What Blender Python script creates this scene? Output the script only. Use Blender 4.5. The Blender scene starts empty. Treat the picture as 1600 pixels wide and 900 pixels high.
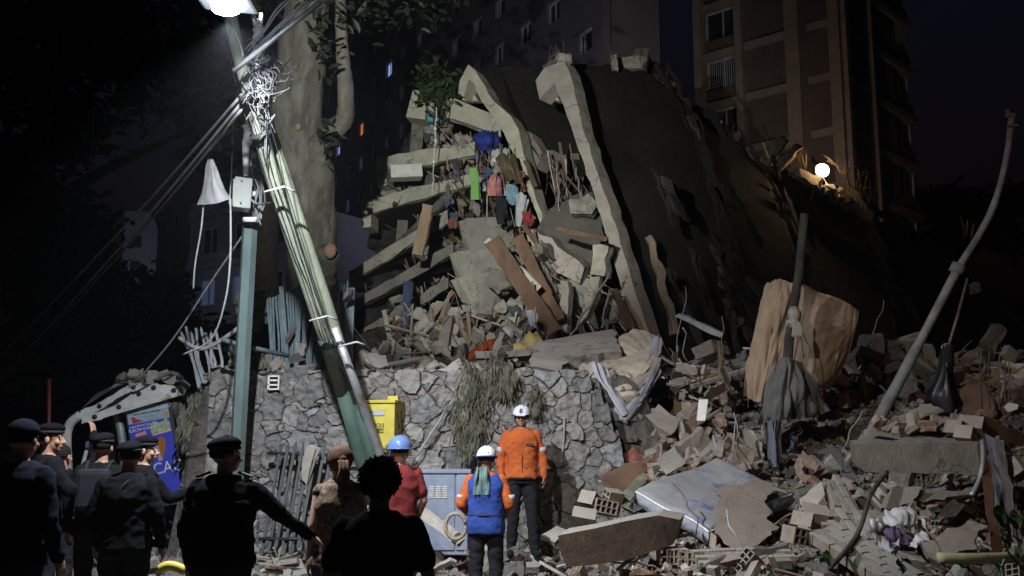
import bpy, bmesh, math, random
import numpy as np
from mathutils import Vector, Matrix, Euler, noise
R = math.radians
random.seed(7)
rng = np.random.default_rng(7)
S = bpy.context.scene
C = S.collection

# ------------------------------------------------------------------ camera
PITCH = R(9.1)
F = 1555.0
cam_d = bpy.data.cameras.new('camera'); cam = bpy.data.objects.new('camera', cam_d); C.objects.link(cam)
cam.location = (0, 0, 1.65); cam.rotation_euler = (R(90) + PITCH, 0, 0)
cam_d.sensor_width = 36; cam_d.lens = 36 * F / 1600; cam_d.clip_end = 2000; cam_d.clip_start = 0.05
S.camera = cam
ct, st = math.cos(PITCH), math.sin(PITCH)
def P(px, py, D):
    """world point seen at that pixel of the 1600x900 photograph, at camera depth D (metres)"""
    a = (px - 800) / F; b = (450 - py) / F
    return Vector((a * D, D * (ct - b * st), 1.65 + D * (st + b * ct)))

# ------------------------------------------------------------------ world, exposure
w = bpy.data.worlds.new('World'); S.world = w; w.use_nodes = True
nt = w.node_tree; nt.nodes.clear()
wo = nt.nodes.new('ShaderNodeOutputWorld'); bg = nt.nodes.new('ShaderNodeBackground')
sky = nt.nodes.new('ShaderNodeTexSky'); sky.sky_type = 'NISHITA'; sky.sun_disc = False
sky.sun_elevation = R(-3.4); sky.sun_rotation = R(200); sky.air_density = 1.0; sky.dust_density = 0.6; sky.ozone_density = 2.0
nt.links.new(sky.outputs[0], bg.inputs[0]); bg.inputs[1].default_value = 0.15
nt.links.new(bg.outputs[0], wo.inputs[0])
S.view_settings.view_transform = 'Standard'; S.view_settings.look = 'None'
S.view_settings.exposure = 0.0; S.view_settings.gamma = 1.0; S.view_settings.use_curve_mapping = False
S.render.engine = 'CYCLES'
S.cycles.use_denoising = True
S.cycles.max_bounces = 4; S.cycles.diffuse_bounces = 3; S.cycles.glossy_bounces = 2; S.cycles.transmission_bounces = 3
S.cycles.sample_clamp_indirect = 3.0
S.cycles.use_adaptive_sampling = True; S.cycles.adaptive_threshold = 0.02

def spot(name, loc, target, power, col, cone=60, blend=0.4, rad=0.12):
    l = bpy.data.lights.new(name, 'SPOT'); l.energy = power; l.color = col; l.spot_size = R(cone); l.spot_blend = blend
    l.shadow_soft_size = rad
    o = bpy.data.objects.new(name, l); C.objects.link(o); o.location = loc
    d = Vector(target) - Vector(loc); o.rotation_euler = d.to_track_quat('-Z', 'Y').to_euler(); return o
def point(name, loc, power, col, rad=0.1):
    l = bpy.data.lights.new(name, 'POINT'); l.energy = power; l.color = col; l.shadow_soft_size = rad
    o = bpy.data.objects.new(name, l); C.objects.link(o); o.location = loc; return o
LAMP = P(354, 10, 8.1)
# lamp head on the leaning pole: bluish white, spills everywhere below it
spot('lamp_head_light', LAMP + Vector((0.0, 0.0, -0.14)), (-1.5, 10.2, 0), 2300, (0.86, 0.92, 1.0), 154, 0.95, 0.035)
point('lamp_spill_light', LAMP + Vector((0.0, -0.05, -0.12)), 16, (0.80, 0.88, 1.0), 0.05)
# rescue floodlights on the same pole height, thrown at the collapsed block
spot('floodlight_on_pole', (-2.35, 7.2, 6.0), P(730, 250, 26), 8200, (0.93, 0.97, 0.90), 46, 0.7, 0.04)
spot('floodlight_on_mast', (-1.9, 3.4, 5.9), P(1130, 640, 13), 1250, (1.0, 0.93, 0.84), 56, 0.5, 0.035)
# the hot work lamp standing on the collapsed roof
WORK = P(1285, 266, 34)
point('work_lamp_light', WORK + Vector((0, -0.24, 0.12)), 45, (1.0, 0.62, 0.30), 0.12)
# sodium street lamp further down the road, low and orange
spot('sodium_street_lamp_light', (11.0, 2.0, 7.5), P(1200, 640, 14), 200, (1.0, 0.42, 0.12), 50, 0.6, 0.15)
# unseen spot added behind the ruin to brighten the brick tower
spot('added_tower_fill', P(1235, 330, 43), P(1290, 90, 57), 900, (1.0, 0.80, 0.64), 130, 0.9, 0.3)
# added spots with no visible lamp: they brighten the far facades
spot('added_block_fill', P(860, 420, 44), P(700, 120, 64), 1500, (0.80, 0.78, 1.0), 120, 0.9, 0.3)
spot('added_pale_house_fill', (-15.5, 36.0, 5.0), P(375, 380, 50), 420, (0.72, 0.80, 1.0), 90, 0.9, 0.3)
spot('added_far_tower_fill', (-30.0, 70.0, 8.0), P(270, 330, 93), 1100, (0.85, 0.82, 1.0), 90, 0.9, 0.3)

point('police_beacon_light', P(-60, 640, 7.0), 2.5, (1.0, 0.05, 0.04), 0.05)   # red beacon just outside the left edge
# ------------------------------------------------------------------ helpers
def smooth(a, b, x):
    t = np.clip((x - a) / (b - a), 0, 1); return t * t * (3 - 2 * t)
DUST = (0.29, 0.27, 0.245)
def mat(name, c1, c2=None, scale=6.0, rough=0.85, bump=0.3, c3=None, spots=0.0, metal=0.0, bscale=None, stretch=(1, 1, 1), crack=0.0, vary=0.0, emit=None, transl=0.0, sheen=0.0, dust=0.0):
    m = bpy.data.materials.new(name); m.use_nodes = True; t = m.node_tree; b = t.nodes['Principled BSDF']
    L = t.links.new; N = t.nodes.new
    b.inputs['Roughness'].default_value = rough; b.inputs['Metallic'].default_value = metal
    b.inputs['Specular IOR Level'].default_value = 0.3
    tc = N('ShaderNodeTexCoord'); mp = N('ShaderNodeMapping'); mp.inputs['Scale'].default_value = stretch
    oi = N('ShaderNodeObjectInfo'); ad = N('ShaderNodeVectorMath'); ad.operation = 'ADD'
    sc = N('ShaderNodeMath'); sc.operation = 'MULTIPLY'; sc.inputs[1].default_value = 37.0
    L(oi.outputs['Random'], sc.inputs[0]); L(tc.outputs['Object'], ad.inputs[0]); L(sc.outputs[0], ad.inputs[1])
    L(ad.outputs[0], mp.inputs[0])
    n1 = N('ShaderNodeTexNoise'); n1.inputs['Scale'].default_value = scale; n1.inputs['Detail'].default_value = 8; n1.inputs['Roughness'].default_value = 0.65
    L(mp.outputs[0], n1.inputs[0])
    r1 = N('ShaderNodeValToRGB'); r1.color_ramp.elements[0].position = 0.36; r1.color_ramp.elements[1].position = 0.64
    c2 = c2 or tuple(x * 0.6 for x in c1)
    r1.color_ramp.elements[0].color = (*c2, 1); r1.color_ramp.elements[1].color = (*c1, 1)
    L(n1.outputs[0], r1.inputs[0]); col = r1.outputs[0]
    if c3 is not None:
        n2 = N('ShaderNodeTexNoise'); n2.inputs['Scale'].default_value = scale * 0.35; n2.inputs['Detail'].default_value = 10; n2.inputs['Roughness'].default_value = 0.7
        L(mp.outputs[0], n2.inputs[0])
        r2 = N('ShaderNodeValToRGB'); r2.color_ramp.elements[0].position = 0.60 - spots; r2.color_ramp.elements[1].position = 0.68 - spots
        L(n2.outputs[0], r2.inputs[0])
        mx = N('ShaderNodeMix'); mx.data_type = 'RGBA'; L(r2.outputs[0], mx.inputs[0]); L(col, mx.inputs[6]); mx.inputs[7].default_value = (*c3, 1)
        col = mx.outputs[2]
    h = None
    if crack > 0:
        nw = N('ShaderNodeTexNoise'); nw.inputs['Scale'].default_value = 2.5; nw.inputs['Detail'].default_value = 6
        L(mp.outputs[0], nw.inputs[0])
        va = N('ShaderNodeVectorMath'); va.operation = 'ADD'; L(mp.outputs[0], va.inputs[0]); L(nw.outputs['Color'], va.inputs[1])
        vo = N('ShaderNodeTexVoronoi'); vo.feature = 'DISTANCE_TO_EDGE'; vo.inputs['Scale'].default_value = crack
        L(va.outputs[0], vo.inputs[0])
        rc = N('ShaderNodeValToRGB'); rc.color_ramp.elements[0].color = (0.12, 0.12, 0.12, 1); rc.color_ramp.elements[0].position = 0.0; rc.color_ramp.elements[1].position = 0.012
        L(vo.outputs['Distance'], rc.inputs[0])
        mx = N('ShaderNodeMix'); mx.data_type = 'RGBA'; mx.blend_type = 'MULTIPLY'; mx.inputs[0].default_value = 0.8; L(col, mx.inputs[6]); L(rc.outputs[0], mx.inputs[7]); col = mx.outputs[2]
    if vary > 0:
        hs = N('ShaderNodeHueSaturation'); ma = N('ShaderNodeMapRange'); ma.inputs[3].default_value = 1 - vary; ma.inputs[4].default_value = 1 + vary
        L(oi.outputs['Random'], ma.inputs[0]); L(ma.outputs[0], hs.inputs['Value']); L(col, hs.inputs['Color']); col = hs.outputs[0]
    if dust > 0:   # settled dust on whatever faces up
        ge = N('ShaderNodeNewGeometry'); sx = N('ShaderNodeSeparateXYZ'); L(ge.outputs['True Normal'], sx.inputs[0]); nd = N('ShaderNodeTexNoise'); nd.inputs['Scale'].default_value = 7; nd.inputs['Detail'].default_value = 9; nd.inputs['Roughness'].default_value = 0.75; L(mp.outputs[0], nd.inputs[0])
        ad2 = N('ShaderNodeMath'); ad2.operation = 'MULTIPLY_ADD'; ad2.inputs[1].default_value = 0.55; L(sx.outputs[2], ad2.inputs[0]); L(nd.outputs[0], ad2.inputs[2])
        rd_ = N('ShaderNodeMapRange'); rd_.inputs[1].default_value = 0.42; rd_.inputs[2].default_value = 0.95; rd_.inputs[4].default_value = dust; L(ad2.outputs[0], rd_.inputs[0])
        mx = N('ShaderNodeMix'); mx.data_type = 'RGBA'; L(rd_.outputs[0], mx.inputs[0]); L(col, mx.inputs[6]); mx.inputs[7].default_value = (*DUST, 1); col = mx.outputs[2]
    L(col, b.inputs['Base Color'])
    if bump > 0:
        n3 = N('ShaderNodeTexNoise'); n3.inputs['Scale'].default_value = bscale or scale * 5; n3.inputs['Detail'].default_value = 8; n3.inputs['Roughness'].default_value = 0.7
        L(mp.outputs[0], n3.inputs[0])
        bp = N('ShaderNodeBump'); bp.inputs['Strength'].default_value = bump; bp.inputs['Distance'].default_value = 0.05
        L(n3.outputs[0], bp.inputs['Height']); L(bp.outputs[0], b.inputs['Normal'])
    if emit:
        b.inputs['Emission Color'].default_value = (*emit[:3], 1); b.inputs['Emission Strength'].default_value = emit[3]
    if sheen: b.inputs['Sheen Weight'].default_value = sheen
    if transl > 0:
        tr = N('ShaderNodeBsdfTranslucent'); L(col, tr.inputs[0]); ms = N('ShaderNodeMixShader'); ms.inputs[0].default_value = transl
        out = t.nodes['Material Output']; L(b.outputs[0], ms.inputs[1]); L(tr.outputs[0], ms.inputs[2]); L(ms.outputs[0], out.inputs[0])
    return m
def attr_mat(name, rough=0.9, bump=0.5, bscale=25, tint=(1, 1, 1)):
    """base colour from the mesh's own per-stone colour attribute, broken up by noise"""
    m = mat(name, (1, 1, 1), (0.62, 0.60, 0.58), scale=9, rough=rough, bump=bump, bscale=bscale)
    t = m.node_tree; b = t.nodes['Principled BSDF']; src = b.inputs['Base Color'].links[0].from_socket
    a = t.nodes.new('ShaderNodeAttribute'); a.attribute_name = 'Col'
    mx = t.nodes.new('ShaderNodeMix'); mx.data_type = 'RGBA'; mx.blend_type = 'MULTIPLY'; mx.inputs[0].default_value = 1
    t.links.new(a.outputs['Color'], mx.inputs[6]); t.links.new(src, mx.inputs[7]); t.links.new(mx.outputs[2], b.inputs['Base Color'])
    return m

class MB:
    def __init__(s): s.v = []; s.f = []; s.m = []; s.sm = []; s.cols = None
    def add(s, vs, fs, mi=0, sm=False):
        n = len(s.v); s.v.extend([tuple(v) for v in vs])
        for f in fs: s.f.append(tuple(i + n for i in f)); s.m.append(mi); s.sm.append(sm)
        return s
    def box(s, c, size, rot=None, mi=0, bev=0.0):
        hx, hy, hz = [x / 2 for x in size]; M = rot if rot is not None else Matrix.Identity(3); c = Vector(c)
        if bev <= 0:
            vs = [c + M @ Vector((x, y, z)) for x in (-hx, hx) for y in (-hy, hy) for z in (-hz, hz)]
            fs = [(0, 1, 3, 2), (4, 6, 7, 5), (0, 4, 5, 1), (2, 3, 7, 6), (0, 2, 6, 4), (1, 5, 7, 3)]
            return s.add(vs, fs, mi)
        bm = bmesh.new(); bmesh.ops.create_cube(bm, size=1.0)
        for v in bm.verts: v.co = Vector((v.co.x * size[0], v.co.y * size[1], v.co.z * size[2]))
        bmesh.ops.bevel(bm, geom=bm.edges[:], offset=bev, segments=2, affect='EDGES', profile=0.6)
        vs = [c + M @ v.co for v in bm.verts]; fs = [tuple(v.index for v in f.verts) for f in bm.faces]; bm.free()
        return s.add(vs, fs, mi, False)
    def tube(s, pts, r, n=8, mi=0, cap=True, sm=True, ry=None):
        pts = [Vector(p) for p in pts]; k = len(pts)
        rs = r if isinstance(r, (list, tuple)) else [r] * k
        vs = []; prev = None
        for i, p in enumerate(pts):
            t = (pts[min(i + 1, k - 1)] - pts[max(i - 1, 0)]).normalized()
            if prev is None:
                up = Vector((0, 0, 1)) if abs(t.z) < 0.9 else Vector((0, 1, 0)); x = t.cross(up).normalized()
            else:
                x = (prev - t * prev.dot(t)).normalized()
            prev = x; y = t.cross(x)
            for j in range(n):
                a = 2 * math.pi * j / n
                vs.append(p + x * rs[i] * math.cos(a) + y * (rs[i] if ry is None else ry) * math.sin(a))
        fs = [(i * n + j, i * n + (j + 1) % n, (i + 1) * n + (j + 1) % n, (i + 1) * n + j) for i in range(k - 1) for j in range(n)]
        if cap: fs += [tuple(range(n))[::-1], tuple((k - 1) * n + j for j in range(n))]
        return s.add(vs, fs, mi, sm)
    def ball(s, c, r, n=10, mi=0, rot=None, fn=None):
        r = (r, r, r) if not isinstance(r, (tuple, list)) else r; c = Vector(c); M = rot if rot is not None else Matrix.Identity(3)
        vs = []; m = 2 * n
        for i in range(n + 1):
            th = math.pi * i / n
            for j in range(m):
                ph = 2 * math.pi * j / m
                d = Vector((math.sin(th) * math.cos(ph), math.sin(th) * math.sin(ph), math.cos(th)))
                k = fn(d) if fn else 1.0
                vs.append(c + M @ Vector((d.x * r[0] * k, d.y * r[1] * k, d.z * r[2] * k)))
        fs = [(i * m + j, (i + 1) * m + j, (i + 1) * m + (j + 1) % m, i * m + (j + 1) % m) for i in range(n) for j in range(m)]
        return s.add(vs, fs, mi, True)
    def grid(s, pts, mi=0, sm=True):
        r = len(pts); c = len(pts[0]); vs = [p for row in pts for p in row]
        fs = [(i * c + j, i * c + j + 1, (i + 1) * c + j + 1, (i + 1) * c + j) for i in range(r - 1) for j in range(c - 1)]
        return s.add(vs, fs, mi, sm)
    def slab(s, pts, ext, jag=0.0, step=0.15, mi=0, rows=2, edge_mi=None, seed=1, sides=None):
        """polygon of world points extruded by the vector ext, its rim broken up by jag; sides: indices of polygon edges that are jagged (None: all)"""
        rd = random.Random(seed); pts = [Vector(p) for p in pts]; ext = Vector(ext); out = []
        nrm = Vector((0, 0, 0)); k = len(pts)
        for i in range(k): nrm += pts[i].cross(pts[(i + 1) % k])
        nrm.normalize()
        for i in range(k):
            a, b = pts[i], pts[(i + 1) % k]; L = (b - a).length; q = max(1, int(L / step))
            jg = jag if (sides is None or i in sides) else jag * 0.1
            e = (b - a).normalized(); side = nrm.cross(e)
            for j in range(q):
                t = j / q; p = a.lerp(b, t)
                if j > 0 or sides is None: p = p + side * rd.gauss(0, 1) * jg + e * rd.uniform(-.3, .3) * jg
                out.append(p)
        n = len(out); vs = []; el = ext.normalized()
        for r_ in range(rows + 1):
            t = r_ / rows
            for p in out:
                q = p + ext * t
                if 0 < r_ < rows and jag > 0: q = q + Vector((rd.gauss(0, 1), rd.gauss(0, 1), rd.gauss(0, 1))) * jag * 0.5
                elif r_ == rows and jag > 0: q = q + (Vector((rd.gauss(0, 1), rd.gauss(0, 1), rd.gauss(0, 1))) * jag * 0.6)
                vs.append(q)
        bm = bmesh.new(); bv = [bm.verts.new(v) for v in vs]
        f0 = bm.faces.new(bv[:n]); f1 = bm.faces.new(bv[-n:][::-1])
        for r_ in range(rows):
            for j in range(n):
                f = bm.faces.new((bv[r_ * n + (j + 1) % n], bv[r_ * n + j], bv[(r_ + 1) * n + j], bv[(r_ + 1) * n + (j + 1) % n])); f.material_index = 1
        f0.material_index = 0; f1.material_index = 0
        bmesh.ops.triangulate(bm, faces=[f0, f1])
        bmesh.ops.recalc_face_normals(bm, faces=bm.faces[:])
        bm.verts.index_update()
        n0 = len(s.v); s.v.extend([tuple(v.co) for v in bm.verts])
        for f in bm.faces:
            s.f.append(tuple(v.index + n0 for v in f.verts)); s.m.append(mi if (f.material_index == 0 or edge_mi is None) else edge_mi); s.sm.append(False)
        bm.free(); return s
    def chunk(s, c, size, seed=0, mi=0, cuts=2, amp=0.22, rot=None):
        rd = random.Random(seed); bm = bmesh.new(); bmesh.ops.create_cube(bm, size=1.0)
        bmesh.ops.subdivide_edges(bm, edges=bm.edges[:], cuts=cuts, use_grid_fill=True)
        o = Vector((rd.uniform(0, 50), rd.uniform(0, 50), rd.uniform(0, 50)))
        for v in bm.verts:
            d = v.co.copy(); v.co += noise.noise_vector(d * 1.3 + o) * amp + noise.noise_vector(d * 4 + o) * amp * 0.35
            v.co = Vector((v.co.x * size[0], v.co.y * size[1], v.co.z * size[2]))
        M = rot if rot is not None else Euler((rd.uniform(-3, 3), rd.uniform(-3, 3), rd.uniform(-3, 3))).to_matrix()
        vs = [Vector(c) + M @ v.co for v in bm.verts]; fs = [tuple(v.index for v in f.verts) for f in bm.faces]; bm.free()
        return s.add(vs, fs, mi)

def tag(o, label=None, cat=None, group=None, kind=None):
    if label: o['label'] = label
    if cat: o['category'] = cat
    if group: o['group'] = group
    if kind: o['kind'] = kind
    return o
def wloc(o):
    l = Vector((0, 0, 0))
    while o is not None: l = l + o.location; o = o.parent
    return l
def build(name, mb, m, parent=None, origin=None, local=False):
    """links an MB (world coordinates unless local) as ONE mesh object with its origin at the middle of its base"""
    V = np.array(mb.v, dtype=float)
    if local: o0 = Vector((0, 0, 0))
    elif origin is not None: o0 = Vector(origin)
    else: o0 = Vector(((V[:, 0].min() + V[:, 0].max()) / 2, (V[:, 1].min() + V[:, 1].max()) / 2, V[:, 2].min()))
    V = V - np.array(o0)
    me = bpy.data.meshes.new(name); me.from_pydata([tuple(v) for v in V], [], mb.f)
    ms = m if isinstance(m, (list, tuple)) else [m]
    for x in ms: me.materials.append(x)
    me.polygons.foreach_set('material_index', mb.m); me.polygons.foreach_set('use_smooth', mb.sm); me.update()
    if mb.cols is not None:
        ca = me.color_attributes.new('Col', 'FLOAT_COLOR', 'POINT')
        ca.data.foreach_set('color', np.array(mb.cols, dtype=np.float32).ravel())
    o = bpy.data.objects.new(name, me); C.objects.link(o)
    if parent is not None:
        o.parent = parent; o.location = (0, 0, 0) if local else o0 - wloc(parent)
    else: o.location = o0
    return o
def thing(name, loc, label, cat, group=None, rz=0.0):
    o = bpy.data.objects.new(name, None); C.objects.link(o); o.location = loc; o.rotation_euler.z = rz; o.empty_display_size = 0.2
    return tag(o, label, cat, group)
def copy_tree(o, parent=None):
    c = o.copy(); C.objects.link(c); c.parent = parent
    for ch in list(o.children): copy_tree(ch, c)
    return c
def catmull(p, n):
    p = [Vector(q) for q in p]; k = len(p); out = []
    for i in range(k - 1):
        p0 = p[max(i - 1, 0)]; p1 = p[i]; p2 = p[i + 1]; p3 = p[min(i + 2, k - 1)]
        for j in range(n):
            t = j / n
            out.append(0.5 * ((2 * p1) + (-p0 + p2) * t + (2 * p0 - 5 * p1 + 4 * p2 - p3) * t * t + (-p0 + 3 * p1 - 3 * p2 + p3) * t ** 3))
    out.append(p[-1]); return out
def cloth(rows, nu=6, nv=6, fold=0.03, freq=9.0, seed=1, thick=0.006, fine=0.01, along='v', foldfn=None, extra=None):
    """a sheet through rows of world points, folds run down it; has real thickness"""
    rr = [catmull(r, nu) for r in rows]; cols = [catmull([r[i] for r in rr], nv) for i in range(len(rr[0]))]
    nc = len(cols); nr = len(cols[0]); pts = [[cols[i][j] for i in range(nc)] for j in range(nr)]
    o = Vector((seed * 3.7, seed * 1.3, 0)); out = []
    for j in range(nr):
        row = []
        for i in range(nc):
            p = pts[j][i]; a = pts[j][min(i + 1, nc - 1)] - pts[j][max(i - 1, 0)]; b = pts[min(j + 1, nr - 1)][i] - pts[max(j - 1, 0)][i]
            n = a.cross(b)
            n = n.normalized() if n.length > 1e-9 else Vector((0, -1, 0))
            u = i / (nc - 1); v = j / (nr - 1); s_, t_ = (u, v) if along == 'v' else (v, u)
            wv = noise.noise(Vector((s_ * freq, t_ * freq * 0.16, 0)) + o) + 0.5 * noise.noise(Vector((s_ * freq * 2.3, t_ * freq * 0.3, 4)) + o)
            k = foldfn(u, v) if foldfn else 1.0
            row.append(p + n * (wv * fold * 2 * k + noise.noise(p * 9 + o) * fine + (extra(u, v) if extra else 0.0)))
        out.append(row)
    mb = MB(); back = []
    for j in range(nr):
        row = []
        for i in range(nc):
            p = out[j][i]; a = out[j][min(i + 1, nc - 1)] - out[j][max(i - 1, 0)]; b = out[min(j + 1, nr - 1)][i] - out[max(j - 1, 0)][i]
            n = a.cross(b); n = n.normalized() if n.length > 1e-9 else Vector((0, -1, 0)); row.append(p - n * thick)
        back.append(row)
    mb.grid(out); mb.grid([r[::-1] for r in back])
    def rim(l1, l2): mb.add(l1 + l2, [(i, i + 1, len(l1) + i + 1, len(l1) + i) for i in range(len(l1) - 1)])
    rim(out[0], back[0]); rim(out[-1], back[-1]); rim([r[0] for r in out], [r[0] for r in back]); rim([r[-1] for r in out], [r[-1] for r in back])
    return mb
def jit(p, a, rd=random): return Vector(p) + Vector((rd.uniform(-a, a), rd.uniform(-a, a), rd.uniform(-a, a)))
def sag(a, b, s=0.3, n=14, wob=0.0, rd=random):
    a, b = Vector(a), Vector(b); out = []
    for i in range(n + 1):
        t = i / n; p = a.lerp(b, t); p.z -= s * 4 * t * (1 - t)
        if wob and 0 < i < n: p = jit(p, wob, rd)
        out.append(p)
    return out

# ------------------------------------------------------------------ materials
M = {}
M['ground'] = mat('dusty_asphalt', (0.10, 0.095, 0.085), (0.045, 0.043, 0.042), 1.5, 0.95, 0.5, (0.17, 0.155, 0.135), 0.08, bscale=18)
M['rubble'] = mat('rubble_dirt', (0.15, 0.135, 0.118), (0.055, 0.048, 0.042), 5.0, 0.95, 1.0, (0.13, 0.085, 0.062), 0.02, bscale=22, dust=.4)
M['conc'] = mat('concrete', (0.36, 0.34, 0.30), (0.24, 0.22, 0.19), 2.5, 0.9, 0.35, (0.17, 0.15, 0.13), 0.02, bscale=30, vary=0.15, dust=.5, crack=.8)
M['conc_d'] = mat('weathered_concrete', (0.20, 0.18, 0.155), (0.11, 0.098, 0.085), 2.2, 0.92, 0.5, (0.07, 0.062, 0.055), 0.04, bscale=26, vary=0.12, dust=.35, crack=.7)
M['conc_broken'] = mat('broken_concrete', (0.27, 0.245, 0.21), (0.12, 0.105, 0.09), 9, 0.95, 1.0, (0.20, 0.14, 0.10), 0.0, bscale=30, dust=.8, vary=.35)
M['cream'] = mat('cream_render', (0.52, 0.50, 0.41), (0.38, 0.36, 0.29), 2, 0.85, 0.25, (0.22, 0.20, 0.17), 0.0, bscale=40, crack=.6)
M['pink'] = mat('pinkish_render', (0.44, 0.39, 0.345), (0.33, 0.285, 0.25), 2, 0.88, 0.3, (0.22, 0.18, 0.155), 0.02, bscale=36, crack=.6)
M['slabdark'] = mat('dark_screed_soffit_shade', (0.040, 0.035, 0.031), (0.024, 0.021, 0.019), 0.9, 0.97, 0.5, (0.015, 0.013, 0.012), 0.03, bscale=14, crack=.35)  # balcony floor slabs wear it too, to paint soffit shade
M['core'] = mat('dirt_gap_shade', (0.060, 0.054, 0.048), (0.028, 0.025, 0.023), 5, .95, 1.0, bscale=20)  # darkened dirt, shade between the floors put into its colour
M['slab_edge'] = mat('screed_edge_light', (0.10, 0.09, 0.08), (0.05, 0.045, 0.04), 5, .95, .8)  # lighter copy of the screed, paints light catching on slab edges
M['brick'] = mat('terracotta', (0.27, 0.145, 0.095), (0.18, 0.095, 0.065), 8, 0.9, 0.5, (0.30, 0.25, 0.20), 0.08, vary=0.2, dust=.7)
M['claytan'] = mat('dusty_clay', (0.31, 0.26, 0.205), (0.22, 0.175, 0.135), 8, 0.9, 0.5, (0.22, 0.15, 0.11), 0.0, vary=0.35, dust=.8)
M['wood'] = mat('splintered_wood', (0.27, 0.19, 0.125), (0.15, 0.10, 0.065), 3, 0.8, 0.4, (0.10, 0.065, 0.045), 0.0, stretch=(1, 1, 0.2), vary=0.3, bscale=20, dust=.5)
M['wood_d'] = mat('dark_wood', (0.16, 0.095, 0.060), (0.085, 0.050, 0.034), 3, 0.65, 0.3, stretch=(1, 1, 0.2), vary=0.2)
M['pale'] = mat('pale_board', (0.50, 0.455, 0.385), (0.34, 0.305, 0.25), 5, 0.8, 0.3, (0.28, 0.24, 0.20), 0.04, vary=0.35, dust=.6)
M['white'] = mat('white_paint', (0.74, 0.74, 0.72), (0.60, 0.59, 0.56), 5, 0.6, 0.12, (0.38, 0.36, 0.32), -0.03, vary=0.08)
M['metal'] = mat('galvanised_steel', (0.42, 0.44, 0.45), (0.28, 0.29, 0.29), 6, 0.45, 0.15, (0.20, 0.14, 0.10), -0.02, metal=0.6)
M['rod'] = mat('rusty_rod', (0.24, 0.17, 0.12), (0.12, 0.08, 0.06), 12, 0.8, 0.3, metal=0.3)
M['dark'] = mat('dark_plastic', (0.03, 0.03, 0.032), (0.02, 0.02, 0.02), 5, 0.5, 0.1)
M['cable'] = mat('cable_rubber', (0.035, 0.035, 0.04), (0.02, 0.02, 0.022), 5, 0.45, 0.0)
M['cable_pale'] = mat('pale_cable', (0.34, 0.34, 0.34), (0.24, 0.24, 0.24), 5, 0.5, 0.0)
M['bark_dark'] = mat('dark_bark', (0.045, 0.038, 0.032), (0.022, 0.019, 0.016), 6, .95, .8)
M['pole_grey'] = mat('weathered_grey_pole', (0.20, 0.20, 0.20), (0.11, 0.11, 0.11), 5, .7, .3, (.07, .06, .05), .0)
M['leaf'] = mat('leaf', (0.060, 0.11, 0.032), (0.032, 0.065, 0.02), 3, 0.6, 0.0, vary=0.3, transl=0.25)
M['leaf_dusty'] = mat('dusty_leaf', (0.19, 0.185, 0.135), (0.08, 0.082, 0.055), 6, 0.8, 0.0, (0.30, 0.26, 0.20), 0.06, transl=0.15)
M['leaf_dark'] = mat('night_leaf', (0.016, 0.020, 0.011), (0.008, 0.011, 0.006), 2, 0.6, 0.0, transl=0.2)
M['bark'] = mat('smooth_bark', (0.10, 0.092, 0.080), (0.040, 0.037, 0.032), 4.0, 0.9, 1.0, (0.035, 0.032, 0.027), 0.06, bscale=7, stretch=(1, 1, .4))
M['glass'] = mat('window_glass', (0.03, 0.035, 0.045), (0.02, 0.022, 0.03), 1, 0.15, 0.0)
# ================================================================== GROUND
def prof(y):
    return np.interp(y, [4.5, 7, 9, 11, 13, 14.2, 17, 22, 30, 42, 60], [0, 0.30, 0.52, 0.75, 1.35, 2.0, 2.75, 3.5, 4.3, 3.0, 0])
def Hs(x, y):
    right = smooth(0.1, 2.0, x - 0.12 * (y - 11)) * (1 - smooth(17, 24, x))
    h = prof(y) * right
    ter = smooth(13.25, 13.45, y) * smooth(-4.65, -4.1, x) * (1 - smooth(1.6, 2.6, x))
    th = np.interp(y, [13, 15, 20, 26, 34, 45, 60], [2.55, 2.7, 3.35, 4.2, 4.5, 3.0, 0])
    h = np.maximum(h, th * ter)
    near = smooth(9.5, 12.8, y) * smooth(-7.5, -3, x) * (1 - smooth(12.9, 13.5, y)) * 0.22
    return np.maximum(h, near)
def H(x, y): return float(Hs(np.float64(x), np.float64(y))) + hn(x, y)
def hn(x, y):
    k = 0.35 if (x < 0.2 and y < 13) else 1.0
    return k * (noise.noise(Vector((x * 1.1, y * 1.1, 3))) * 0.16 + noise.noise(Vector((x * 3.1, y * 3.1, 7))) * 0.07)
def make_ground():
    xs = np.concatenate([[-420, -120, -40, -20, -12], np.arange(-9, 12, 0.14), np.arange(12.3, 30, 0.6), [40, 80, 200, 420]])
    ys = np.concatenate([[-60, -15, -4, 0, 2, 3], np.arange(3.5, 26, 0.14), np.arange(26.5, 62, 0.8), [80, 150, 420]])
    X, Y = np.meshgrid(xs, ys); Z = Hs(X, Y)
    mb = MB(); rows = []
    for j in range(len(ys)):
        row = []
        for i in range(len(xs)):
            z = Z[j, i]
            if -9 <= xs[i] <= 30 and 3.4 <= ys[j] <= 62:
                z += hn(xs[i], ys[j]) * (1.0 if z > 0.02 else 0.15) + (noise.noise(Vector((xs[i] * 8, ys[j] * 8, 1))) * 0.035 if z > .1 else 0)
            row.append((xs[i], ys[j], z))
        rows.append(row)
    mb.grid(rows, 0, False)
    # rubble earth where it is raised, asphalt elsewhere
    for k, f in enumerate(mb.f):
        z = sum(mb.v[i][2] for i in f) / 4
        if z > 0.12: mb.m[k] = 1
    me = build('ground', mb, [M['ground'], M['rubble']], origin=(0, 0, 0)); tag(me, 'dusty street and the slope of earth and rubble', kind='structure'); return me
make_ground()

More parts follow.
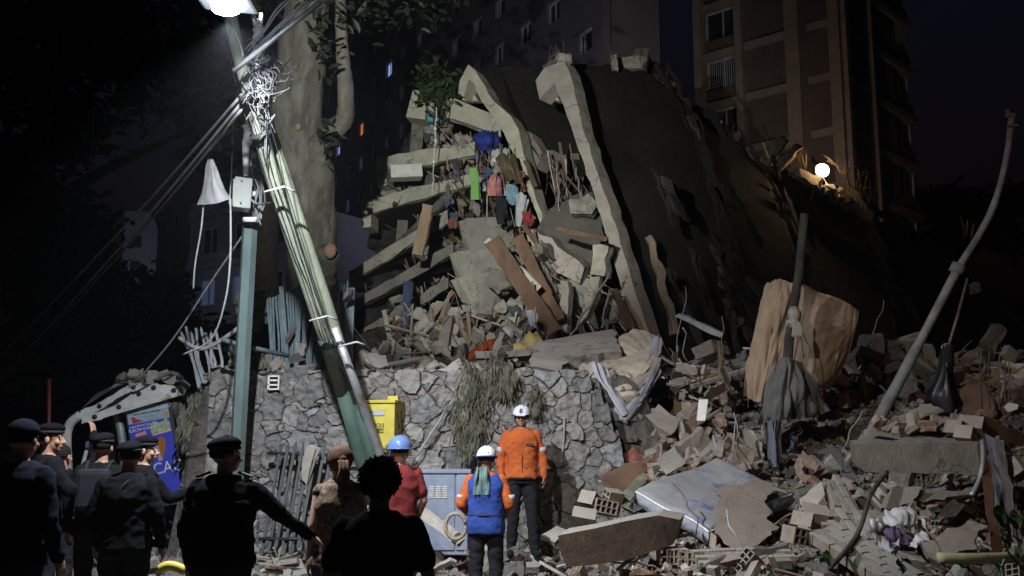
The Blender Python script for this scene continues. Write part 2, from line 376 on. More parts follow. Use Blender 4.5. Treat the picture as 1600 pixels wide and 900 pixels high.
# ================================================================== STONE RETAINING WALL
def stone_wall():
    x0, x1, z0, z1 = -3.95, 2.0, -0.15, 2.78; YF = 13.1
    # large stones first, chips fill the joints
    r_ = np.random.default_rng(3); pts = []; wts = []
    def tryadd(n, w, dmin):
        for _ in range(n):
            p = np.array([r_.uniform(x0, x1), r_.uniform(z0, z1)])
            if all(((p[0] - q[0])**2 + ((p[1] - q[1]) * 1.0)**2) ** 0.5 > (dmin(v) if callable(dmin) else dmin) for q, v in zip(pts, wts)):
                pts.append(p); wts.append(w)
    tryadd(1500, 1.0, lambda v: 0.40); tryadd(2500, 0.55, lambda v: 0.25 if v == 1.0 else 0.17); tryadd(6000, 0.28, lambda v: 0.21 if v == 1.0 else (0.13 if v > .5 else 0.075))
    pts = np.array(pts); wts = np.array(wts); ang = r_.uniform(-.6, .6, len(pts)); asp = r_.uniform(.72, 1.35, len(pts))
    res = 0.0135; xs = np.arange(x0, x1, res); zs = np.arange(z0, z1, res); X, Z = np.meshgrid(xs, zs)
    # warp the joints a little
    wx = np.array([[noise.noise(Vector((x * 5, z * 5, 0))) for x in xs[::3]] for z in zs[::3]]); wz = np.array([[noise.noise(Vector((x * 5, z * 5, 9))) for x in xs[::3]] for z in zs[::3]])
    up = lambda a: np.repeat(np.repeat(a, 3, 0), 3, 1)[:len(zs), :len(xs)]
    def blur(a):
        return (a + np.roll(a, 1, 0) + np.roll(a, -1, 0) + np.roll(a, 1, 1) + np.roll(a, -1, 1)) / 5
    wx = blur(blur(up(wx))); wz = blur(blur(up(wz)))
    XX = X + wx * 0.05; ZZ = Z + wz * 0.05
    f1 = np.full(X.shape, 9.0); f2 = np.full(X.shape, 9.0); idx = np.zeros(X.shape, int)
    for k in range(len(pts)):
        # stones lie a little flat; polygon-like metric
        ca, sa = math.cos(ang[k]), math.sin(ang[k]); ex_ = XX - pts[k, 0]; ez_ = (ZZ - pts[k, 1]) * (1.0 if wts[k] > .3 else 1.6)
        dx = np.abs(ex_ * ca + ez_ * sa) * asp[k]; dz = np.abs(-ex_ * sa + ez_ * ca) / asp[k]
        d = (.45 * np.sqrt(dx * dx + dz * dz) + .55 * np.maximum(np.maximum(dx, dz), (dx + dz) * .72)) / (0.5 + 0.5 * wts[k]) - wts[k] * 0.10
        m1 = d < f1; f2 = np.where(m1, f1, np.minimum(f2, d)); idx = np.where(m1, k, idx); f1 = np.where(m1, d, f1)
    e = f2 - f1
    prof_ = smooth(0.002, 0.022, e)
    off = r_.uniform(-0.025, 0.03, len(pts)); tx = r_.uniform(-0.25, 0.25, len(pts)); tz = r_.uniform(-0.25, 0.25, len(pts))
    Hh = prof_ * (0.035 + off[idx] * 1.1 + tx[idx] * (X - pts[idx, 0]) * 0.6 + tz[idx] * (Z - pts[idx, 1]) * 0.6)
    rough = np.array([[noise.fractal(Vector((x * 11, z * 11, 2)), 1.0, 2.0, 3) for x in xs[::2]] for z in zs[::2]])
    rough = np.repeat(np.repeat(rough, 2, 0), 2, 1)[:len(zs), :len(xs)]; rough = blur(rough)
    Hh = Hh + rough * 0.028 * (0.4 + prof_)
    base = np.array([(0.29, 0.28, 0.265), (0.25, 0.24, 0.23), (0.31, 0.285, 0.27), (0.265, 0.235, 0.225), (0.22, 0.215, 0.21), (0.33, 0.315, 0.29), (0.28, 0.28, 0.285)])
    cid = base[r_.integers(0, len(base), len(pts))] * r_.uniform(0.75, 1.15, (len(pts), 1))
    col = cid[idx] * prof_[..., None] + np.array((0.22, 0.21, 0.19)) * (1 - prof_[..., None])
    def ztop(x): return 2.66 + 0.06 * noise.noise(Vector((x * 3, 0, 0))) - float(smooth(0.95, 1.75, np.float64(x + 0.15 * noise.noise(Vector((x * 9, 5, 0)))))) * 1.75
    keep = np.array([ztop(x) for x in xs]); mb = MB(); nx = len(xs); nz = len(zs)
    Yv = YF - Hh + 0.10 * smooth(-3.0, -3.95, X) * 0
    V = np.stack([X, Yv, np.minimum(Z, keep[None, :])], -1).reshape(-1, 3)
    mb.v = [tuple(v) for v in V]; J, I = np.meshgrid(np.arange(nz - 1), np.arange(nx - 1), indexing='ij')
    ok = (zs[:-1][:, None] < keep[None, :-1]) | (zs[:-1][:, None] < keep[None, 1:])
    J = J[ok]; I = I[ok]; a = J * nx + I
    mb.f = [tuple(int(q) for q in t) for t in np.stack([a, a + 1, a + nx + 1, a + nx], -1)]
    mb.m = [0] * len(mb.f); mb.sm = [False] * len(mb.f); cols = np.concatenate([col.reshape(-1, 3), np.ones((nx * nz, 1))], 1)
    # top and back (thickness 0.42)
    n0 = len(mb.v); tops = []
    for i, x in enumerate(xs):
        zt = keep[i]; j = min(nz - 1, int((zt - z0) / res)); tops.append((x, Yv[j, i], zt))
    r2 = []; r2.append(tops); r2.append([(x, 13.3, z + 0.03 * noise.noise(Vector((x * 12, 3, 0)))) for (x, y, z) in tops]); r2.append([(x, 13.52, z) for (x, y, z) in tops]); r2.append([(x, 13.52, -0.2) for (x, y, z) in tops])
    mb.grid(r2, 0, False); r3 = [[(x0, 13.52, zz), (x0, float(Yv[0, 0]), zz)] for zz in (-0.2, keep[0])]; mb.grid(r3, 0, False)
    mb.cols = np.concatenate([cols, np.tile([[0.25, 0.235, 0.21, 1]], (len(mb.v) - n0, 1))], 0)
    o = build('stone_retaining_wall', mb, attr_mat('rubble_stone', 0.92, 0.55, 28))
    tag(o, 'rough grey stone retaining wall with chipped joints, broken away at its end', 'wall')
stone_wall()

# ================================================================== TALL BUILDINGS
def facade(name, label, A, B, z0, z1, floors, bays, m_wall, m_frame, depth=8, win=(0.6, 0.55), group=None, glass=None, lit=None, frame_w=0.08, slab=0.0, m_slab=None, skip=None, grille=None, seed=1, ledge=0.0):
    """a block whose front runs from A to B (x, y) with recessed windows, each a frame (> pane)"""
    rd = random.Random(seed); A = Vector((A[0], A[1], 0)); B = Vector((B[0], B[1], 0)); ex = (B - A); W = ex.length; ex.normalize(); n = Vector((ex.y, -ex.x, 0))
    if n.y > 0: n = -n
    root = thing(name, ((A + B) / 2), label, 'building', group)
    mb = MB(); ez = Vector((0, 0, 1)); M3 = Matrix((ex, n, ez)).transposed()
    bw = W / bays; fh = (z1 - z0) / floors; ww = bw * win[0]; wh = fh * win[1]
    # wall built as piers and spandrels so the windows are real openings
    for b_ in range(bays + 1):
        wd = bw - ww; cx = b_ * bw
        lo = max(0, cx - wd / 2); hi = min(W, cx + wd / 2)
        mb.box(A + ex * ((lo + hi) / 2) + ez * ((z0 + z1) / 2) - n * 0.25, (hi - lo, 0.5, z1 - z0), M3)
    for f_ in range(floors + 1):
        zc = z0 + f_ * fh; lo = max(z0, zc - (fh - wh) / 2); hi = min(z1, zc + (fh - wh) / 2)
        mb.box(A + ex * (W / 2) + ez * ((lo + hi) / 2) - n * 0.256, (W, 0.488, hi - lo), M3)
    mb.box(A + ex * (W / 2) + ez * ((z0 + z1) / 2) - n * (depth / 2 + 0.6), (W, depth, z1 - z0), M3)
    build('wall', mb, m_wall, root)
    if slab > 0:
        mb = MB()
        for f_ in range(floors + 1): mb.box(A + ex * (W / 2) + ez * (z0 + f_ * fh) + n * (slab / 2 - .02), (W + slab, slab, fh * 0.11), M3)
        build('floor_edge', mb, m_slab or m_frame, root)
    for f_ in range(floors):
        for b_ in range(bays):
            if skip and skip(f_, b_): continue
            c = A + ex * ((b_ + 0.5) * bw) + ez * (z0 + (f_ + 0.5) * fh) - n * 0.18
            mb = MB(); fw = frame_w
            mb.box(c + ez * (wh / 2 - fw / 2), (ww, 0.1, fw), M3); mb.box(c - ez * (wh / 2 - fw / 2), (ww, 0.1, fw), M3)
            for s_ in (-1, 1): mb.box(c + ex * s_ * (ww / 2 - fw / 2), (fw, 0.1, wh - 2 * fw), M3)
            mb.box(c + ex * rd.choice((0, 0, -ww * .2)), (fw * .7, 0.08, wh - 2 * fw), M3)
            if grille and grille(f_, b_):
                for q in range(14): mb.box(c + ex * (ww * (q / 13 - .5) * 0.94) + n * 0.1, (0.03, 0.03, wh), M3)
            fr = build('window', mb, m_frame, root)
            g = M['glass']
            if lit and (f_, b_) in lit: g = lit[(f_, b_)]
            pm = MB(); pm.box(c - n * 0.06, (ww - fw, 0.02, wh - fw), M3); build('pane', pm, g, fr)
            if g is not M['glass'] : fr['label'] = 'lit window'
    return root
M['bldg_dark'] = mat('dark_plaster', (0.14, 0.125, 0.14), (0.10, 0.09, 0.105), 0.3, 0.9, 0.2)
M['bldg_frame'] = mat('grey_window_frame', (0.42, 0.42, 0.45), (0.32, 0.32, 0.34), 2, 0.6, 0.0)
M['bldg_blue'] = mat('bluish_plaster', (0.22, 0.23, 0.27), (0.17, 0.18, 0.21), 0.5, 0.9, 0.2)
M['tower_brick'] = mat('tower_brick', (0.105, 0.082, 0.070), (0.075, 0.058, 0.050), 1.0, 0.95, 0.5, bscale=6)
M['tower_conc'] = mat('tower_concrete', (0.23, 0.19, 0.16), (0.17, 0.14, 0.12), 0.7, 0.95, 0.3)
lit_blue = mat('lit_blue_window', (0.2, 0.3, 0.5), rough=0.5, bump=0, emit=(0.35, 0.48, 1.0, 0.9))
lit_dim = mat('lit_dim_window', (0.2, 0.3, 0.5), rough=0.5, bump=0, emit=(0.35, 0.45, 0.9, 0.07))
lit_orange = mat('lit_orange_curtain', (0.5, 0.2, 0.05), (0.25, 0.08, 0.02), 3, rough=0.6, bump=0, stretch=(6, 6, 0.2), emit=(1.0, 0.28, 0.06, 0.7))

# the dark block behind the tree and the collapse: its front comes nearer towards the right
a_ = P(480, 500, 98); b_ = P(1010, 500, 46); b_ = a_.lerp(b_, 16 / 17)
facade('apartment_block', 'dark many-windowed apartment block rising behind the tree and the collapse', (a_.x, a_.y), (b_.x, b_.y), 0, 46 * 18 / 15, 18, 16, M['bldg_dark'], M['bldg_frame'], depth=3, win=(0.42, 0.42), frame_w=0.10,
       lit={(10, 6): lit_blue, (10, 3): lit_orange, (9, 2): lit_blue, (9, 1): lit_blue, (9, 4): lit_orange, (7, 3): lit_dim, (8, 4): lit_dim, (6, 4): lit_dim})
a_ = P(255, 420, 95); b_ = P(335, 420, 92)
facade('distant_tower', 'slim dim high-rise far off beyond the power lines', (a_.x, a_.y), (b_.x, b_.y), 0, 24.5, 9, 3, M['bldg_blue'], M['bldg_frame'], depth=6, win=(0.35, 0.42), frame_w=0.1, lit={(6, 0): lit_orange}, seed=3)
a_ = P(300, 420, 52); b_ = P(455, 420, 48)
facade('pale_apartment_house', 'bluish plastered apartment house behind the green post', (a_.x, a_.y), (b_.x, b_.y), 0, 13.6, 5, 3, M['bldg_blue'], M['bldg_frame'], depth=8, win=(0.52, 0.52), frame_w=0.07, slab=0.3, m_slab=M['bldg_blue'], lit={(2, 0): lit_dim, (3, 1): lit_dim, (2, 1): lit_dim, (3, 0): lit_dim}, seed=4)
# small block with the rounded roof far left
def round_roof():
    c = P(218, 400, 85); root = thing('round_roofed_house', (c.x, c.y, 0), 'small dim house with a curved roof beyond the left-hand trees', 'building')
    mb = MB(); pts = []
    w = 1.45; zb, zt = 0, P(218, 355, 85).z
    prof_ = [(-w, zb), (w, zb), (w, zt - .6)] + [(w * math.cos(a * math.pi / 20), zt - .6 + 2.1 * math.sin(a * math.pi / 20)) for a in range(1, 11)] + [(-w, zt + 1.5)]
    mb.slab([(c.x + x, c.y, z) for x, z in prof_], (0, 6, 0)); build('wall', mb, M['bldg_blue'], root)
    for k in range(4):
        m2 = MB(); m2.box((c.x - 0.3, c.y - 0.03, zt - 1.2 - k * 2.2), (0.8, 0.1, 1.0)); build('window', m2, M['glass'], root)
round_roof()
# the brick infilled tower on the right
def brick_tower():
    D0 = 58; L0 = P(1095, 300, D0); R0 = P(1300, 300, D0 - 6); root = thing('brick_tower', (L0.x, L0.y, 0), 'brick and concrete high-rise lit brown by an added spot near its foot', 'building')
    A = Vector((L0.x, L0.y, 0)); B = Vector((R0.x + 0.9, R0.y, 0)); Cc = Vector((P(1372, 300, D0 - 2).x, P(1372, 300, D0 - 2).y, 0)); Dd = Vector((P(1440, 300, D0 + 2).x, P(1440, 300, D0 + 2).y, 0))
    zt = 40; fh = 3.05
    def face(A, B, cols, name_off, pattern, proud):
        ex = (B - A); W = ex.length; ex.normalize(); n = Vector((ex.y, -ex.x, 0)); n = -n if n.y > 0 else n
        M3 = Matrix((ex, n, Vector((0, 0, 1)))).transposed(); ez = Vector((0, 0, 1))
        mb = MB(); mb.box(A + ex * W / 2 + ez * zt / 2 - n * 1.6, (W - 0.1, 2.0, zt), M3); build('core', mb, M['tower_brick'], root)
        mc = MB(); mw = MB()
        for c_ in cols: mc.box(A + ex * c_[0] + ez * zt / 2 - n * (0.2 - proud), (c_[1], 0.8, zt), M3)
        nf = int(zt / fh)
        for f in range(nf + 1): mc.box(A + ex * W / 2 + ez * (f * fh) - n * 0.22, (W, 0.6, 0.42), M3)
        build('concrete_frame', mc, M['tower_conc'], root)
        for f in range(nf):
            for (x0, x1, kind) in pattern:
                zc = f * fh
                if kind == 'brick': mw.box(A + ex * (x0 + x1) / 2 + ez * (zc + fh / 2) - n * 0.32, (x1 - x0, 0.4, fh - 0.42), M3)
                else:
                    lo = 0.21 if kind == 'tall' else 1.0
                    if lo > .3: mw.box(A + ex * (x0 + x1) / 2 + ez * (zc + 0.21 + (lo - .21) / 2) - n * 0.32, (x1 - x0, 0.4, lo - 0.21), M3)
                    c = A + ex * (x0 + x1) / 2 + ez * (zc + (lo + fh - 0.21) / 2) - n * 0.42; ww = x1 - x0; wh = fh - 0.21 - lo
                    m2 = MB()
                    for s_ in (-1, 1): m2.box(c + ez * s_ * (wh / 2 - .04), (ww, 0.1, .08), M3); m2.box(c + ex * s_ * (ww / 2 - .04), (.08, .1, wh), M3)
                    m2.box(c, (.07, .08, wh), M3)
                    if (f * 7 + int(x0 * 3)) % 5 == 0:
                        for q in range(16): m2.box(c + ex * (ww * (q / 15 - .5) * .95) + n * .12, (.04, .03, wh), M3)
                    fr = build('window', m2, M['bldg_frame'], root); m3 = MB(); m3.box(c - n * .08, (ww, .02, wh), M3); build('pane', m3, M['glass'], fr)
        build('brick_infill', mw, M['tower_brick'], root)
    W1 = (B - A).length
    face(A, B, [(0.25, 0.5), (W1 * .33, 0.45), (W1 * .70, .8), (W1 - .25, 0.6)], 0, [(0.5, W1 * .31, 'win'), (W1 * .35, W1 * .65, 'brick'), (W1 * .76, W1 - .55, 'win')], 0.15)
    W2 = (Cc - B).length
    face(B, Cc, [(0.3, .6), (W2 - .2, .4)], 0, [(.6, W2 - .4, 'brick')], 0.1)
    W3 = (Dd - Cc).length
    face(Cc, Dd, [(W3 * .05, .3)], 0, [(0.2, W3 * .55, 'brick'), (W3 * .58, W3 - .1, 'win')], -0.1)
brick_tower()

# ================================================================== VEGETATION
def leaves(mb, c, rad, n, size, seed=1, droop=0.0, aspect=0.45, clumps=0):
    rd = random.Random(seed); c = Vector(c); cl = [Vector((rd.gauss(0, .45) * rad[0], rd.gauss(0, .45) * rad[1], rd.gauss(0, .45) * rad[2])) for _ in range(clumps)] if clumps else None
    for _ in range(n):
        if cl:
            k = rd.choice(cl); p = c + k + Vector((rd.gauss(0, 1) * rad[0], rd.gauss(0, 1) * rad[1], rd.gauss(0, 1) * rad[2])) * 0.16
        else: p = c + Vector((rd.gauss(0, .5) * rad[0], rd.gauss(0, .5) * rad[1], rd.gauss(0, .5) * rad[2]))
        s_ = size * rd.uniform(.6, 1.3); M3 = Euler((rd.uniform(-1, 1) + (1.3 if droop else 0), rd.uniform(-.9, .9), rd.uniform(0, 6.3))).to_matrix()
        a = s_ * aspect * 0.5
        q = [(0, -s_ * .5, 0), (a, -s_ * .1, s_ * .06), (a * .7, s_ * .25, s_ * .04), (0, s_ * .5, -s_ * .05), (-a * .7, s_ * .25, s_ * .04), (-a, -s_ * .1, s_ * .06)]
        mb.add([p + M3 @ Vector(v) for v in q], [(0, 1, 2, 3), (0, 3, 4, 5)])
    return mb
def trunkmesh(pts, rads, n=18, seed=0, amp=0.07, sub=5):
    p = catmull(pts, sub); k = len(p); rs = np.interp(np.linspace(0, 1, k), np.linspace(0, 1, len(rads)), rads); mb = MB(); mb.tube(p, list(rs), n)
    o = Vector((seed * 5.1, 0, 0)); vv = []
    for i, v in enumerate(mb.v):
        v = Vector(v); r = rs[min(i // n, k - 1)]
        vv.append(tuple(v + noise.noise_vector(Vector((v.x * 1.6, v.y * 1.6, v.z * 0.8)) / max(r, .08) * .35 + o) * r * amp * 2.6 + noise.noise_vector(Vector((v.x * 9, v.y * 9, v.z * 3)) + o) * r * amp * .5))
    mb.v = vv; return mb
def merge(a, b):
    n = len(a.v); a.v.extend(b.v); a.f.extend([tuple(i + n for i in f) for f in b.f]); a.m.extend(b.m); a.sm.extend(b.sm); return a
def big_tree():
    D = 19
    base = P(475, 560, D); root = thing('big_tree', (base.x, base.y, 2.9), 'large pale smooth-barked tree with a sawn-off limb behind the picket fence', 'tree')
    t = trunkmesh([P(492, 640, D), P(490, 520, D), P(488, 420, D), P(486, 340, D), P(476, 265, D), P(464, 200, D), P(468, 120, D), P(478, 20, D), P(484, -120, D)], [.70, .56, .48, .47, .52, .50, .46, .42, .38], 56, 1, .05, 16)
    merge(t, trunkmesh([P(485, 290, D), P(500, 232, D - .3), P(520, 205, D - .5), P(538, 185, D - .5), P(540, 140, D - .5), P(534, 70, D - .4), P(532, 0, D - .4), P(528, -110, D)], [.32, .26, .20, .17, .15, .12, .10, .08], 20, 2, .06, 8))
    merge(t, trunkmesh([P(500, 480, D - .1), P(500, 440, D - .4), P(508, 415, D - .7), P(514, 392, D - .9)], [.36, .30, .24, .20], 14, 3))
    build('trunk', t, M['bark'], root)
    for (x, y, r, dy) in ((466, 198, .08, -.50), (516, 392, .15, -1.1)):
        c = P(x, y, D + dy); mb = MB(); mb.ball(c, (r * .8, .05, r * .95), 8, fn=lambda d: 1 + .12 * noise.noise(d * 2)); build('sawn_cut', mb, M['wood_d'], root)
    mb = MB()
    for (x, y, n, s_, rad) in ((515, 212, 26, .28, (.18, .25, .3)), (515, 75, 40, .26, (.35, .5, .6)), (570, 15, 90, .24, (1.1, .8, .5)), (640, 0, 60, .24, (1.0, .8, .4)), (470, -70, 260, .3, (3, 1, 1.0))):
        leaves(mb, P(x, y, D - .8), rad, n, s_, x)
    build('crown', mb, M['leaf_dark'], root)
big_tree()
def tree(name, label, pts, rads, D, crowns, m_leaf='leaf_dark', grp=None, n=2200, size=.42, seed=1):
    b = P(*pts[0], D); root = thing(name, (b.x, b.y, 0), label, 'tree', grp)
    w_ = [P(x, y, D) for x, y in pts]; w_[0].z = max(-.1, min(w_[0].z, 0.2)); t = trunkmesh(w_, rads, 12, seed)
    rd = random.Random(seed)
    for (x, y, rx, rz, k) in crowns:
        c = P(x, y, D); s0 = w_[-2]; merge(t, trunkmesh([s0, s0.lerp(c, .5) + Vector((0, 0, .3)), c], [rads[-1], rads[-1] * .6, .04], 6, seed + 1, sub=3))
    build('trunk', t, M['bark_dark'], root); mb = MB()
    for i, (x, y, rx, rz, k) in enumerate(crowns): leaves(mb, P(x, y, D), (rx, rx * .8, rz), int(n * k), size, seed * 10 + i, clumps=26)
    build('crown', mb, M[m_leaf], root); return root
G_ = 'dark trees along the street'
tree('broad_tree', 'dark leafy tree at the left edge of the scene', [(60, 760), (70, 600), (90, 520)], [.35, .28, .2], 26, [(60, 420, 2.2, 2.0, 1.2), (150, 500, 2.2, 1.6, 1.2), (20, 300, 2.0, 2.0, .8)], grp=G_, seed=2)
tree('broad_tree', 'dark leafy tree behind the crushed bus shelter', [(230, 760), (215, 600), (225, 500)], [.3, .25, .15], 24, [(200, 520, 1.7, 1.1, 1.1), (290, 575, 1.2, .6, .8), (150, 560, 2.2, 1.2, 1.0)], grp=G_, seed=3)
tree('broad_tree', 'tall dark tree overhanging the top left of the street', [(-60, 760), (-40, 400), (60, 200)], [.4, .3, .2], 22, [(40, 120, 2.6, 2.4, 1.0), (150, 40, 2.4, 1.2, .7), (330, 190, .9, .7, .25)], grp=G_, seed=4)
tree('dark_trunked_tree', 'tree with a dark brown trunk between the green post and the big pale tree', [(412, 700), (410, 500), (412, 380), (420, 250)], [.42, .40, .36, .3], 25, [(400, 200, 1.2, 1.6, .25), (318, 205, .7, .6, .2)], seed=5)
tree('distant_tree', 'far dark tree between the brick tower and the bent pole', [(1500, 420), (1500, 380), (1500, 350)], [.3, .3, .2], 70, [(1490, 330, 4.2, 2.2, 1.2), (1560, 360, 4, 2.5, .8)], size=.9, n=900, seed=6)
def palm(label, px, py, D, h, n, L, seed):
    rd = random.Random(seed); top = P(px, py, D); root = thing('palm', (top.x, top.y, top.z - h), label, 'palm')
    mb = MB(); mb.tube([top - Vector((0, 0, h)), top], [.16, .12], 10); build('trunk', mb, M['bark'], root); mb = MB()
    for k in range(n):
        a = rd.uniform(0, 6.28); e = rd.uniform(.1, 1.1); d = Vector((math.cos(a), math.sin(a), 0)); pts = [top + d * (L * t) + Vector((0, 0, L * (e * t - 1.15 * t * t))) for t in [i / 9 for i in range(10)]]
        mb.tube(pts, .012, 4)
        for i in range(1, 10):
            side = d.cross(Vector((0, 0, 1)))
            for s_ in (-1, 1):
                for q in (0, .5):
                    p = pts[i].lerp(pts[i - 1], q); l_ = L * .32 * (1 - abs(i / 9 - .4)); tip = p + side * s_ * l_ + d * l_ * .5 - Vector((0, 0, l_ * .5))
                    mb.add([p - d * .015, p + d * .02, tip], [(0, 1, 2)])
    build('crown', mb, M['leaf_dark'], root)
palm('dark palm with drooping fronds left of the green post', 318, 520, 20, 3.0, 22, 1.0, 3)
palm('dark palm half hidden behind the tilted pickets', 388, 520, 19, 2.2, 18, .9, 5)

# ================================================================== DUSTY NIGHT AIR
hz = MB(); hz.box((0, 180, 29.0), (860, 500, 62))
hm = bpy.data.materials.new('dusty_air'); hm.use_nodes = True; t = hm.node_tree; t.nodes.clear()
vo_ = t.nodes.new('ShaderNodeVolumePrincipled'); vo_.inputs['Density'].default_value = 0.0005; vo_.inputs['Color'].default_value = (.80, .84, .92, 1); vo_.inputs['Anisotropy'].default_value = 0.4
t.links.new(vo_.outputs[0], t.nodes.new('ShaderNodeOutputMaterial').inputs['Volume'])
tag(build('haze', hz, hm), kind='stuff')
# ================================================================== THE COLLAPSED BLOCK
def PP(lst): return [P(*q) for q in lst]
CB = thing('collapsed_building', P(760, 520, 27), 'collapsed apartment block, its floors pancaked and its roof slabs tipped on end', 'building')
def cpart(name, mb, m, label=None):
    o = build(name, mb, m, CB)
    if label: o['label'] = label
    return o
def flat(pts):
    """the same outline moved onto its best-fitting plane (1/D is linear over a plane)"""
    A = np.array([[1, x, y] for x, y, d in pts], float); k, *_ = np.linalg.lstsq(A, np.array([1 / d for x, y, d in pts]), rcond=None)
    return [(x, y, 1 / float(k @ np.array([1, x, y]))) for x, y, d in pts]
# --- balcony parapets stacked on the left, each a thick upright band with its floor slab behind
def parapet(x0, y0, x1, y1, h0, h1, D0, D1, m='cream', back=2.2, seed=1, label=None, th=0.22, jag=0.02, end=True):
    mb = MB(); mb.slab(PP([(x0, y0, D0), (x1, y1, D1), (x1, y1 + h1, D1), (x0, y0 + h0, D0)]), (0.0, th, 0.0), jag, 0.35, rows=2, seed=seed)
    cpart('balcony_parapet', mb, M[m], label)
    # return side of the balcony running back into the building
    if end:
        a = P(x0, y0, D0) + Vector((0, th + .004, 0)); b = P(x0, y0 + h0, D0) + Vector((0, th + .004, 0)); mb = MB(); mb.slab([a, b, b + Vector((0.5, back, .1)), a + Vector((0.5, back, .1))], (0.2, 0, 0), jag, .4, seed=seed); cpart('balcony_side', mb, M[m])
    # floor slab, its dark colour painting in soffit shade
    a = P(x0, y0 + h0, D0) + Vector((0.03, 0.02, 0.14)); b = P(x1, y1 + h1, D1) + Vector((0, 0.02, 0.14)); mb = MB()
    mb.slab([a + Vector((0, th, 0)), b + Vector((0, th, 0)), b + Vector((0.3, back + 1.5, .1)), a + Vector((0.5, back + 1.5, .1))], (0, 0, -0.15), jag * 2, .3, seed=seed + 5); cpart('floor_slab', mb, M['slabdark'])
mb = MB(); mb.slab(PP([(645, 140, 27.2), (668, 141, 27.0), (664, 186, 27.0), (634, 183, 27.2)]), (0.1, 0.7, 0), 0.01, .4); cpart('parapet_end', mb, M['cream'])
mb = MB(); mb.slab(PP([(668, 141, 27.02), (700, 150, 26.8), (776, 180, 25.9), (784, 212, 25.7), (668, 171, 27.0)]), (0.0, 0.3, 0), 0.02, .3, seed=3); cpart('parapet_top', mb, M['cream'])
mb = MB(); mb.slab(PP([(655, 166, 27.4), (702, 184, 27.1), (690, 190, 27.1), (658, 190, 27.4)]), (0.2, 1.6, 0), 0.0, .4); cpart('soffit', mb, mat('turquoise_paint', (0.16, 0.42, 0.46), (0.11, 0.32, 0.36), 2), 'turquoise painted soffit')
parapet(590, 247, 742, 221, 25, 21, 27.6, 25.8, 'cream', seed=11)
parapet(566, 315, 745, 268, 21, 20, 28.0, 26.2, 'cream', seed=12)
parapet(545, 424, 700, 328, 18, 19, 29.0, 26.4, 'cream', seed=13, jag=.02)
parapet(553, 468, 708, 380, 17, 17, 28.6, 26.0, 'conc', seed=14, jag=.02)
parapet(560, 518, 700, 434, 15, 16, 28.0, 25.6, 'conc', seed=15, jag=.02)
parapet(575, 548, 705, 472, 13, 14, 26.6, 24.6, 'conc_d', seed=17, jag=.02)
parapet(600, 395, 700, 300, 12, 12, 28.4, 26.6, 'conc_d', seed=18, jag=.03, end=False)
for x_, y_, h_, D_ in ((588, 247, 42, 27.5), (564, 316, 38, 27.9), (546, 425, 24, 29.0)):
    mb = MB(); mb.slab(PP([(x_, y_, D_), (x_ + 14, y_ - 3, D_ - .05), (x_ + 16, y_ + h_, D_ - .05), (x_ + 1, y_ + h_ + 2, D_)]), (.1, .8, 0), .012, .3); cpart('parapet_end', mb, M['cream'])
# columns between the upper balconies
for (x, y0, y1, D, w_, l) in ((652, 188, 250, 27.8, .34, .9), (628, 345, 400, 28.6, .3, .8), (742, 232, 300, 27, .3, .8)):
    mb = MB(); a = P(x, y0, D); b = P(x, y1, D); mb.box((a + b) / 2, (w_, .3, (a - b).length), Euler((0, .06, 0)).to_matrix()); cpart('column', mb, M['conc_d'])
# --- the grey stepped boxes in the middle (broken balcony corners one over the other)
for i, (x0, y0, x1, y1, D, dx) in enumerate(((716, 338, 800, 395, 23.5, 12), (702, 388, 796, 442, 23.0, 14), (704, 428, 790, 478, 22.7, 22), (748, 448, 815, 500, 22.4, 10))):
    mb = MB(); mb.slab(PP([(x0 + dx, y0 + 4, D), (x1, y0 - 2, D + .8), (x1 + 4, y1 - 2, D + .8), (x0 + dx * 1.6, y1, D)]), (0.1, .9, 0), .025, .3, seed=30 + i); cpart('balcony_front', mb, M['conc'])
    mb = MB(); mb.slab(PP([(x0, y0 + 10, D + .5), (x0 + dx, y0 + 4, D + .02), (x0 + dx * 1.6, y1, D + .02), (x0 + dx * .8, y1 - 6, D + .5)]), (0.5, .8, 0), .012, .3, seed=40 + i); cpart('balcony_corner', mb, M['cream'])
# --- pale curved fin (left of the two)
mb = MB(); mb.slab(PP(flat([(731, 101, 26), (742, 110, 25.9), (771, 158, 25.5), (799, 182, 25.2), (811, 203, 25.1), (817, 237, 24.8), (826, 266, 24.6), (838, 312, 24.3), (851, 345, 24.0), (845, 355, 24.0), (832, 318, 24.3), (813, 266, 24.6), (797, 230, 24.9), (787, 208, 25.0), (771, 182, 25.3), (752, 158, 25.6), (741, 130, 25.8), (733, 124, 25.9), (724, 152, 26), (715, 146, 26), (717, 126, 26)])), (0.25, 0.5, 0.02), .010, .26, seed=5)
cpart('roof_fin', mb, M['cream'], 'curved pale roof fin with a hooked top')
mb = MB(); mb.slab(PP([(731, 131, 26.3), (747, 158, 26.2), (722, 156, 26.4)]), (0.1, 0.2, 0), .0, .3); cpart('fin_notch', mb, M['cream'])
# the dark slab running back from it
mb = MB(); mb.slab(PP([(743, 104, 26.3), (872, 106, 29.5), (884, 140, 29.5), (938, 246, 27.5), (890, 252, 27), (850, 262, 26), (838, 240, 25.4), (800, 172, 25.8)]), (0.2, 0.5, -0.25), .05, .35, seed=8); cpart('roof_slab', mb, M['slabdark'])
mb = MB(); mb.slab(PP([(812, 200, 25.4), (828, 208, 25.8), (848, 238, 25.8), (838, 262, 25.4), (826, 250, 25.3)]), (0.3, 0.5, 0), .02, .3, seed=9); cpart('fin_return', mb, M['pink'])
mb = MB(); mb.slab(PP([(838, 238, 26), (905, 240, 27), (906, 250, 27), (848, 252, 26)]), (0.1, 1.5, 0), .03, .3, seed=19); cpart('edge_beam', mb, M['conc'])
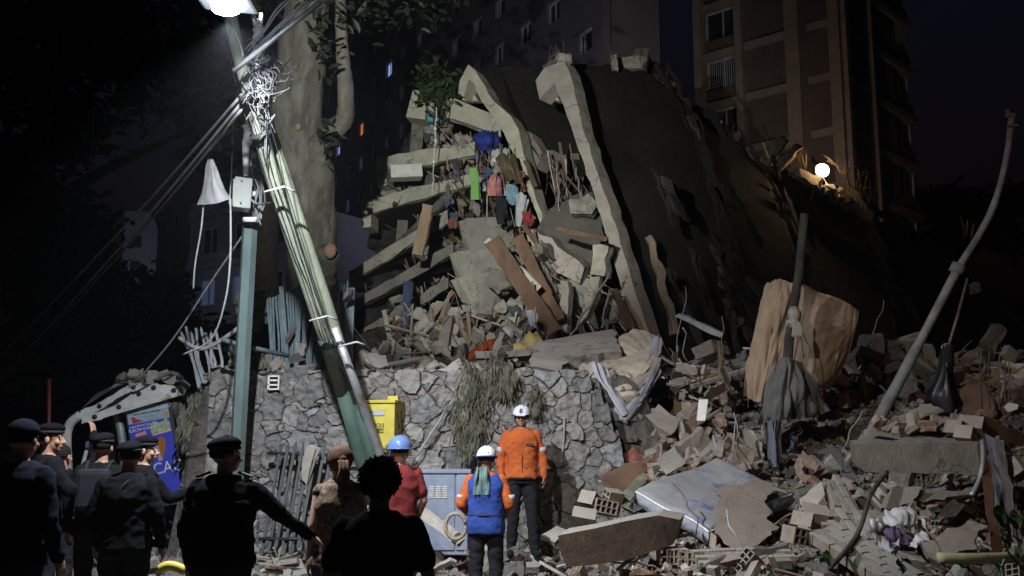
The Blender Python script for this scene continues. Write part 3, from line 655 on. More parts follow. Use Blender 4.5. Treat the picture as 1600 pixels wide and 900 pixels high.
# --- the great tilted fin, hook at its head
mb = MB(); mb.slab(PP(flat([(870, 99, 25), (880, 96, 25), (890, 110, 24.9), (911, 200, 24.2), (934, 270, 23.6), (961, 350, 22.8), (985, 430, 22.0), (1007, 500, 21.2), (1018, 530, 20.8), (990, 532, 20.9), (975, 470, 21.5), (955, 390, 22.4), (930, 310, 23.2), (905, 235, 23.9), (886, 180, 24.4), (874, 150, 24.7), (866, 130, 24.8), (843, 155, 25), (836, 125, 25), (850, 106, 25)])), (0.30, 0.42, 0.0), .012, .24, seed=6)
cpart('roof_fin', mb, M['pink'], 'long pinkish roof fin leaning to the right')
mb = MB(); mb.slab(PP([(861, 132, 25.3), (874, 158, 25.2), (845, 153, 25.4)]), (0.1, 0.2, 0), .0, .3); cpart('fin_notch', mb, M['cream'])
# --- layered roof slabs behind it, tipped up and running away to the right
def panel(pts, ext, seed, jag=.07, m='slabdark', name='tilted_roof_slab', step=.4):
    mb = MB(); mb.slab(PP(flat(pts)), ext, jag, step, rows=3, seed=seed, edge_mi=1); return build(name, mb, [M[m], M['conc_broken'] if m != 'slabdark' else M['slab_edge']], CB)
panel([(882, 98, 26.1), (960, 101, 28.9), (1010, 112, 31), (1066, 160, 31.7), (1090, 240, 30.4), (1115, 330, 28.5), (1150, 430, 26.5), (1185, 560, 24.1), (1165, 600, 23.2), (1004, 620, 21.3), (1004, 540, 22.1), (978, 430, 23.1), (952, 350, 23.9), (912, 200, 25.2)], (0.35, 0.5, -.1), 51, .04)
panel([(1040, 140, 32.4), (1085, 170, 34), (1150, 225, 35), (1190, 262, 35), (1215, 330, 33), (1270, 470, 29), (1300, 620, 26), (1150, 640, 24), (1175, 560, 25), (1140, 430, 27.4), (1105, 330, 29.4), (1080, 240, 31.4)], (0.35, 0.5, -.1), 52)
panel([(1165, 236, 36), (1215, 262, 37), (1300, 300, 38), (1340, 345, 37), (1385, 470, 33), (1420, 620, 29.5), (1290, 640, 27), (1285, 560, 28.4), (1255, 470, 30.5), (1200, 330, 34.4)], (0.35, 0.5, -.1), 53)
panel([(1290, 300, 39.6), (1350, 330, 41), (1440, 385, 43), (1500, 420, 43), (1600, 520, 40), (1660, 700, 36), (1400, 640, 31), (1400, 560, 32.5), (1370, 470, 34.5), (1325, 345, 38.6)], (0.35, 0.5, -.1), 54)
# strips torn out of the slab faces
for i, (pts) in enumerate((
        [(1008, 372, 23.9), (1016, 368, 23.9), (1036, 430, 23.3), (1048, 500, 22.4), (1056, 522, 22.2), (1046, 524, 22.2), (1034, 470, 22.8)],
        [(1117, 420, 26.2), (1122, 420, 26.2), (1160, 510, 24.4), (1150, 512, 24.4)],
        [(1098, 346, 28.4), (1106, 344, 28.4), (1140, 410, 26.6), (1132, 412, 26.6)],
        [(1160, 220, 35.1), (1164, 219, 35.1), (1208, 330, 33), (1203, 331, 33)])):
    mb = MB(); mb.slab(PP(pts), (0.04, -0.10, 0), .035, .22, seed=60 + i); build('torn_wood_strip', mb, M['wood'], CB)
# gutters and upstands along the slab edges give the fallen roof its ribs
for i, ln in enumerate(([(1000, 110, 31.2), (1072, 170, 31.8), (1100, 250, 30), (1150, 425, 26.4), (1180, 550, 24)], [(1085, 172, 34.2), (1185, 262, 35.2), (1225, 345, 33), (1290, 520, 28.8)], [(1225, 268, 37.2), (1340, 340, 37.2), (1395, 480, 33.2)], [(1352, 330, 41), (1500, 420, 43), (1590, 510, 40.4)])):
    mb = MB(); pts = catmull(PP(ln), 6); mb.tube([jit(p, .09) + Vector((0, -.25, .05)) for p in pts], [random.uniform(.10, .24) for _ in pts], 6, sm=False); build('broken_upstand', mb, M['slabdark'], CB)

random.seed(77)
for ln, n_ in (([(1000, 110, 31.0), (1068, 165, 31.4), (1100, 260, 29.6), (1120, 330, 27.8), (1155, 430, 26), (1180, 550, 23.6)], 26), ([(1090, 176, 34), (1185, 262, 34.9), (1225, 345, 32.6), (1290, 520, 28.4)], 22), ([(1225, 268, 37), (1340, 340, 36.9), (1395, 480, 33)], 14), ([(1040, 300, 25.2), (1060, 420, 24), (1100, 540, 22.6)], 9)):
    pts = catmull(PP(ln), 10)
    for k in range(n_):
        c = random.choice(pts) + Vector((random.gauss(0, .3), -.28, random.gauss(0, .3))); u = Vector((.45 + random.gauss(0, .1), .1, -1 + random.gauss(0, .2))).normalized(); v = Vector((.7, .7, .2)); L_, W_ = random.uniform(.5, 1.9), random.uniform(.1, .35); mb = MB()
        mb.slab([c - u * L_ / 2 - v * W_ * .3, c - u * L_ / 3 + v * W_ * .5, c + u * L_ / 2 + v * W_ * .4, c + u * L_ * .4 - v * W_ * .5], (.04, -.09, .02), .05, .2, seed=k); build('broken_plate', mb, M['slabdark'] if k % 3 else M['slab_edge'], CB)
# --- inside of the building between the fins: broken slabs and beams
panel([(822, 362, 22.6), (834, 356, 22.6), (872, 385, 22.2), (915, 418, 21.8), (905, 444, 21.8), (868, 425, 22.2), (834, 402, 22.5)], (0.2, .5, .1), 71, .02, 'pink', 'broken_beam', .25)
panel([(835, 355, 23.2), (892, 306, 25), (925, 300, 25), (945, 350, 24), (930, 420, 22.6), (914, 416, 22.3), (872, 383, 22.7)], (.1, .5, .1), 72, .05, 'conc_d', 'broken_wall', .25)
panel([(888, 312, 23.6), (918, 304, 23.6), (932, 318, 23.6), (925, 336, 23.6), (893, 334, 23.6)], (.1, .4, 0), 73, .04, 'conc', 'broken_wall', .2)
panel([(926, 382, 21.6), (950, 380, 21.6), (944, 432, 21.2), (922, 428, 21.2)], (.15, .2, 0), 74, .02, 'pale', 'broken_panel', .2)
panel([(922, 434, 21.2), (938, 432, 21.2), (925, 480, 20.8), (905, 508, 20.6), (914, 460, 21)], (.1, .15, 0), 75, .02, 'pink', 'broken_panel', .2)
panel([(876, 440, 21.4), (889, 440, 21.4), (886, 520, 20.6), (873, 512, 20.6)], (.1, .2, 0), 76, .02, 'pink', 'broken_panel', .2)
panel([(762, 430, 22.2), (790, 425, 22.2), (800, 448, 21.8), (770, 462, 21.8)], (.1, .3, 0), 77, .05, 'conc_d', 'broken_wall', .2)
# heart of the pile, painted dark for shade: a rough rubble body that closes every gap
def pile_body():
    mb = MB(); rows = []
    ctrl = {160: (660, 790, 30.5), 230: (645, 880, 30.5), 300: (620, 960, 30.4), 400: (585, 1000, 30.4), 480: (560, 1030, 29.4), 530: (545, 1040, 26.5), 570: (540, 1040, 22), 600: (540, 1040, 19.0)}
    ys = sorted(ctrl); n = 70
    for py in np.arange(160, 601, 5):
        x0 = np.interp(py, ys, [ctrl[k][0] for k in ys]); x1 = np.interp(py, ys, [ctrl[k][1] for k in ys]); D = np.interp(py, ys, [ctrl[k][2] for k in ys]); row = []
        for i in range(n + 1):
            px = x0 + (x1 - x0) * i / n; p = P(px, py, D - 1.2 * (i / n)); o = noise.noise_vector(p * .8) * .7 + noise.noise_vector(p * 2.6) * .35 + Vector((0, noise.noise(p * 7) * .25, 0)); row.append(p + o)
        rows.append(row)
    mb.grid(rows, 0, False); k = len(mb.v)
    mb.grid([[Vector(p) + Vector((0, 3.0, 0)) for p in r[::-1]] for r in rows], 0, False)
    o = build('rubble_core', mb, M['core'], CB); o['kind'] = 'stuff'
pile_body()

# ------------------------------------------------------------ loose debris: prototypes and scattering
def protos():
    d = {}
    def reg(k, mb, m, n=None):
        o = build(n or k, mb, m, local=True); C.objects.unlink(o); d.setdefault(k, []).append(o)
    for i in range(7):
        mb = MB(); mb.chunk((0, 0, 0), (1, random.uniform(.5, .9), random.uniform(.3, .7)), i, cuts=3); reg('concrete_chunk', mb, M['conc_broken'] if i % 2 else M['conc'])
    for i in range(4):
        mb = MB(); mb.chunk((0, 0, 0), (1, random.uniform(.6, .9), random.uniform(.4, .7)), i + 40, cuts=3); reg('masonry_lump', mb, M['claytan'] if i % 2 else M['brick'])
    for i in range(5):
        mb = MB(); k = random.randint(5, 7); pts = [(math.cos(a) * random.uniform(.35, .6), math.sin(a) * random.uniform(.3, .6), 0) for a in [j / k * 6.283 for j in range(k)]]
        mb.slab(pts, (0, 0, random.uniform(.07, .14)), .02, .12, seed=i, edge_mi=1); reg('broken_slab', mb, [M['pale'] if i % 2 else M['conc'], M['conc_broken']])
    for i in range(5):
        mb = MB(); l = 1.0; mb.slab([(-.5, -.06, 0), (.5, -.05, 0), (.5 + random.uniform(-.1, .1), .05, 0), (-.5, .06, 0)], (0, 0, .035), .006, .12, seed=i)
        reg('wood_plank', mb, M['wood'] if i % 3 else M['pale'])
    for i in range(3):
        mb = MB(); mb.chunk((0, 0, 0), (.24, .115, .075), i + 20, cuts=2, amp=.07, rot=Matrix.Identity(3)); reg('broken_brick', mb, [M['brick'], M['claytan'], M['claytan']][i])
    # hollow clay block with cells
    for i in range(3):
        mb = MB(); n1, n2, t = 4, 2, .013; Lx, Ly, Lz = .25, .13, .30 * (1, .6, .8)[i]
        for a in range(n1 + 1): mb.box((-Lx / 2 + a * Lx / n1, 0, 0), (t, Ly + t, Lz))
        for b in range(n2 + 1):
            for a in range(n1): mb.box((-Lx / 2 + (a + .5) * Lx / n1, -Ly / 2 + b * Ly / n2, 0), (Lx / n1 - t, t, Lz * .996))
        reg('hollow_block', mb, M['claytan'] if i else M['brick'])
    for i in range(4):
        mb = MB(); q = [Vector((0, 0, 0))]
        for k in range(6): q.append(q[-1] + Vector((.17, random.uniform(-.05, .05), random.uniform(-.06, .06))))
        mb.tube(catmull(q, 3), .008, 5); reg('bent_rod', mb, M['rod'] if i < 2 else M['cable_pale'])
    cols = [(0.30, 0.29, 0.28), (0.09, 0.11, 0.19), (0.26, 0.10, 0.085), (0.40, 0.39, 0.37), (0.07, 0.07, 0.08), (0.34, 0.27, 0.18)]
    for i, c in enumerate(cols):
        m_ = mat('rag_cloth_%d' % i, c, tuple(x * .7 for x in c), 4, .95, .2, bscale=60)
        rows = [[Vector((a * .25 + random.uniform(-.06, .06), random.uniform(-.16, .16), -b * .22 + random.uniform(-.05, .05))) for a in range(4)] for b in range(4)]
        mb = cloth(rows, 5, 5, .04, 7, i + 3); reg('torn_cloth', mb, m_)
    for i in range(3):
        mb = MB(); mb.slab([(-.5, -.3, 0), (.4, -.32, 0), (.5, .1, 0), (.2, .34, 0), (-.45, .3, 0)], (0, 0, .02), .03, .1, seed=i); reg('splintered_panel', mb, [M['wood_d'], M['pale'], M['claytan']][i])
    return d
PR = protos()
CAT = {'concrete_chunk': 'concrete chunk', 'masonry_lump': 'masonry lump', 'broken_slab': 'slab fragment', 'wood_plank': 'plank', 'broken_brick': 'brick', 'hollow_block': 'hollow block', 'bent_rod': 'bent rod', 'torn_cloth': 'cloth', 'splintered_panel': 'board'}
LOOK = {'concrete_chunk': ['grey', 'brownish'] * 4, 'masonry_lump': ['reddish', 'tan', 'reddish', 'tan'], 'broken_slab': ['grey', 'pale'] * 3, 'wood_plank': ['pale', 'brown', 'brown', 'pale', 'brown'], 'broken_brick': ['terracotta', 'tan', 'tan'], 'hollow_block': ['terracotta', 'tan', 'tan'],
        'bent_rod': ['rusty', 'rusty', 'pale', 'pale'], 'torn_cloth': ['grey', 'blue', 'red', 'pale', 'black', 'tan'], 'splintered_panel': ['dark', 'pale', 'tan']}
def topx(p):
    v = Vector(p) - cam.location; D = v.y * ct + v.z * st; b = (-v.y * st + v.z * ct) / D; return 800 + v.x / D * F, 450 - b * F, D
KEEP = [(905, 505, 1040, 665, 15.4), (818, 508, 974, 588, 16), (1158, 430, 1346, 700, 14.3), (1440, 535, 1505, 650, 12.2), (985, 705, 1245, 835, 11.9), (1110, 745, 1220, 872, 11.2), (1332, 680, 1536, 748, 10.7), (704, 492, 796, 566, 20.5), (866, 800, 1064, 886, 10.4), (1372, 784, 1460, 868, 9.2), (1440, 810, 1548, 884, 9.0), (1180, 560, 1300, 668, 13.2), (1082, 618, 1112, 662, 12.6), (790, 640, 860, 872, 12.6), (716, 690, 806, 900, 10.6), (1246, 750, 1345, 888, 9.9), (1355, 655, 1500, 676, 11.4), (1374, 758, 1444, 800, 9.8)]
def blocked(p, r=0.0):
    x, y, D = topx(p); m = r * F / D
    return any(a - m < x < c + m and b - m < y < d + m and D < dm for a, b, c, d, dm in KEEP)
def drop(kind, p, size, rot, where, sc=None, idx=None):
    i = idx if idx is not None else random.randrange(len(PR[kind])); i %= len(PR[kind])
    src = PR[kind][i]; o = src.copy(); C.objects.link(o); o.location = p; o.rotation_euler = rot
    o.scale = sc if sc else (size, size, size); m = max(o.scale) * max(src.dimensions) if src.dimensions.length > 0 else max(o.scale)
    big = 'big' if max(o.scale) > .6 else ('small' if max(o.scale) < .22 else 'mid-sized')
    if kind in ('broken_brick', 'hollow_block'): big = 'loose'
    o['where'] = where; o['desc'] = '%s %s %s' % (big, LOOK[kind][i], CAT[kind]); return tag(o, o['desc'] + ' ' + where, CAT[kind], CAT[kind] + 's ' + where)
def inpoly(x, y, pl):
    c = False; j = len(pl) - 1
    for i in range(len(pl)):
        if (pl[i][1] > y) != (pl[j][1] > y) and x < (pl[j][0] - pl[i][0]) * (y - pl[i][1]) / (pl[j][1] - pl[i][1] + 1e-9) + pl[i][0]: c = not c
        j = i
    return c
def scatter_face(pl, Dfn, kinds, n, where, seed, size=(.3, .9), tilt=1.2, aim=None):
    """debris on a steep face given by a polygon and its distance"""
    rd = random.Random(seed); random.seed(seed); xs = [p[0] for p in pl]; ys = [p[1] for p in pl]; k = 0
    while k < n:
        x = rd.uniform(min(xs), max(xs)); y = rd.uniform(min(ys), max(ys))
        if not inpoly(x, y, pl) or blocked(P(x, y, Dfn(x, y)), .12): continue
        k += 1; kd = rd.choices(list(kinds), weights=list(kinds.values()))[0]; s_ = rd.uniform(*size)
        rot = (rd.uniform(-tilt, tilt), rd.uniform(-tilt, tilt), rd.uniform(0, 6.3))
        if aim is not None: rot = (rd.gauss(0, .35), aim + rd.gauss(0, .3), rd.gauss(0, .5))
        if kd == 'wood_plank': sc = (s_ * 2.2, s_ * rd.uniform(.6, 1.6), s_ * 1.2)
        elif kd == 'bent_rod': sc = (s_ * 2, s_ * 1.6, s_ * 1.6)
        elif kd in ('broken_brick', 'hollow_block'): sc = (1.1, 1.1, 1.1)
        else: sc = None
        drop(kd, P(x, y, Dfn(x, y) + rd.uniform(-.4, .2)), s_, rot, where, sc)
DB = {'broken_slab': 3, 'concrete_chunk': 3, 'wood_plank': 5, 'bent_rod': 3, 'splintered_panel': 3, 'torn_cloth': 2}
# debris squeezed between the balcony levels, leaning the way the floors fell
scatter_face([(668, 196), (775, 235), (800, 330), (700, 350), (690, 240)], lambda x, y: 26.9 - (x - 660) * .009, {'wood_plank': 5, 'torn_cloth': 5, 'splintered_panel': 3, 'bent_rod': 3, 'broken_slab': 2}, 110, 'between the upper balconies', 101, (.15, .45), aim=1.2)
scatter_face([(600, 300), (740, 262), (735, 275), (600, 318)], lambda x, y: 28.4 - (x - 590) * .011, {'wood_plank': 4, 'torn_cloth': 3, 'broken_slab': 2, 'concrete_chunk': 2}, 36, 'on the third balcony level', 102, (.25, .55))
scatter_face([(660, 300), (745, 300), (715, 480), (560, 560), (640, 400)], lambda x, y: 29.6 - (x - 560) * .011, DB, 110, 'in the squeezed left-hand floors', 103, (.2, .6), aim=.75)
scatter_face([(740, 235), (808, 250), (850, 350), (815, 350), (760, 330)], lambda x, y: 24.2, {'torn_cloth': 8, 'wood_plank': 3, 'bent_rod': 3, 'splintered_panel': 2}, 90, 'spilling out under the pale roof fin', 104, (.14, .42), aim=1.3)
scatter_face([(640, 480), (830, 480), (850, 540), (560, 565)], lambda x, y: 21.5 - (y - 480) * .012, DB, 150, 'in the heap above the stone wall', 105, (.18, .6), aim=None)
scatter_face([(800, 360), (870, 400), (950, 440), (990, 510), (830, 520)], lambda x, y: 22.3, {'broken_slab': 3, 'wood_plank': 5, 'bent_rod': 4, 'concrete_chunk': 2, 'splintered_panel': 2}, 60, 'in the hollow between the roof fins', 106, (.3, .8), aim=.9)
scatter_face([(850, 250), (900, 250), (925, 300), (860, 340)], lambda x, y: 25.2, {'wood_plank': 4, 'bent_rod': 5}, 26, 'hanging under the edge beam', 107, (.4, .9), aim=1.25)
scatter_face([(668, 196), (760, 222), (740, 245), (668, 240)], lambda x, y: 27.2 - (x - 660) * .011, {'concrete_chunk': 3, 'torn_cloth': 4, 'broken_slab': 3}, 40, 'on the second balcony level', 108, (.2, .45))
# rubble along roof edges on the skyline
for i, (x, y, D) in enumerate(((985, 100, 29.6), (1000, 95, 30), (880, 94, 25.3), (862, 100, 25.4), (1010, 108, 31), (1045, 130, 31.2), (1120, 190, 34), (960, 99, 28.6), (1150, 215, 34.6), (1190, 255, 35.2))):
    drop('concrete_chunk', P(x, y, D), .6, (i, i * 2, i), 'on the upper roof edge', (.9, .6, .6) if i < 2 else (.45, .35, .3), idx=i % 7)
    for k in range(3): drop('bent_rod', P(x + random.uniform(-8, 8), y, D), 1, (random.uniform(-1, 1), random.uniform(-2.4, -.6), random.uniform(0, 6)), 'on the upper roof edge', (.45, 1, 1), idx=k % 2)

# ------------------------------------------------------------ single pieces one can point at
def single(name, mb, m, label, cat, group=None): return tag(build(name, mb, m), label, cat, group)
def plank_px(a, b, w_, th, m, label, name='wooden_plank', cat='plank', group=None, jag=.01, seed=1):
    A = P(*a); B = P(*b); d = (B - A).normalized(); s_ = d.cross(Vector((0, 1, 0))).normalized() * (w_ / 2); mb = MB(); mb.slab([A - s_, A + s_, B + s_, B - s_], (0.03, th, 0.02), jag, .15, seed=seed); return single(name, mb, M[m], label, cat, group)
plank_px((768, 374, 20.6), (866, 520, 19.2), .34, .28, 'wood_d', 'thick brown beam slanting down through the middle of the collapse', 'wooden_beam', 'beam')
plank_px((808, 368, 21.6), (872, 500, 20.2), .26, .22, 'wood_d', 'thinner dark brown beam just behind the thick slanting one', 'wooden_beam', 'beam', seed=2)
plank_px((868, 356, 21.5), (948, 374, 21.0), .10, .10, 'wood_d', 'short brown batten sticking out towards the tilted fin', 'wooden_batten', 'batten', seed=3)
plank_px((958, 452, 20.8), (988, 512, 20.2), .16, .10, 'wood_d', 'dark board leaning under the foot of the tilted fin', 'wooden_board', 'board', seed=4)
plank_px((668, 320, 24.8), (652, 398, 24.6), .26, .1, 'wood', 'broad orange-brown plank standing upright among the balconies', 'fallen_plank', 'plank', seed=5)
plank_px((740, 262, 23.9), (742, 312, 23.8), .20, .10, 'leaf', 'bright green upright strip among the hanging debris', 'green_box', 'box')
bpy.data.objects['green_box'].data.materials[0] = mat('bright_green', (0.20, 0.42, 0.12), (0.15, 0.34, 0.09), 4)
plank_px((760, 375, 20.9), (842, 452, 20.2), .16, .08, 'pale', 'pale metal window frame piece crossing behind the brown beam', 'frame_piece', 'frame piece', seed=7)
plank_px((820, 250, 24.3), (836, 292, 24.2), .12, .08, 'wood_d', 'narrow dark lath hanging beneath the pale curved fin', 'lath', 'lath')
for i, (a, b) in enumerate((((955, 420, 20.6), (890, 524, 19.6)), ((952, 452, 20.4), (940, 512, 19.8)), ((933, 448, 20.4), (956, 460, 20.3)), ((832, 440, 20), (844, 530, 19)), ((870, 250, 24.6), (874, 330, 24)), ((900, 262, 24.6), (912, 330, 24)))):
    mb = MB(); mb.tube(sag(P(*a), P(*b), .06, 8, .03), .022, 6)
    single('bent_pipe', mb, M['cable_pale'], ['long pale pipe leaning from the fin down to the fallen slab', 'thin pale pipe standing just right of the long one', 'short bent pale pipe joining two others', 'thin wire dangling in front of the brown beams', 'thin rod hanging left under the edge beam', 'thin rod hanging right under the edge beam'][i], 'pipe')
def cl(name, rows, col, label, cat='cloth', fold=.05, freq=8, seed=1, c2=None, m=None, **k):
    mb = cloth([[P(*q) for q in r] for r in rows], 6, 6, fold, freq, seed, **k)
    return single(name, mb, m or mat(name + '_fabric', col, c2 or tuple(x * .75 for x in col), 5, .9, .15, bscale=80), label, cat)
cl('blue_cloth', [[(748, 208, 24.6), (758, 203, 24.2), (768, 206, 24.3), (778, 212, 24.6)], [(746, 220, 24.5), (758, 218, 23.9), (768, 220, 24.0), (777, 222, 24.5)], [(752, 232, 24.6), (760, 234, 24.2), (768, 232, 24.3), (774, 230, 24.6)]], (0.03, 0.05, 0.30), 'deep blue bundled cloth under the pale curved fin', fold=.12, seed=3)
cl('white_cloth', [[(770, 222, 24.6), (782, 226, 24.5), (794, 236, 24.4)], [(768, 236, 24.4), (778, 242, 24.2), (788, 250, 24.2)], [(764, 252, 24.4), (772, 258, 24.2), (778, 262, 24.3)]], (.55, .55, .55), 'pale pinkish cloth hanging beside the blue bundle', fold=.1, seed=4)
cl('brown_sack', [[(776, 246, 24.2), (790, 240, 24.0), (806, 246, 24.2)], [(778, 264, 23.8), (795, 262, 23.5), (814, 270, 23.8)], [(790, 280, 24.0), (804, 284, 23.8), (818, 290, 24.0)]], (.15, .12, .07), 'brown rolled carpet wedged below the pale curved fin', 'carpet', fold=.05, seed=5)
rb = cl('striped_shirt', [[(766, 274, 23.7), (774, 272, 23.6), (782, 278, 23.7)], [(764, 292, 23.6), (773, 290, 23.5), (783, 294, 23.6)], [(762, 306, 23.6), (774, 306, 23.5), (784, 310, 23.7)]], (.55, .28, .10), 'orange, yellow and purple shirt hanging from the wreck', 'shirt', fold=.06, seed=6, c2=(.30, .08, .22))
cl('black_cloth', [[(774, 308, 23.5), (782, 306, 23.4), (790, 310, 23.5)], [(775, 324, 23.4), (783, 324, 23.3), (790, 326, 23.4)], [(776, 344, 23.5), (783, 350, 23.4), (790, 342, 23.5)]], (.02, .02, .025), 'black garment dangling below the striped shirt', 'garment', seed=7)
cl('red_cloth', [[(818, 334, 23.2), (824, 330, 23.1), (832, 336, 23.2)], [(817, 343, 23.1), (825, 342, 23.0), (833, 346, 23.1)], [(820, 352, 23.2), (826, 354, 23.1), (831, 352, 23.2)]], (.30, .05, .045), 'small red cloth at the foot of the pale curved fin', seed=8)
cl('grey_shirt', [[(806, 304, 23.6), (816, 300, 23.5), (826, 312, 23.6)], [(806, 322, 23.5), (814, 322, 23.4), (822, 328, 23.5)], [(806, 352, 23.6), (812, 354, 23.5), (816, 348, 23.6)]], (.50, .52, .53), 'light grey shirt hanging left of the small red cloth', 'shirt', seed=9)
cl('light_blue_cloth', [[(794, 292, 23.8), (802, 290, 23.7), (810, 294, 23.8)], [(792, 306, 23.7), (801, 306, 23.6), (810, 308, 23.7)], [(790, 316, 23.8), (800, 320, 23.7), (808, 318, 23.8)]], (.22, .36, .48), 'light blue cloth beside the striped shirt', seed=10)
cl('navy_cloth', [[(632, 440, 24.4), (638, 438, 24.3), (644, 440, 24.4)], [(630, 470, 24.2), (636, 470, 24.1), (642, 472, 24.2)], [(624, 508, 24.2), (630, 510, 24.1), (634, 504, 24.2)]], (.05, .07, .14), 'long navy cloth hanging in the dark left floors', seed=11)
mb = MB(); mb.box(P(634, 270, 26.6), (.85, .5, .36), Euler((0, -.1, .2)).to_matrix(), bev=.04); single('white_box', mb, M['white'], 'dusty white appliance box on the second balcony', 'appliance')
mb = MB(); mb.box(P(806, 268, 24), (.01, .01, .01)); mb = MB()
# white rope with knots hanging before the upper balconies
pts = sag(P(682, 168, 25.3), P(676, 300, 25.2), 0, 20, .02); mb.tube(pts, .014, 5)
for k in (5, 8, 13): mb.ball(pts[k], .05, 5)
single('hanging_rope', mb, M['white'], 'white knotted rope hanging before the upper balconies', 'rope')
# vines on the top balcony
root = thing('balcony_plant', P(680, 150, 26.2), 'green leafy plant growing over the top balcony', 'plant'); mb = MB()
for (x, y, n, r_) in ((672, 118, 70, (.45, .3, .55)), (665, 140, 35, (.35, .3, .5)), (705, 125, 30, (.35, .3, .4)), (690, 150, 40, (.6, .3, .3)), (684, 172, 24, (.15, .15, .5))): leaves(mb, P(x, y, 26.2), r_, n, .26, x)
build('foliage', mb, M['leaf'], root); mb = MB()
for (x, y) in ((672, 112), (705, 118), (660, 130)): mb.tube([P(685, 165, 26.3), P((685 + x) / 2, (165 + y) / 2, 26.1), P(x, y, 26.2)], .02, 5)
for x in (676, 684, 691, 696): mb.tube(sag(P(x, 152, 26.0), P(x + 2, 190, 25.9), 0, 6, .05), .02, 4)
build('stem', mb, M['bark'], root)

# ------------------------------------------------------------ lit debris and the work lamp on the roof
mb = MB(); mb.slab(PP([(1185, 252, 34.6), (1216, 214, 34.6), (1228, 222, 34.4), (1200, 260, 34.4)]), (.2, .25, .1), .03, .2, seed=81); single('roof_plank', mb, M['wood'], 'thick orange-lit plank sticking up left of the roof lamp, the outer one', 'plank', 'planks by the roof lamp')
mb = MB(); mb.slab(PP([(1206, 258, 34.2), (1240, 226, 34.2), (1250, 232, 34), (1218, 268, 34)]), (.2, .25, .1), .03, .2, seed=82); single('roof_plank', mb, M['wood'], 'thick orange-lit plank sticking up left of the roof lamp, the inner one', 'plank', 'planks by the roof lamp')
mb = MB(); mb.slab(PP([(1228, 262, 34.2), (1250, 262, 34), (1284, 280, 33.9), (1276, 292, 33.8), (1250, 278, 33.9)]), (.1, .3, -.1), .04, .15, seed=83); single('lit_slab_edge', mb, M['pale'], 'bright broken slab edge directly under the roof lamp', 'slab fragment')
mb = MB(); mb.slab(PP([(1316, 282, 33.9), (1330, 290, 33.9), (1352, 320, 33.8), (1368, 340, 33.8), (1362, 348, 33.8), (1340, 334, 33.8), (1324, 308, 33.9)]), (.2, .3, -.1), .05, .15, seed=84); single('lit_slab_edge', mb, M['pale'], 'pale torn slab edge bristling with rods right of the roof lamp', 'slab fragment')
mb = MB(); mb.slab(PP([(1300, 300, 33.8), (1316, 296, 33.8), (1330, 312, 33.7), (1318, 320, 33.7)]), (.2, .3, -.1), .05, .15, seed=85); single('lit_wood_piece', mb, M['wood'], 'broken brown wood between the roof lamp and the bristling edge', 'wood')
random.seed(9)
for k in range(46):
    x = random.uniform(1308, 1372); y = 262 + (x - 1308) * 1.05 + random.uniform(-4, 8); drop('bent_rod', P(x, y, 33.7), 1, (random.uniform(-1, 1), random.uniform(-2.6, -.2), random.uniform(-.6, 1.6)), 'beside the roof lamp', (random.uniform(.3, .8),) * 3, idx=random.choice((0, 1)))
for k in range(26):
    x = random.uniform(1190, 1262); y = 216 + (x - 1190) * .45; drop(random.choice(('bent_rod', 'wood_plank')), P(x, y + random.uniform(0, 22), 34.5), 1, (random.uniform(-1, 1), random.uniform(-2, -.4), random.uniform(-1, 1)), 'beside the roof lamp', (random.uniform(.3, .9),) * 3)
for k in range(18):
    x = random.uniform(1290, 1350); drop('concrete_chunk', P(x, 292 + (x - 1290) * .8 + random.uniform(-6, 6), 34), 1, (k, k, k), 'beside the roof lamp', (random.uniform(.2, .45),) * 3)
root = thing('work_lamp', WORK - Vector((0, 0, .5)), 'glaring work lamp standing on the collapsed roof', 'lamp')
mb = MB(); mb.box(WORK + Vector((0, .12, 0)), (.5, .2, .4), bev=.03); build('housing', mb, M['dark'], root)
mb = MB(); mb.ball(WORK + Vector((0, 0.0, 0)), (.23, .05, .23), 10); build('bulb', mb, mat('lamp_glow_warm', (1, .8, .5), rough=.5, bump=0, emit=(1.0, .74, .42, 60)), root)
mb = MB()
for s_ in (-1, 0, 1): mb.tube([WORK + Vector((0, .2, -.1)), WORK + Vector((s_ * .45, .4 - abs(s_) * .4, -1.0))], .025, 6)
build('stand', mb, M['metal'], root)
for i, (x, y) in enumerate(((1105, 360), (1185, 380), (1240, 300))): pass
for i, (x, y, D) in enumerate(((1505, 350, 30), (1512, 355, 30), (1520, 360, 30), (1508, 362, 30))):
    drop('wood_plank', P(x, y, D), 1, (random.uniform(-1, 1), random.uniform(-2, -1), 0), 'behind the bent pole', (.45, .5, .8))
drop('broken_brick', P(1523, 450, 24), 1, (1, 1, 1), 'behind the bent pole', (1, 1, 3))
# ================================================================== POLES AND LINES
M['pole_green'] = mat('pale_green_paint', (0.27, 0.29, 0.21), (0.19, 0.205, 0.15), 3, .85, .2, (0.22, 0.24, 0.19), -.01, stretch=(1, 1, .3))
M['pole_dark'] = mat('dark_green_paint', (0.05, 0.085, 0.065), (0.035, 0.06, 0.045), 4, .8, .15)
M['post_teal'] = mat('grey_green_paint', (0.14, 0.19, 0.18), (0.10, 0.135, 0.13), 4, .5, .15, (0.13, 0.12, 0.10), -.02, stretch=(1, 1, .3))
M['blue_steel'] = mat('blue_grey_steel', (0.15, 0.20, 0.215), (0.09, 0.125, 0.135), 6, .6, .2, (0.16, 0.13, 0.10), 0.0)
def P_ground(px, py, D, below):
    p = P(px, py, D); return p
LP = thing('leaning_pole', P(585, 790, 11.9), 'bundle of tall pale green poles leaning over the street below the bright lamp', 'pole')
def polepart(name, pts, r, m, n=14):
    mb = MB(); w_ = PP(pts); mb.tube(w_, r, n); return build(name, mb, m, LP)
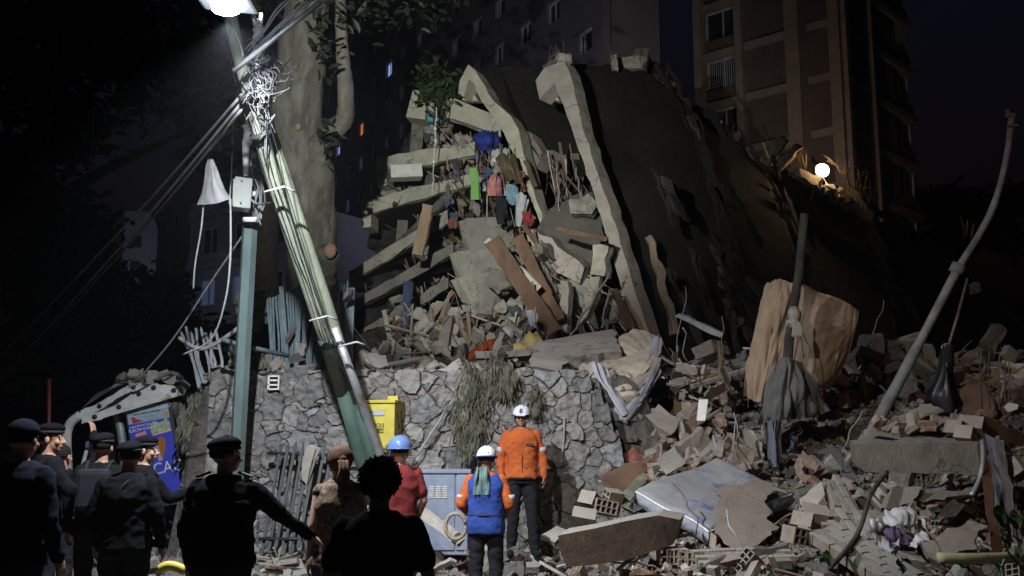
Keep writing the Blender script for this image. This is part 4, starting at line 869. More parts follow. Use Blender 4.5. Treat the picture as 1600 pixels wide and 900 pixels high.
polepart('pole', [(348, -30, 9.1), (367, 60, 9.25), (395, 165, 9.7), (442, 330, 10.4), (497, 495, 11.1), (535, 615, 11.5)], [.062, .066, .070, .074, .076, .076], M['pole_green'])
polepart('pole', [(402, 150, 9.8), (425, 215, 10.1), (462, 330, 10.6), (515, 490, 11.2), (560, 628, 11.6)], [.060, .066, .070, .073, .074], M['pole_green'])
polepart('pole_foot', [(535, 612, 11.5), (573, 745, 11.85), (596, 830, 12.0)], [.080, .084, .088], M['pole_dark'])
polepart('pole_foot', [(560, 626, 11.6), (592, 745, 11.85), (612, 830, 12.0)], [.078, .082, .086], M['pole_dark'])
polepart('steel_sleeve', [(522, 512, 11.15), (560, 615, 11.45), (592, 705, 11.7), (622, 800, 11.9)], .052, M['metal'])
polepart('band', [(510, 528, 11.22), (513, 540, 11.26)], .10, M['pole_dark']); polepart('band', [(387, 145, 9.5), (391, 153, 9.52)], .105, M['dark'])
polepart('band', [(408, 205, 9.85), (411, 211, 9.87)], .13, M['dark'])
for i in range(5):
    x0 = 350 + i * 9; pts = [(x0, 20 + i * 25, 9.0 + .15 * i), (372 + i * 9, 140, 9.55), (420 + i * 9, 290 + 8 * i, 10.1), (480 + i * 8, 460 + i * 10, 10.85), (515 + i * 9, 560 + i * 12, 11.2)]
    mb = MB(); mb.tube([jit(p, .012) for p in catmull(PP(pts), 5)], .005, 5); build('cable', mb, M['cable'], LP)
for (x, y, D) in ((432, 300, 10.1), (500, 500, 10.9), (545, 540, 11.1)):
    mb = MB(); c = P(x, y, D); mb.tube([c + Vector((-.1, -.08, -.02)), c + Vector((.1, -.1, .03)), c + Vector((.2, 0, .0))], .012, 5); build('wire_tie', mb, M['cable_pale'], LP)
# lamp head
SL = thing('street_lamp', LAMP, 'glaring bluish white street lamp at the head of the leaning pole', 'lamp')
mb = MB(); mb.box(LAMP + Vector((0, .02, .07)), (.46, .30, .10), Euler((0, .1, 0)).to_matrix(), bev=.03); build('lamp_housing', mb, M['metal'], SL)
mb = MB(); mb.ball(LAMP + Vector((0, 0, -.02)), (.12, .09, .05), 10); build('bulb', mb, mat('lamp_glow_cool', (.8, .88, 1), rough=.4, bump=0, emit=(.72, .82, 1.0, 60)), SL)
mb = MB(); mb.tube([LAMP + Vector((.1, .05, .07)), P(388, 12, 9.3), P(404, 36, 9.4)], .012, 6); build('arm', mb, M['metal'], SL)
# cross arm
mb = MB(); mb.tube(PP([(366, 110, 9.1), (410, 75, 8.95), (500, 4, 8.7)]), .024, 8); single('cross_arm', mb, M['metal'], 'long steel cross arm fixed across the leaning pole below the lamp', 'cross arm')
# bleached insulator stack with tangled wires
IS = thing('insulator_stack', P(405, 230, 9.6), 'white lit insulator stack wrapped in a tangle of wires right of the leaning pole', 'insulator')
mb = MB(); pts = PP([(405, 34, 9.4), (404, 60, 9.4), (403, 80, 9.4), (404, 120, 9.45), (406, 150, 9.5)]); mb.tube(pts, [.03, .055, .05, .03, .03], 10)
for i in range(10): c = P(404, 42 + i * 5.5, 9.4); mb.ball(c, (.062 if i % 2 else .05, .06, .016), 6)
mb.box(P(400, 35, 9.4), (.05, .05, .06)); mb.box(P(408, 31, 9.4), (.03, .04, .12)); build('insulator', mb, M['white'], IS)
rd = random.Random(4); mb = MB()
for k in range(85):
    a = P(403 + rd.gauss(0, 6), 90 + rd.uniform(0, 60), 9.45 + rd.uniform(-.1, .15)); pts = [a]
    for q in range(5): pts.append(jit(pts[-1], .09, rd) - Vector((-.012, 0, .02)))
    mb.tube(catmull(pts, 3), .0045, 4)
for k in range(8):
    x = 398 + k * 2.6; pts = PP([(x, 88 + k * 4, 9.4), (x + rd.uniform(6, 14), 130, 9.45), (x + rd.uniform(0, 8), 165, 9.6), (408 + k, 210 + k * 7, 9.9)]); mb.tube(catmull(pts, 5), .007, 4)
build('wire_tangle', mb, mat('dull_wire', (.16, .16, .16), bump=0), IS)
# the green post with its box
GP = thing('utility_post', P(368, 870, 12.0), 'straight square grey-green post carrying the white box', 'post')
mb = MB(); A_ = P(397, 238, 11.7); B_ = P(372, 690, 12.0); d = (B_ - A_) ; B2 = A_ + d * 1.42; mb.tube([A_, B2], .092, 6, sm=False); build('post', mb, M['post_teal'], GP)
for y in (300, 340): mb = MB(); mb.tube([P(393, y, 11.62), P(393, y + 7, 11.62)], .105, 10); build('clamp', mb, M['white'], GP)
EB = thing('electric_box', P(378, 330, 11.5), 'white electrical box strapped to the green post', 'box')
mb = MB(); c = P(378, 304, 11.45); mb.box(c, (.20, .22, .36), Euler((0, .04, .35)).to_matrix(), bev=.015); M['box_grey'] = mat('box_grey_white', (.40, .41, .38), (.32, .33, .30), 4, .6, .15); build('housing', mb, M['box_grey'], EB)
mb = MB(); mb.box(c + Vector((-.03, -.118, 0)), (.15, .012, .30), Euler((0, .04, .35)).to_matrix(), bev=.004); build('lid', mb, M['box_grey'], EB)
mb = MB(); [mb.tube([c + Vector((a, -.13, b)), c + Vector((a, -.145, b))], .01, 6) for a in (-.08, .03) for b in (-.13, .13)]; build('screw', mb, M['metal'], EB)
mb = MB(); pts = [P(384, 196, 11.4), P(386, 206, 11.4), P(384, 222, 11.4), P(384, 275, 11.4)]; mb.tube(pts, [.05, .02, .045, .03], 8); mb.ball(P(388, 212, 11.4), (.06, .05, .13), 8); single('insulator', mb, M['white'], 'white bell shaped insulator just above the white electrical box', 'insulator')
mb = MB()
for k in range(7):
    rd = random.Random(k); pts = PP([(388 + k * 2, 240 + k * 5, 11.5), (396 + k * 3, 262, 11.5), (402 + k, 300 + k * 4, 11.5), (404, 330 + k * 3, 11.55)]); mb.tube(catmull([jit(p, .06, rd) for p in pts], 5), .011, 5)
mb.tube(catmull(PP([(388, 305, 11.4), (400, 318, 11.4), (424, 316, 11.0)]), 6), .014, 5); single('wire_bundle', mb, M['cable_pale'], 'pale tangled wires spilling down between the green post and the leaning pole', 'wires')
# overhead and hanging lines
def line(pts, r, label, m='cable_pale', n=6, group=None, name='power_line'):
    mb = MB(); mb.tube(catmull(PP(pts), n), r, 5); return single(name, mb, M[m], label, 'cable', group)
for i, (x, y, r) in enumerate(((440, 6, .014), (445, 8, .012), (478, 2, .016), (486, 2, .016), (500, 4, .014))):
    line([(382 + i * 4, 78 + i * 4, 9.3), ((382 + x) / 2 + 2, (80 + y) / 2 + 2, 9.1), (x, y, 8.8), (x + 90, y - 72, 8.4)], r * .7, 'pale cable running up and out of the frame from the cross arm', group='cables above the cross arm')
for i, (x0, y0, x1, y1) in enumerate(((378, 148, -40, 600), (380, 158, -40, 640), (382, 166, 40, 560))):
    line([(x0, y0, 9.6), ((x0 * 2 + x1) / 3, (y0 * 2 + y1) / 3 + 8, 12.5), ((x0 + x1 * 2) / 3, (y0 + y1 * 2) / 3 + 6, 17), (x1, y1, 24)], .016, ('topmost', 'middle', 'lowest')[i] + ' of the three power lines slanting down left from the leaning pole', group='lines slanting down to the left')
for i, (pts, r, lb) in enumerate((
        ([(95, -10, 13), (82, 150, 13), (70, 270, 13)], .005, 'faint thin wire hanging in the dark at the upper left'),
        ([(147, -10, 13), (146, 150, 13), (145, 270, 13)], .005, 'faint thin wire hanging straight down beside the other'),
        ([(243, -10, 12.5), (268, 110, 12.5), (318, 224, 12.4)], .008, 'thin wire running down towards the white pennant'),
        ([(374, 110, 9.4), (364, 200, 10.6), (361, 310, 11.0)], .008, 'thin dark wire beside the leaning pole above the pennant'),
        ([(318, 320, 11.1), (314, 360, 11.1), (305, 412, 11.2), (302, 452, 11.3)], .010, 'loose cord hanging from the left corner of the white pennant'),
        ([(360, 310, 11.0), (360, 400, 11.0), (352, 470, 11.1), (330, 530, 11.3), (286, 554, 11.5)], .012, 'white cord looping down from the right corner of the pennant'),
        ([(400, 338, 11.6), (330, 440, 12.4), (270, 530, 13), (212, 598, 13.6)], .013, 'straight stay wire running down to the crushed shelter'),
        ([(280, 528, 12.8), (320, 545, 12.6), (382, 506, 12.4)], .03, 'grey hose hanging between the pickets and the post'),
        ([(352, 22, 9.1), (372, 60, 9.0), (380, 88, 9.1)], .010, 'short bright wire curving down from the lamp'))):
    line(pts, r, lb, m='cable' if i in (0, 1, 2, 3) else 'cable_pale', name='cable')
mb = MB(); mb.ball(P(342, 212, 9.9), .035, 5); 
# white pennant
cl('pennant', [[(328, 246, 11.0), (330, 245, 11.0), (333, 250, 11.0)], [(318, 288, 11.05), (332, 286, 10.9), (346, 280, 11.0)], [(306, 320, 11.1), (336, 318, 10.92), (361, 310, 11.0)]], (.38, .38, .37), 'white triangular cloth hanging like a pennant left of the green post', 'cloth', fold=.03, freq=5, seed=2)
# horizontal pipe behind the post
mb = MB(); mb.tube(PP([(346, 530, 12.4), (372, 538, 12.4), (450, 556, 12.9)]), .03, 8); single('steel_rail', mb, M['blue_steel'], 'pale blue steel rail slanting behind the green post', 'rail')

# ================================================================== FENCES AND GATE
def picket(a, b, w_=.026, th=.022, bend=0.0, spear=True):
    A, B = P(*a), P(*b); mid = A.lerp(B, .5) + Vector((bend, -abs(bend) * .3, 0)); mb = MB(); d = (B - A).normalized(); s_ = d.cross(Vector((0, 1, 0))).normalized() * w_ / 2; f = Vector((0, th / 2, 0))
    rings = []
    for p, k in ((A, .15 if spear else 1), (A.lerp(B, .05), 1), (mid, 1), (B, 1)): rings.append([p - s_ * k - f, p + s_ * k - f, p + s_ * k + f, p - s_ * k + f, p - s_ * k - f])
    mb.grid(rings, 0, False); n = len(mb.v); mb.f.append((0, 1, 2, 3)); mb.f.append((n - 5, n - 4, n - 3, n - 2)); mb.m += [0, 0]; mb.sm += [False, False]; return mb
PF = thing('picket_fence', P(480, 590, 13.6), 'blue-grey steel picket fence leaning on top of the stone wall', 'fence')
rd = random.Random(12)
for i in range(14):
    t = i / 13; xt = 418 + t * 56; build('picket', picket((xt, 468 - 22 * t, 13.6), (xt + 8 + rd.uniform(-3, 3), 588, 13.5), bend=rd.uniform(-.02, .02), spear=False), M['blue_steel'], PF)
for i in range(20):
    t = i / 19; xt = 470 + t * 72; build('picket', picket((xt + rd.uniform(-2, 2), 470 - 32 * t + rd.uniform(-4, 3), 13.8), (xt - 22 + t * 12, 592 - 8 * t, 13.5), bend=rd.uniform(-.03, .03)), M['blue_steel'], PF)
for a, b, w_ in (((440, 448, 13.5), (452, 600, 13.4), .06), ((470, 446, 13.5), (462, 600, 13.4), .06), ((548, 450, 13.7), (543, 600, 13.5), .12)): build('fence_post', picket(a, b, w_, .06, spear=False), M['blue_steel'], PF)
for y0, y1 in ((478, 456), (572, 566)):
    mb = MB(); mb.tube(PP([(416, y0, 13.65), (545, y1, 13.75)]), .022, 6); build('rail', mb, M['blue_steel'], PF)
LF = thing('bent_picket_fence', P(320, 610, 13.8), 'splayed grey pickets fanning out left of the green post', 'fence')
for i in range(8):
    t = i / 7; build('picket', picket((283 + t * 54, 514 + rd.uniform(-4, 6), 13.9), (312 + t * 38, 612, 13.7), bend=rd.uniform(-.06, .06), w_=.035, spear=i % 2 == 0), M['metal'], LF)
mb = MB(); mb.tube(PP([(290, 540, 13.85), (345, 545, 13.85)]), .02, 6); build('rail', mb, M['metal'], LF)
IG = thing('iron_gate', P(455, 868, 12.2), 'dark iron gate of spaced bars propped against the foot of the stone wall', 'gate')
for i in range(9):
    t = i / 8; build('bar', picket((440 + t * 92, 690 + rd.uniform(-3, 4), 12.7), (408 + t * 92, 872 - 8 * (i % 3), 12.0), w_=.035, th=.03), M['dark'], IG)
for a, b in (((418, 708, 12.64), (556, 712, 12.64)), ((404, 842, 12.06), (508, 842, 12.06))): mb = MB(); mb.tube(PP([a, b]), .024, 6); build('rail', mb, M['dark'], IG)
# vertical sawn plank caught on the gate
plank_px((484, 700, 12.4), (474, 750, 12.35), .10, .05, 'pale', 'shredded pale plank stuck upright in the iron gate', 'plank_piece', 'plank', jag=.02, seed=5)
# small slotted vent on the wall
WV = thing('wall_vent', P(428, 606, 13.02), 'small white framed vent with three dark slots on the stone wall', 'vent'); c = P(428, 598, 12.95); mb = MB()
for z in (-.085, -.03, .03, .085): mb.box(c + Vector((0, 0, z)), (.13, .05, .018))
for x in (-.065, .065): mb.box(c + Vector((x, 0, 0)), (.018, .05, .19))
build('frame', mb, M['white'], WV); mb = MB(); mb.box(c + Vector((0, .03, 0)), (.12, .02, .17)); build('slots', mb, M['dark'], WV)

# ================================================================== BOXES AND CABINETS
def text(s, size, loc, m, parent, rz=0.0, rx=90, name='lettering', ext=.002, sx=1.0, align='CENTER', ry=0.0, mtx=None):
    cu = bpy.data.curves.new(name, 'FONT'); cu.body = s; cu.size = size; cu.extrude = ext; cu.align_x = align; cu.align_y = 'CENTER'; o = bpy.data.objects.new(name, cu); C.objects.link(o)
    dg = bpy.context.evaluated_depsgraph_get(); me = bpy.data.meshes.new_from_object(o.evaluated_get(dg)); bpy.data.objects.remove(o)
    T = mtx if mtx is not None else (Matrix.Translation(loc) @ Euler((R(rx), ry, rz)).to_matrix().to_4x4() @ Matrix.Diagonal((sx, 1, 1, 1)))
    me.transform(T); me.materials.clear(); me.materials.append(m)
    mb = MB(); mb.add([v.co[:] for v in me.vertices], [tuple(p.vertices) for p in me.polygons]); bpy.data.meshes.remove(me); return build(name, mb, m, parent)
M['yellow'] = mat('yellow_paint', (0.56, 0.47, 0.08), (0.44, 0.37, 0.06), 4, .5, .1, (0.40, 0.33, 0.10), -.01)
YB = thing('yellow_box', P(603, 705, 12.7), 'yellow metal box with graffiti on its side hung on the stone wall behind the poles', 'box')
c = P(588, 668, 12.55); rz = R(-9); Mz = Euler((0, 0, rz)).to_matrix()
fx = Mz @ Vector((1, 0, 0)); fy = Mz @ Vector((0, 1, 0))
mb = MB(); mb.box(c + fy * .26, (.47, .52, .62), Mz, bev=.012); build('housing', mb, M['yellow'], YB)
mb = MB(); mb.box(c + fy * .25 + Vector((0, 0, .325)), (.50, .56, .04), Mz, bev=.01); build('lid', mb, M['yellow'], YB)
mb = MB(); mb.box(c - fy * .012 + Vector((.02, 0, -.0)) , (.16, .02, .12), Mz, bev=.004); build('plate', mb, M['yellow'], YB)
mb = MB(); mb.box(c - fy * .008 + Vector((-.01, 0, .18)), (.22, .012, .06), Mz); build('sticker', mb, mat('grey_sticker', (.42, .45, .55), (.3, .32, .4), 30, .5, 0), YB)
ink = mat('black_ink', (.03, .03, .03), bump=0)
text('TEQU', .062, c - fy * .026 + Vector((.02, 0, .028)), ink, YB, rz); text('ICAM', .062, c - fy * .026 + Vector((.02, 0, -.030)), ink, YB, rz)
gp = c + fx * .234 + fy * .26
for k, s_ in enumerate(((-.12, .14, 'S'), (-.06, .02, 'A'), (.05, .16, 'T'), (.09, .08, 'H'), (.10, -.02, 'K'), (-.02, -.1, 'A'))):
    T = Matrix.Translation(gp + fy * s_[0] + Vector((.004, 0, s_[1]))) @ Euler((R(90), R(k * 11 - 25), rz + R(90))).to_matrix().to_4x4(); text(s_[2], .15, None, ink, YB, name='graffiti', mtx=T)
mb = MB(); mb.box(gp + fy * .05 + Vector((-.1, 0, .36)), (.14, .10, .10), Mz, bev=.01); build('latch', mb, M['yellow'], YB)
GC = thing('utility_cabinet', P(697, 835, 12.5), 'blue-grey metal utility cabinet with slatted vents beside the wall', 'cabinet'); c = P(693, 790, 12.4)
M['cab'] = mat('blue_grey_paint', (0.27, 0.31, 0.40), (0.20, 0.23, 0.31), 4, .5, .12, (0.30, 0.28, 0.25), 0.0)
mb = MB(); mb.box(c + Vector((0, .22, -.1)), (.62, .40, 1.0), bev=.012); build('housing', mb, M['cab'], GC)
for s_, w_ in ((-.075, .43), (.23, .14)): mb = MB(); mb.box(c + Vector((s_, .01, -.08)), (w_, .03, .92), bev=.008); build('door', mb, M['cab'], GC)
for k in range(3):
    mb = MB()
    for q in range(7): mb.box(c + Vector((-.15 + k * .085, -.012, .23 - q * .022)), (.062, .014, .012))
    build('vent_slats', mb, M['white'], GC)
mb = MB(); mb.box(c + Vector((0, .2, .42)), (.68, .46, .05), bev=.01); build('top', mb, M['cab'], GC)

# ================================================================== CRUSHED BUS SHELTER
BS = thing('bus_shelter', P(205, 850, 14.4), 'crushed bus shelter with a bent white roof frame and a blue advertising panel', 'shelter')
M['shelter'] = mat('chipped_white_steel', (.60, .60, .57), (.42, .41, .38), 4, .6, .3, (.25, .22, .18), .0)
D = 14.2
arch = [(170, 665, D), (215, 645, D), (255, 612, D), (300, 602, D), (340, 606, D)]
def band(pts, w_, th, m, name, holes=0, jag=.006):
    top = catmull(PP(pts), 5); mb = MB(); poly = top + [p - Vector((0, 0, w_)) for p in top[::-1]]; mb.slab(poly, (0, th, 0), jag, .3); o = build(name, mb, m, BS)
    if holes:
        for k in range(holes):
            p = top[int((k + .6) / holes * (len(top) - 1))] - Vector((0, .012, w_ * .5)); m2 = MB(); m2.tube([p, p + Vector((0, .01, 0))], .035, 10); build('bolt_hole', m2, M['dark'], BS)
band([(126, 640, D), (150, 632, D), (182, 612, D), (205, 600, D), (222, 598, D)], .11, .2, M['shelter'], 'roof_frame', 2)
band([(128, 650, D - .3), (165, 640, D - .3), (200, 622, D - .3), (228, 602, D - .3), (250, 600, D - .3), (284, 606, D - .3)], .11, .06, M['shelter'], 'roof_frame', 5)
mb = MB(); mb.grid([PP([(128, 638, D + .1), (180, 605, D), (230, 592, D), (285, 590, D)]), PP([(150, 615, D + 1.2), (190, 596, D + 1.4), (235, 588, D + 1.4), (280, 586, D + 1.4)])], 0, False); build('roof_sheet', mb, M['conc_d'], BS)
def post(pts, r, m, name='post'): mb = MB(); mb.tube(catmull(PP(pts), 5), r, 8, sm=True); return build(name, mb, m, BS)
post([(126, 648, D), (108, 665, D), (104, 700, D), (110, 800, D + .1), (112, 850, D + .1)], .07, M['shelter'])
post([(180, 640, D), (190, 680, D), (196, 760, D), (200, 850, D)], .06, M['metal'])
post([(268, 618, D - .1), (282, 650, D - .1), (290, 700, D - .1), (298, 775, D - .1), (300, 850, D)], .085, M['conc_d'])
mb = MB(); mb.slab(PP([(134, 690, D + .8), (178, 680, D + .8), (186, 840, D + .8), (118, 840, D + .8)]), (0, .03, 0), 0, .4); build('rear_panel', mb, mat('grey_translucent_panel', (.20, .24, .32), (.14, .17, .24), 2, .3, .1), BS)
mb = MB(); mb.slab(PP([(130, 755, D), (185, 755, D), (185, 765, D), (130, 765, D)]), (0, .4, 0), 0, .4); build('bench', mb, M['shelter'], BS)
post([(136, 700, D + .5), (124, 760, D + .5), (126, 840, D + .5)], .03, M['white'])
# advertising panel, tilted a little
o_ = P(196, 632, D - .2); u_ = (P(260, 620, D - .2) - o_); dn = (P(222, 800, D - .2) - P(196, 632, D - .2)); W_ = u_.length; Hh_ = dn.length; ux = u_.normalized(); vz = -dn.normalized(); nn = ux.cross(vz).normalized(); nn = nn if nn.y < 0 else -nn
AP = thing('advertising_poster', P(235, 790, D - .2), 'tall blue advertising poster in the crushed shelter, with shoes above and a cacao pod', 'poster')
VM = ([-.05, 0, .075, .31, .49, .80, .855, 1.05], [-.05, 0, .05, .19, .33, .57, .64, 1.05])
def adp(u, v, d=0.0): v = float(np.interp(v, *VM)); return o_ + ux * (u * W_) - vz * (v * Hh_) + nn * d
def adpoly(pts, col, name, d, rough=.45, em=0):
    mb = MB(); mb.slab([adp(u, v, d) for u, v in pts], -nn * .004, 0, 5, rows=1); return build(name, mb, mat('print_' + name, col, tuple(x * .9 for x in col), 4, rough, 0) if not isinstance(col, bpy.types.Material) else col, AP)
def adtext(s, size, u, v, m, d=.008, sx=1.0):
    T = Matrix.Translation(adp(u, v, d)) @ Matrix((ux, vz, ux.cross(vz))).transposed().to_4x4() @ Matrix.Diagonal((sx, .66 if v < .5 else .9, 1, 1)); return text(s, size, None, m, AP, mtx=T)
blue = mat('print_blue', (.06, .07, .50), (.05, .06, .42), 3, .4, 0)
adpoly([(-.04, -.04), (1.08, -.04), (1.10, 1.02), (-.04, 1.02)], (.05, .05, .055), 'backing', -.012)
adpoly([(0, 0), (1, 0), (1, .06), (0, .06)], (.5, .5, .5), 'top_rail', .0)
adpoly([(0, .075), (1.0, .075), (1.0, .31), (0, .31)], mat('print_pale_sky', (.30, .40, .46), (.16, .22, .27), 1.5, .4, 0), 'shoe_ad', .0)
adpoly([(0, .31), (1.0, .31), (1.06, 1.0), (0, 1.0)], blue, 'blue_field', .0)
wm = mat('print_white', (.75, .75, .75), rough=.4, bump=0)
adtext('REPARACION DE CALZADO', .17, .5, .115, wm, sx=.31); adtext('SERVICIO RAPIDO Y GARANTIZADO', .03, .5, .175, ink, sx=.8); adtext('GARANTIZADO', .035, .5, .205, wm)
# red high heel, small boot, handbag, shoe
adpoly([(.08, .21), (.14, .20), (.22, .245), (.34, .275), (.33, .295), (.22, .295), (.15, .262), (.12, .275), (.115, .30), (.10, .30), (.105, .26)], (.45, .05, .05), 'red_shoe', .006)
adpoly([(.80, .17), (.88, .16), (.86, .22), (.80, .28), (.72, .285), (.76, .24)], (.35, .33, .5), 'sports_shoe', .006)
adpoly([(.88, .22), (.99, .22), (.99, .28), (.87, .28)], (.45, .26, .12), 'brown_bag', .006)
adtext('SERVICIO', .065, .32, .345, wm); adtext('PLOMERIA', .085, .32, .390, wm)
adpoly([(.06 + .065 * math.cos(a * .5236), .375 + .035 * math.sin(a * .5236)) for a in range(12)], wm, 'round_emblem', .005); adpoly([(.06 + .05 * math.cos(a * .5236), .375 + .027 * math.sin(a * .5236)) for a in range(12)], blue, 'emblem_middle', .008)
adpoly([(.14, .43), (.38, .415), (.40, .44), (.38, .46), (.14, .468), (.12, .45)], (.62, .25, .25), 'pink_label', .005)
adpoly([(.52, .36), (.62, .31), (.72, .35), (.84, .34), (.92, .30), (.98, .36), (.99, .45), (.54, .475), (.50, .43)], mat('print_fruit', (.50, .46, .38), (.12, .28, .08), 22, .4, 0, (.5, .15, .08), .0), 'illustration', .005)
adpoly([(.54, .475), (1.0, .452), (1.0, .47), (.54, .49)], (.72, .40, .42), 'pink_strip', .007)
adpoly([(.62, .53), (.76, .515), (.83, .56), (.80, .66), (.72, .75), (.66, .80)], (.33, .12, .04), 'cacao_pod', .005)
for k in range(12): adpoly([(.50 - .0 * k + .008 * k, .53 + k * .023), (.545 + .008 * k, .52 + k * .023), (.60 + .008 * k, .535 + k * .023), (.60 + .008 * k, .545 + k * .023), (.545 + .008 * k, .532 + k * .023), (.50 + .008 * k, .542 + k * .023)], wm, 'white_zigzag', .007)
adtext('CACAO', .26, .56, .855, wm, sx=.78)
# ================================================================== PEOPLE
def capsule(mb, a, b, ra, rb, n=14, k=5):
    a, b = Vector(a), Vector(b); d = (b - a); L = d.length
    if L < 1e-6: return mb.ball(a, ra, 6)
    e = d / L; pts = [a - e * ra * .98, a - e * ra * .7]; rs = [ra * .15, ra * .72]
    for i in range(k + 1): pts.append(a + d * i / k); rs.append(ra + (rb - ra) * i / k)
    pts += [b + e * rb * .7, b + e * rb * .98]; rs += [rb * .72, rb * .15]; return mb.tube(pts, rs, n)
def loft(mb, rings, n=20):
    """rings: (centre, rx, ry, z-rotation) stacked upward"""
    vs = []
    for (c, rx, ry, rz) in rings:
        c = Vector(c)
        for j in range(n):
            a = 2 * math.pi * j / n; x = math.copysign(abs(math.cos(a)) ** .85, math.cos(a)) * rx; y = math.copysign(abs(math.sin(a)) ** .9, math.sin(a)) * ry
            vs.append(c + Vector((x * math.cos(rz) - y * math.sin(rz), x * math.sin(rz) + y * math.cos(rz), 0)))
    k = len(rings); fs = [(i * n + j, i * n + (j + 1) % n, (i + 1) * n + (j + 1) % n, (i + 1) * n + j) for i in range(k - 1) for j in range(n)]
    fs += [tuple(range(n))[::-1], tuple((k - 1) * n + j for j in range(n))]; return mb.add(vs, fs, 0, True)
def remeshed(mb, voxel, smooth_it=3, wr=0.0, wscale=6.0, seed=0, stretch=(1, 1, 1)):
    me = bpy.data.meshes.new('tmp'); me.from_pydata(mb.v, [], mb.f); o = bpy.data.objects.new('tmp', me); C.objects.link(o)
    m_ = o.modifiers.new('r', 'REMESH'); m_.mode = 'VOXEL'; m_.voxel_size = voxel; m_.use_smooth_shade = True
    if smooth_it: s_ = o.modifiers.new('s', 'SMOOTH'); s_.factor = .5; s_.iterations = smooth_it
    dg = bpy.context.evaluated_depsgraph_get(); e = bpy.data.meshes.new_from_object(o.evaluated_get(dg)); bpy.data.objects.remove(o); bpy.data.meshes.remove(me)
    out = MB(); of = Vector((seed * 7.7, seed * 3.1, 0)); vs = []
    for v in e.vertices:
        p = v.co.copy()
        if wr:
            q = Vector((p.x * stretch[0], p.y * stretch[1], p.z * stretch[2])) * wscale + of
            h = (1 - abs(noise.noise(q)) * 2.2) + .5 * (1 - abs(noise.noise(q * 2.1)) * 2); p = p + v.normal * (h - .6) * wr
        vs.append(p)
    out.add(vs, [tuple(f.vertices) for f in e.polygons], 0, True); bpy.data.meshes.remove(e); return out
def hand(mb, wr, d, palm_n, thumb_side, curl=.5):
    """palm and five bent fingers; d: direction of the hand, palm_n: palm normal, thumb_side: direction of the thumb"""
    d = d.normalized(); t = (thumb_side - d * thumb_side.dot(d)).normalized(); n = d.cross(t).normalized()
    if n.dot(palm_n) < 0: n = -n
    k0 = wr + d * .085
    for i in range(4): off = t * (.032 - i * .0215); capsule(mb, wr + off * .6 + d * .01, k0 + off, .016, .0125, 8, 3)
    for i, L in enumerate((.072, .080, .074, .058)):
        off = t * (.032 - i * .0215); p = k0 + off; dd = d.copy()
        for q, f in enumerate((.45, .32, .25)):
            ang = curl * (.45 + .35 * q); dd = (dd * math.cos(ang) + n * math.sin(ang)).normalized(); e = p + dd * L * f; capsule(mb, p, e, .0095 - q * .0008, .0088 - q * .0009, 8, 2); p = e
    p = wr + t * .025 + d * .02; dd = (d * .75 + t * .65 + n * .25).normalized(); e = p + dd * .05; capsule(mb, p, e, .015, .011, 8, 2); dd = (d * .9 + t * .2 + n * .35).normalized(); capsule(mb, e, e + dd * .05, .0105, .0085, 8, 2)
def head(mb, c, rot, s=1.0):
    """skull, jaw, nose, lips, brow, ears round the head's centre, facing -Y before rot"""
    def T(v): return Vector(c) + rot @ (Vector(v) * s)
    mb.ball(T((0, .012, .028)), (.076 * s, .094 * s, .092 * s), 12, rot=rot)
    mb.ball(T((0, -.022, -.045)), (.060 * s, .066 * s, .072 * s), 10, rot=rot)
    mb.ball(T((0, -.060, -.088)), (.026 * s, .024 * s, .020 * s), 7, rot=rot)
    capsule(mb, T((0, -.088, .010)), T((0, -.110, -.028)), .009 * s, .014 * s, 8, 3)
    for q in (-1, 1):
        mb.ball(T((q * .013, -.100, -.032)), .009 * s, 5); mb.ball(T((q * .080, .012, -.012)), (.011 * s, .020 * s, .032 * s), 6, rot=rot)
        mb.ball(T((q * .030, -.078, .024)), (.024 * s, .012 * s, .008 * s), 6, rot=rot); mb.ball(T((q * .040, -.062, -.030)), (.026 * s, .022 * s, .024 * s), 6, rot=rot)
    mb.ball(T((0, -.088, -.056)), (.024 * s, .010 * s, .006 * s), 6, rot=rot); mb.ball(T((0, -.086, -.066)), (.021 * s, .010 * s, .007 * s), 6, rot=rot)
SK = {'tan': mat('skin_tan', (.34, .19, .125), (.28, .15, .10), 6, .55, .05), 'dark': mat('skin_dark', (.17, .095, .062), (.14, .075, .05), 6, .5, .05), 'pale': mat('skin_pale', (.42, .27, .20), (.36, .22, .16), 6, .55, .05)}
FB = {}
def fab(name, c, c2=None, scale=5, **k):
    if name not in FB:
        FB[name] = mat(name, c, c2 or tuple(x * .75 for x in c), scale, .95, .25, bscale=140, **k)
        if max(c) < .06: FB[name].node_tree.nodes['Principled BSDF'].inputs['Specular IOR Level'].default_value = 0.04
    return FB[name]
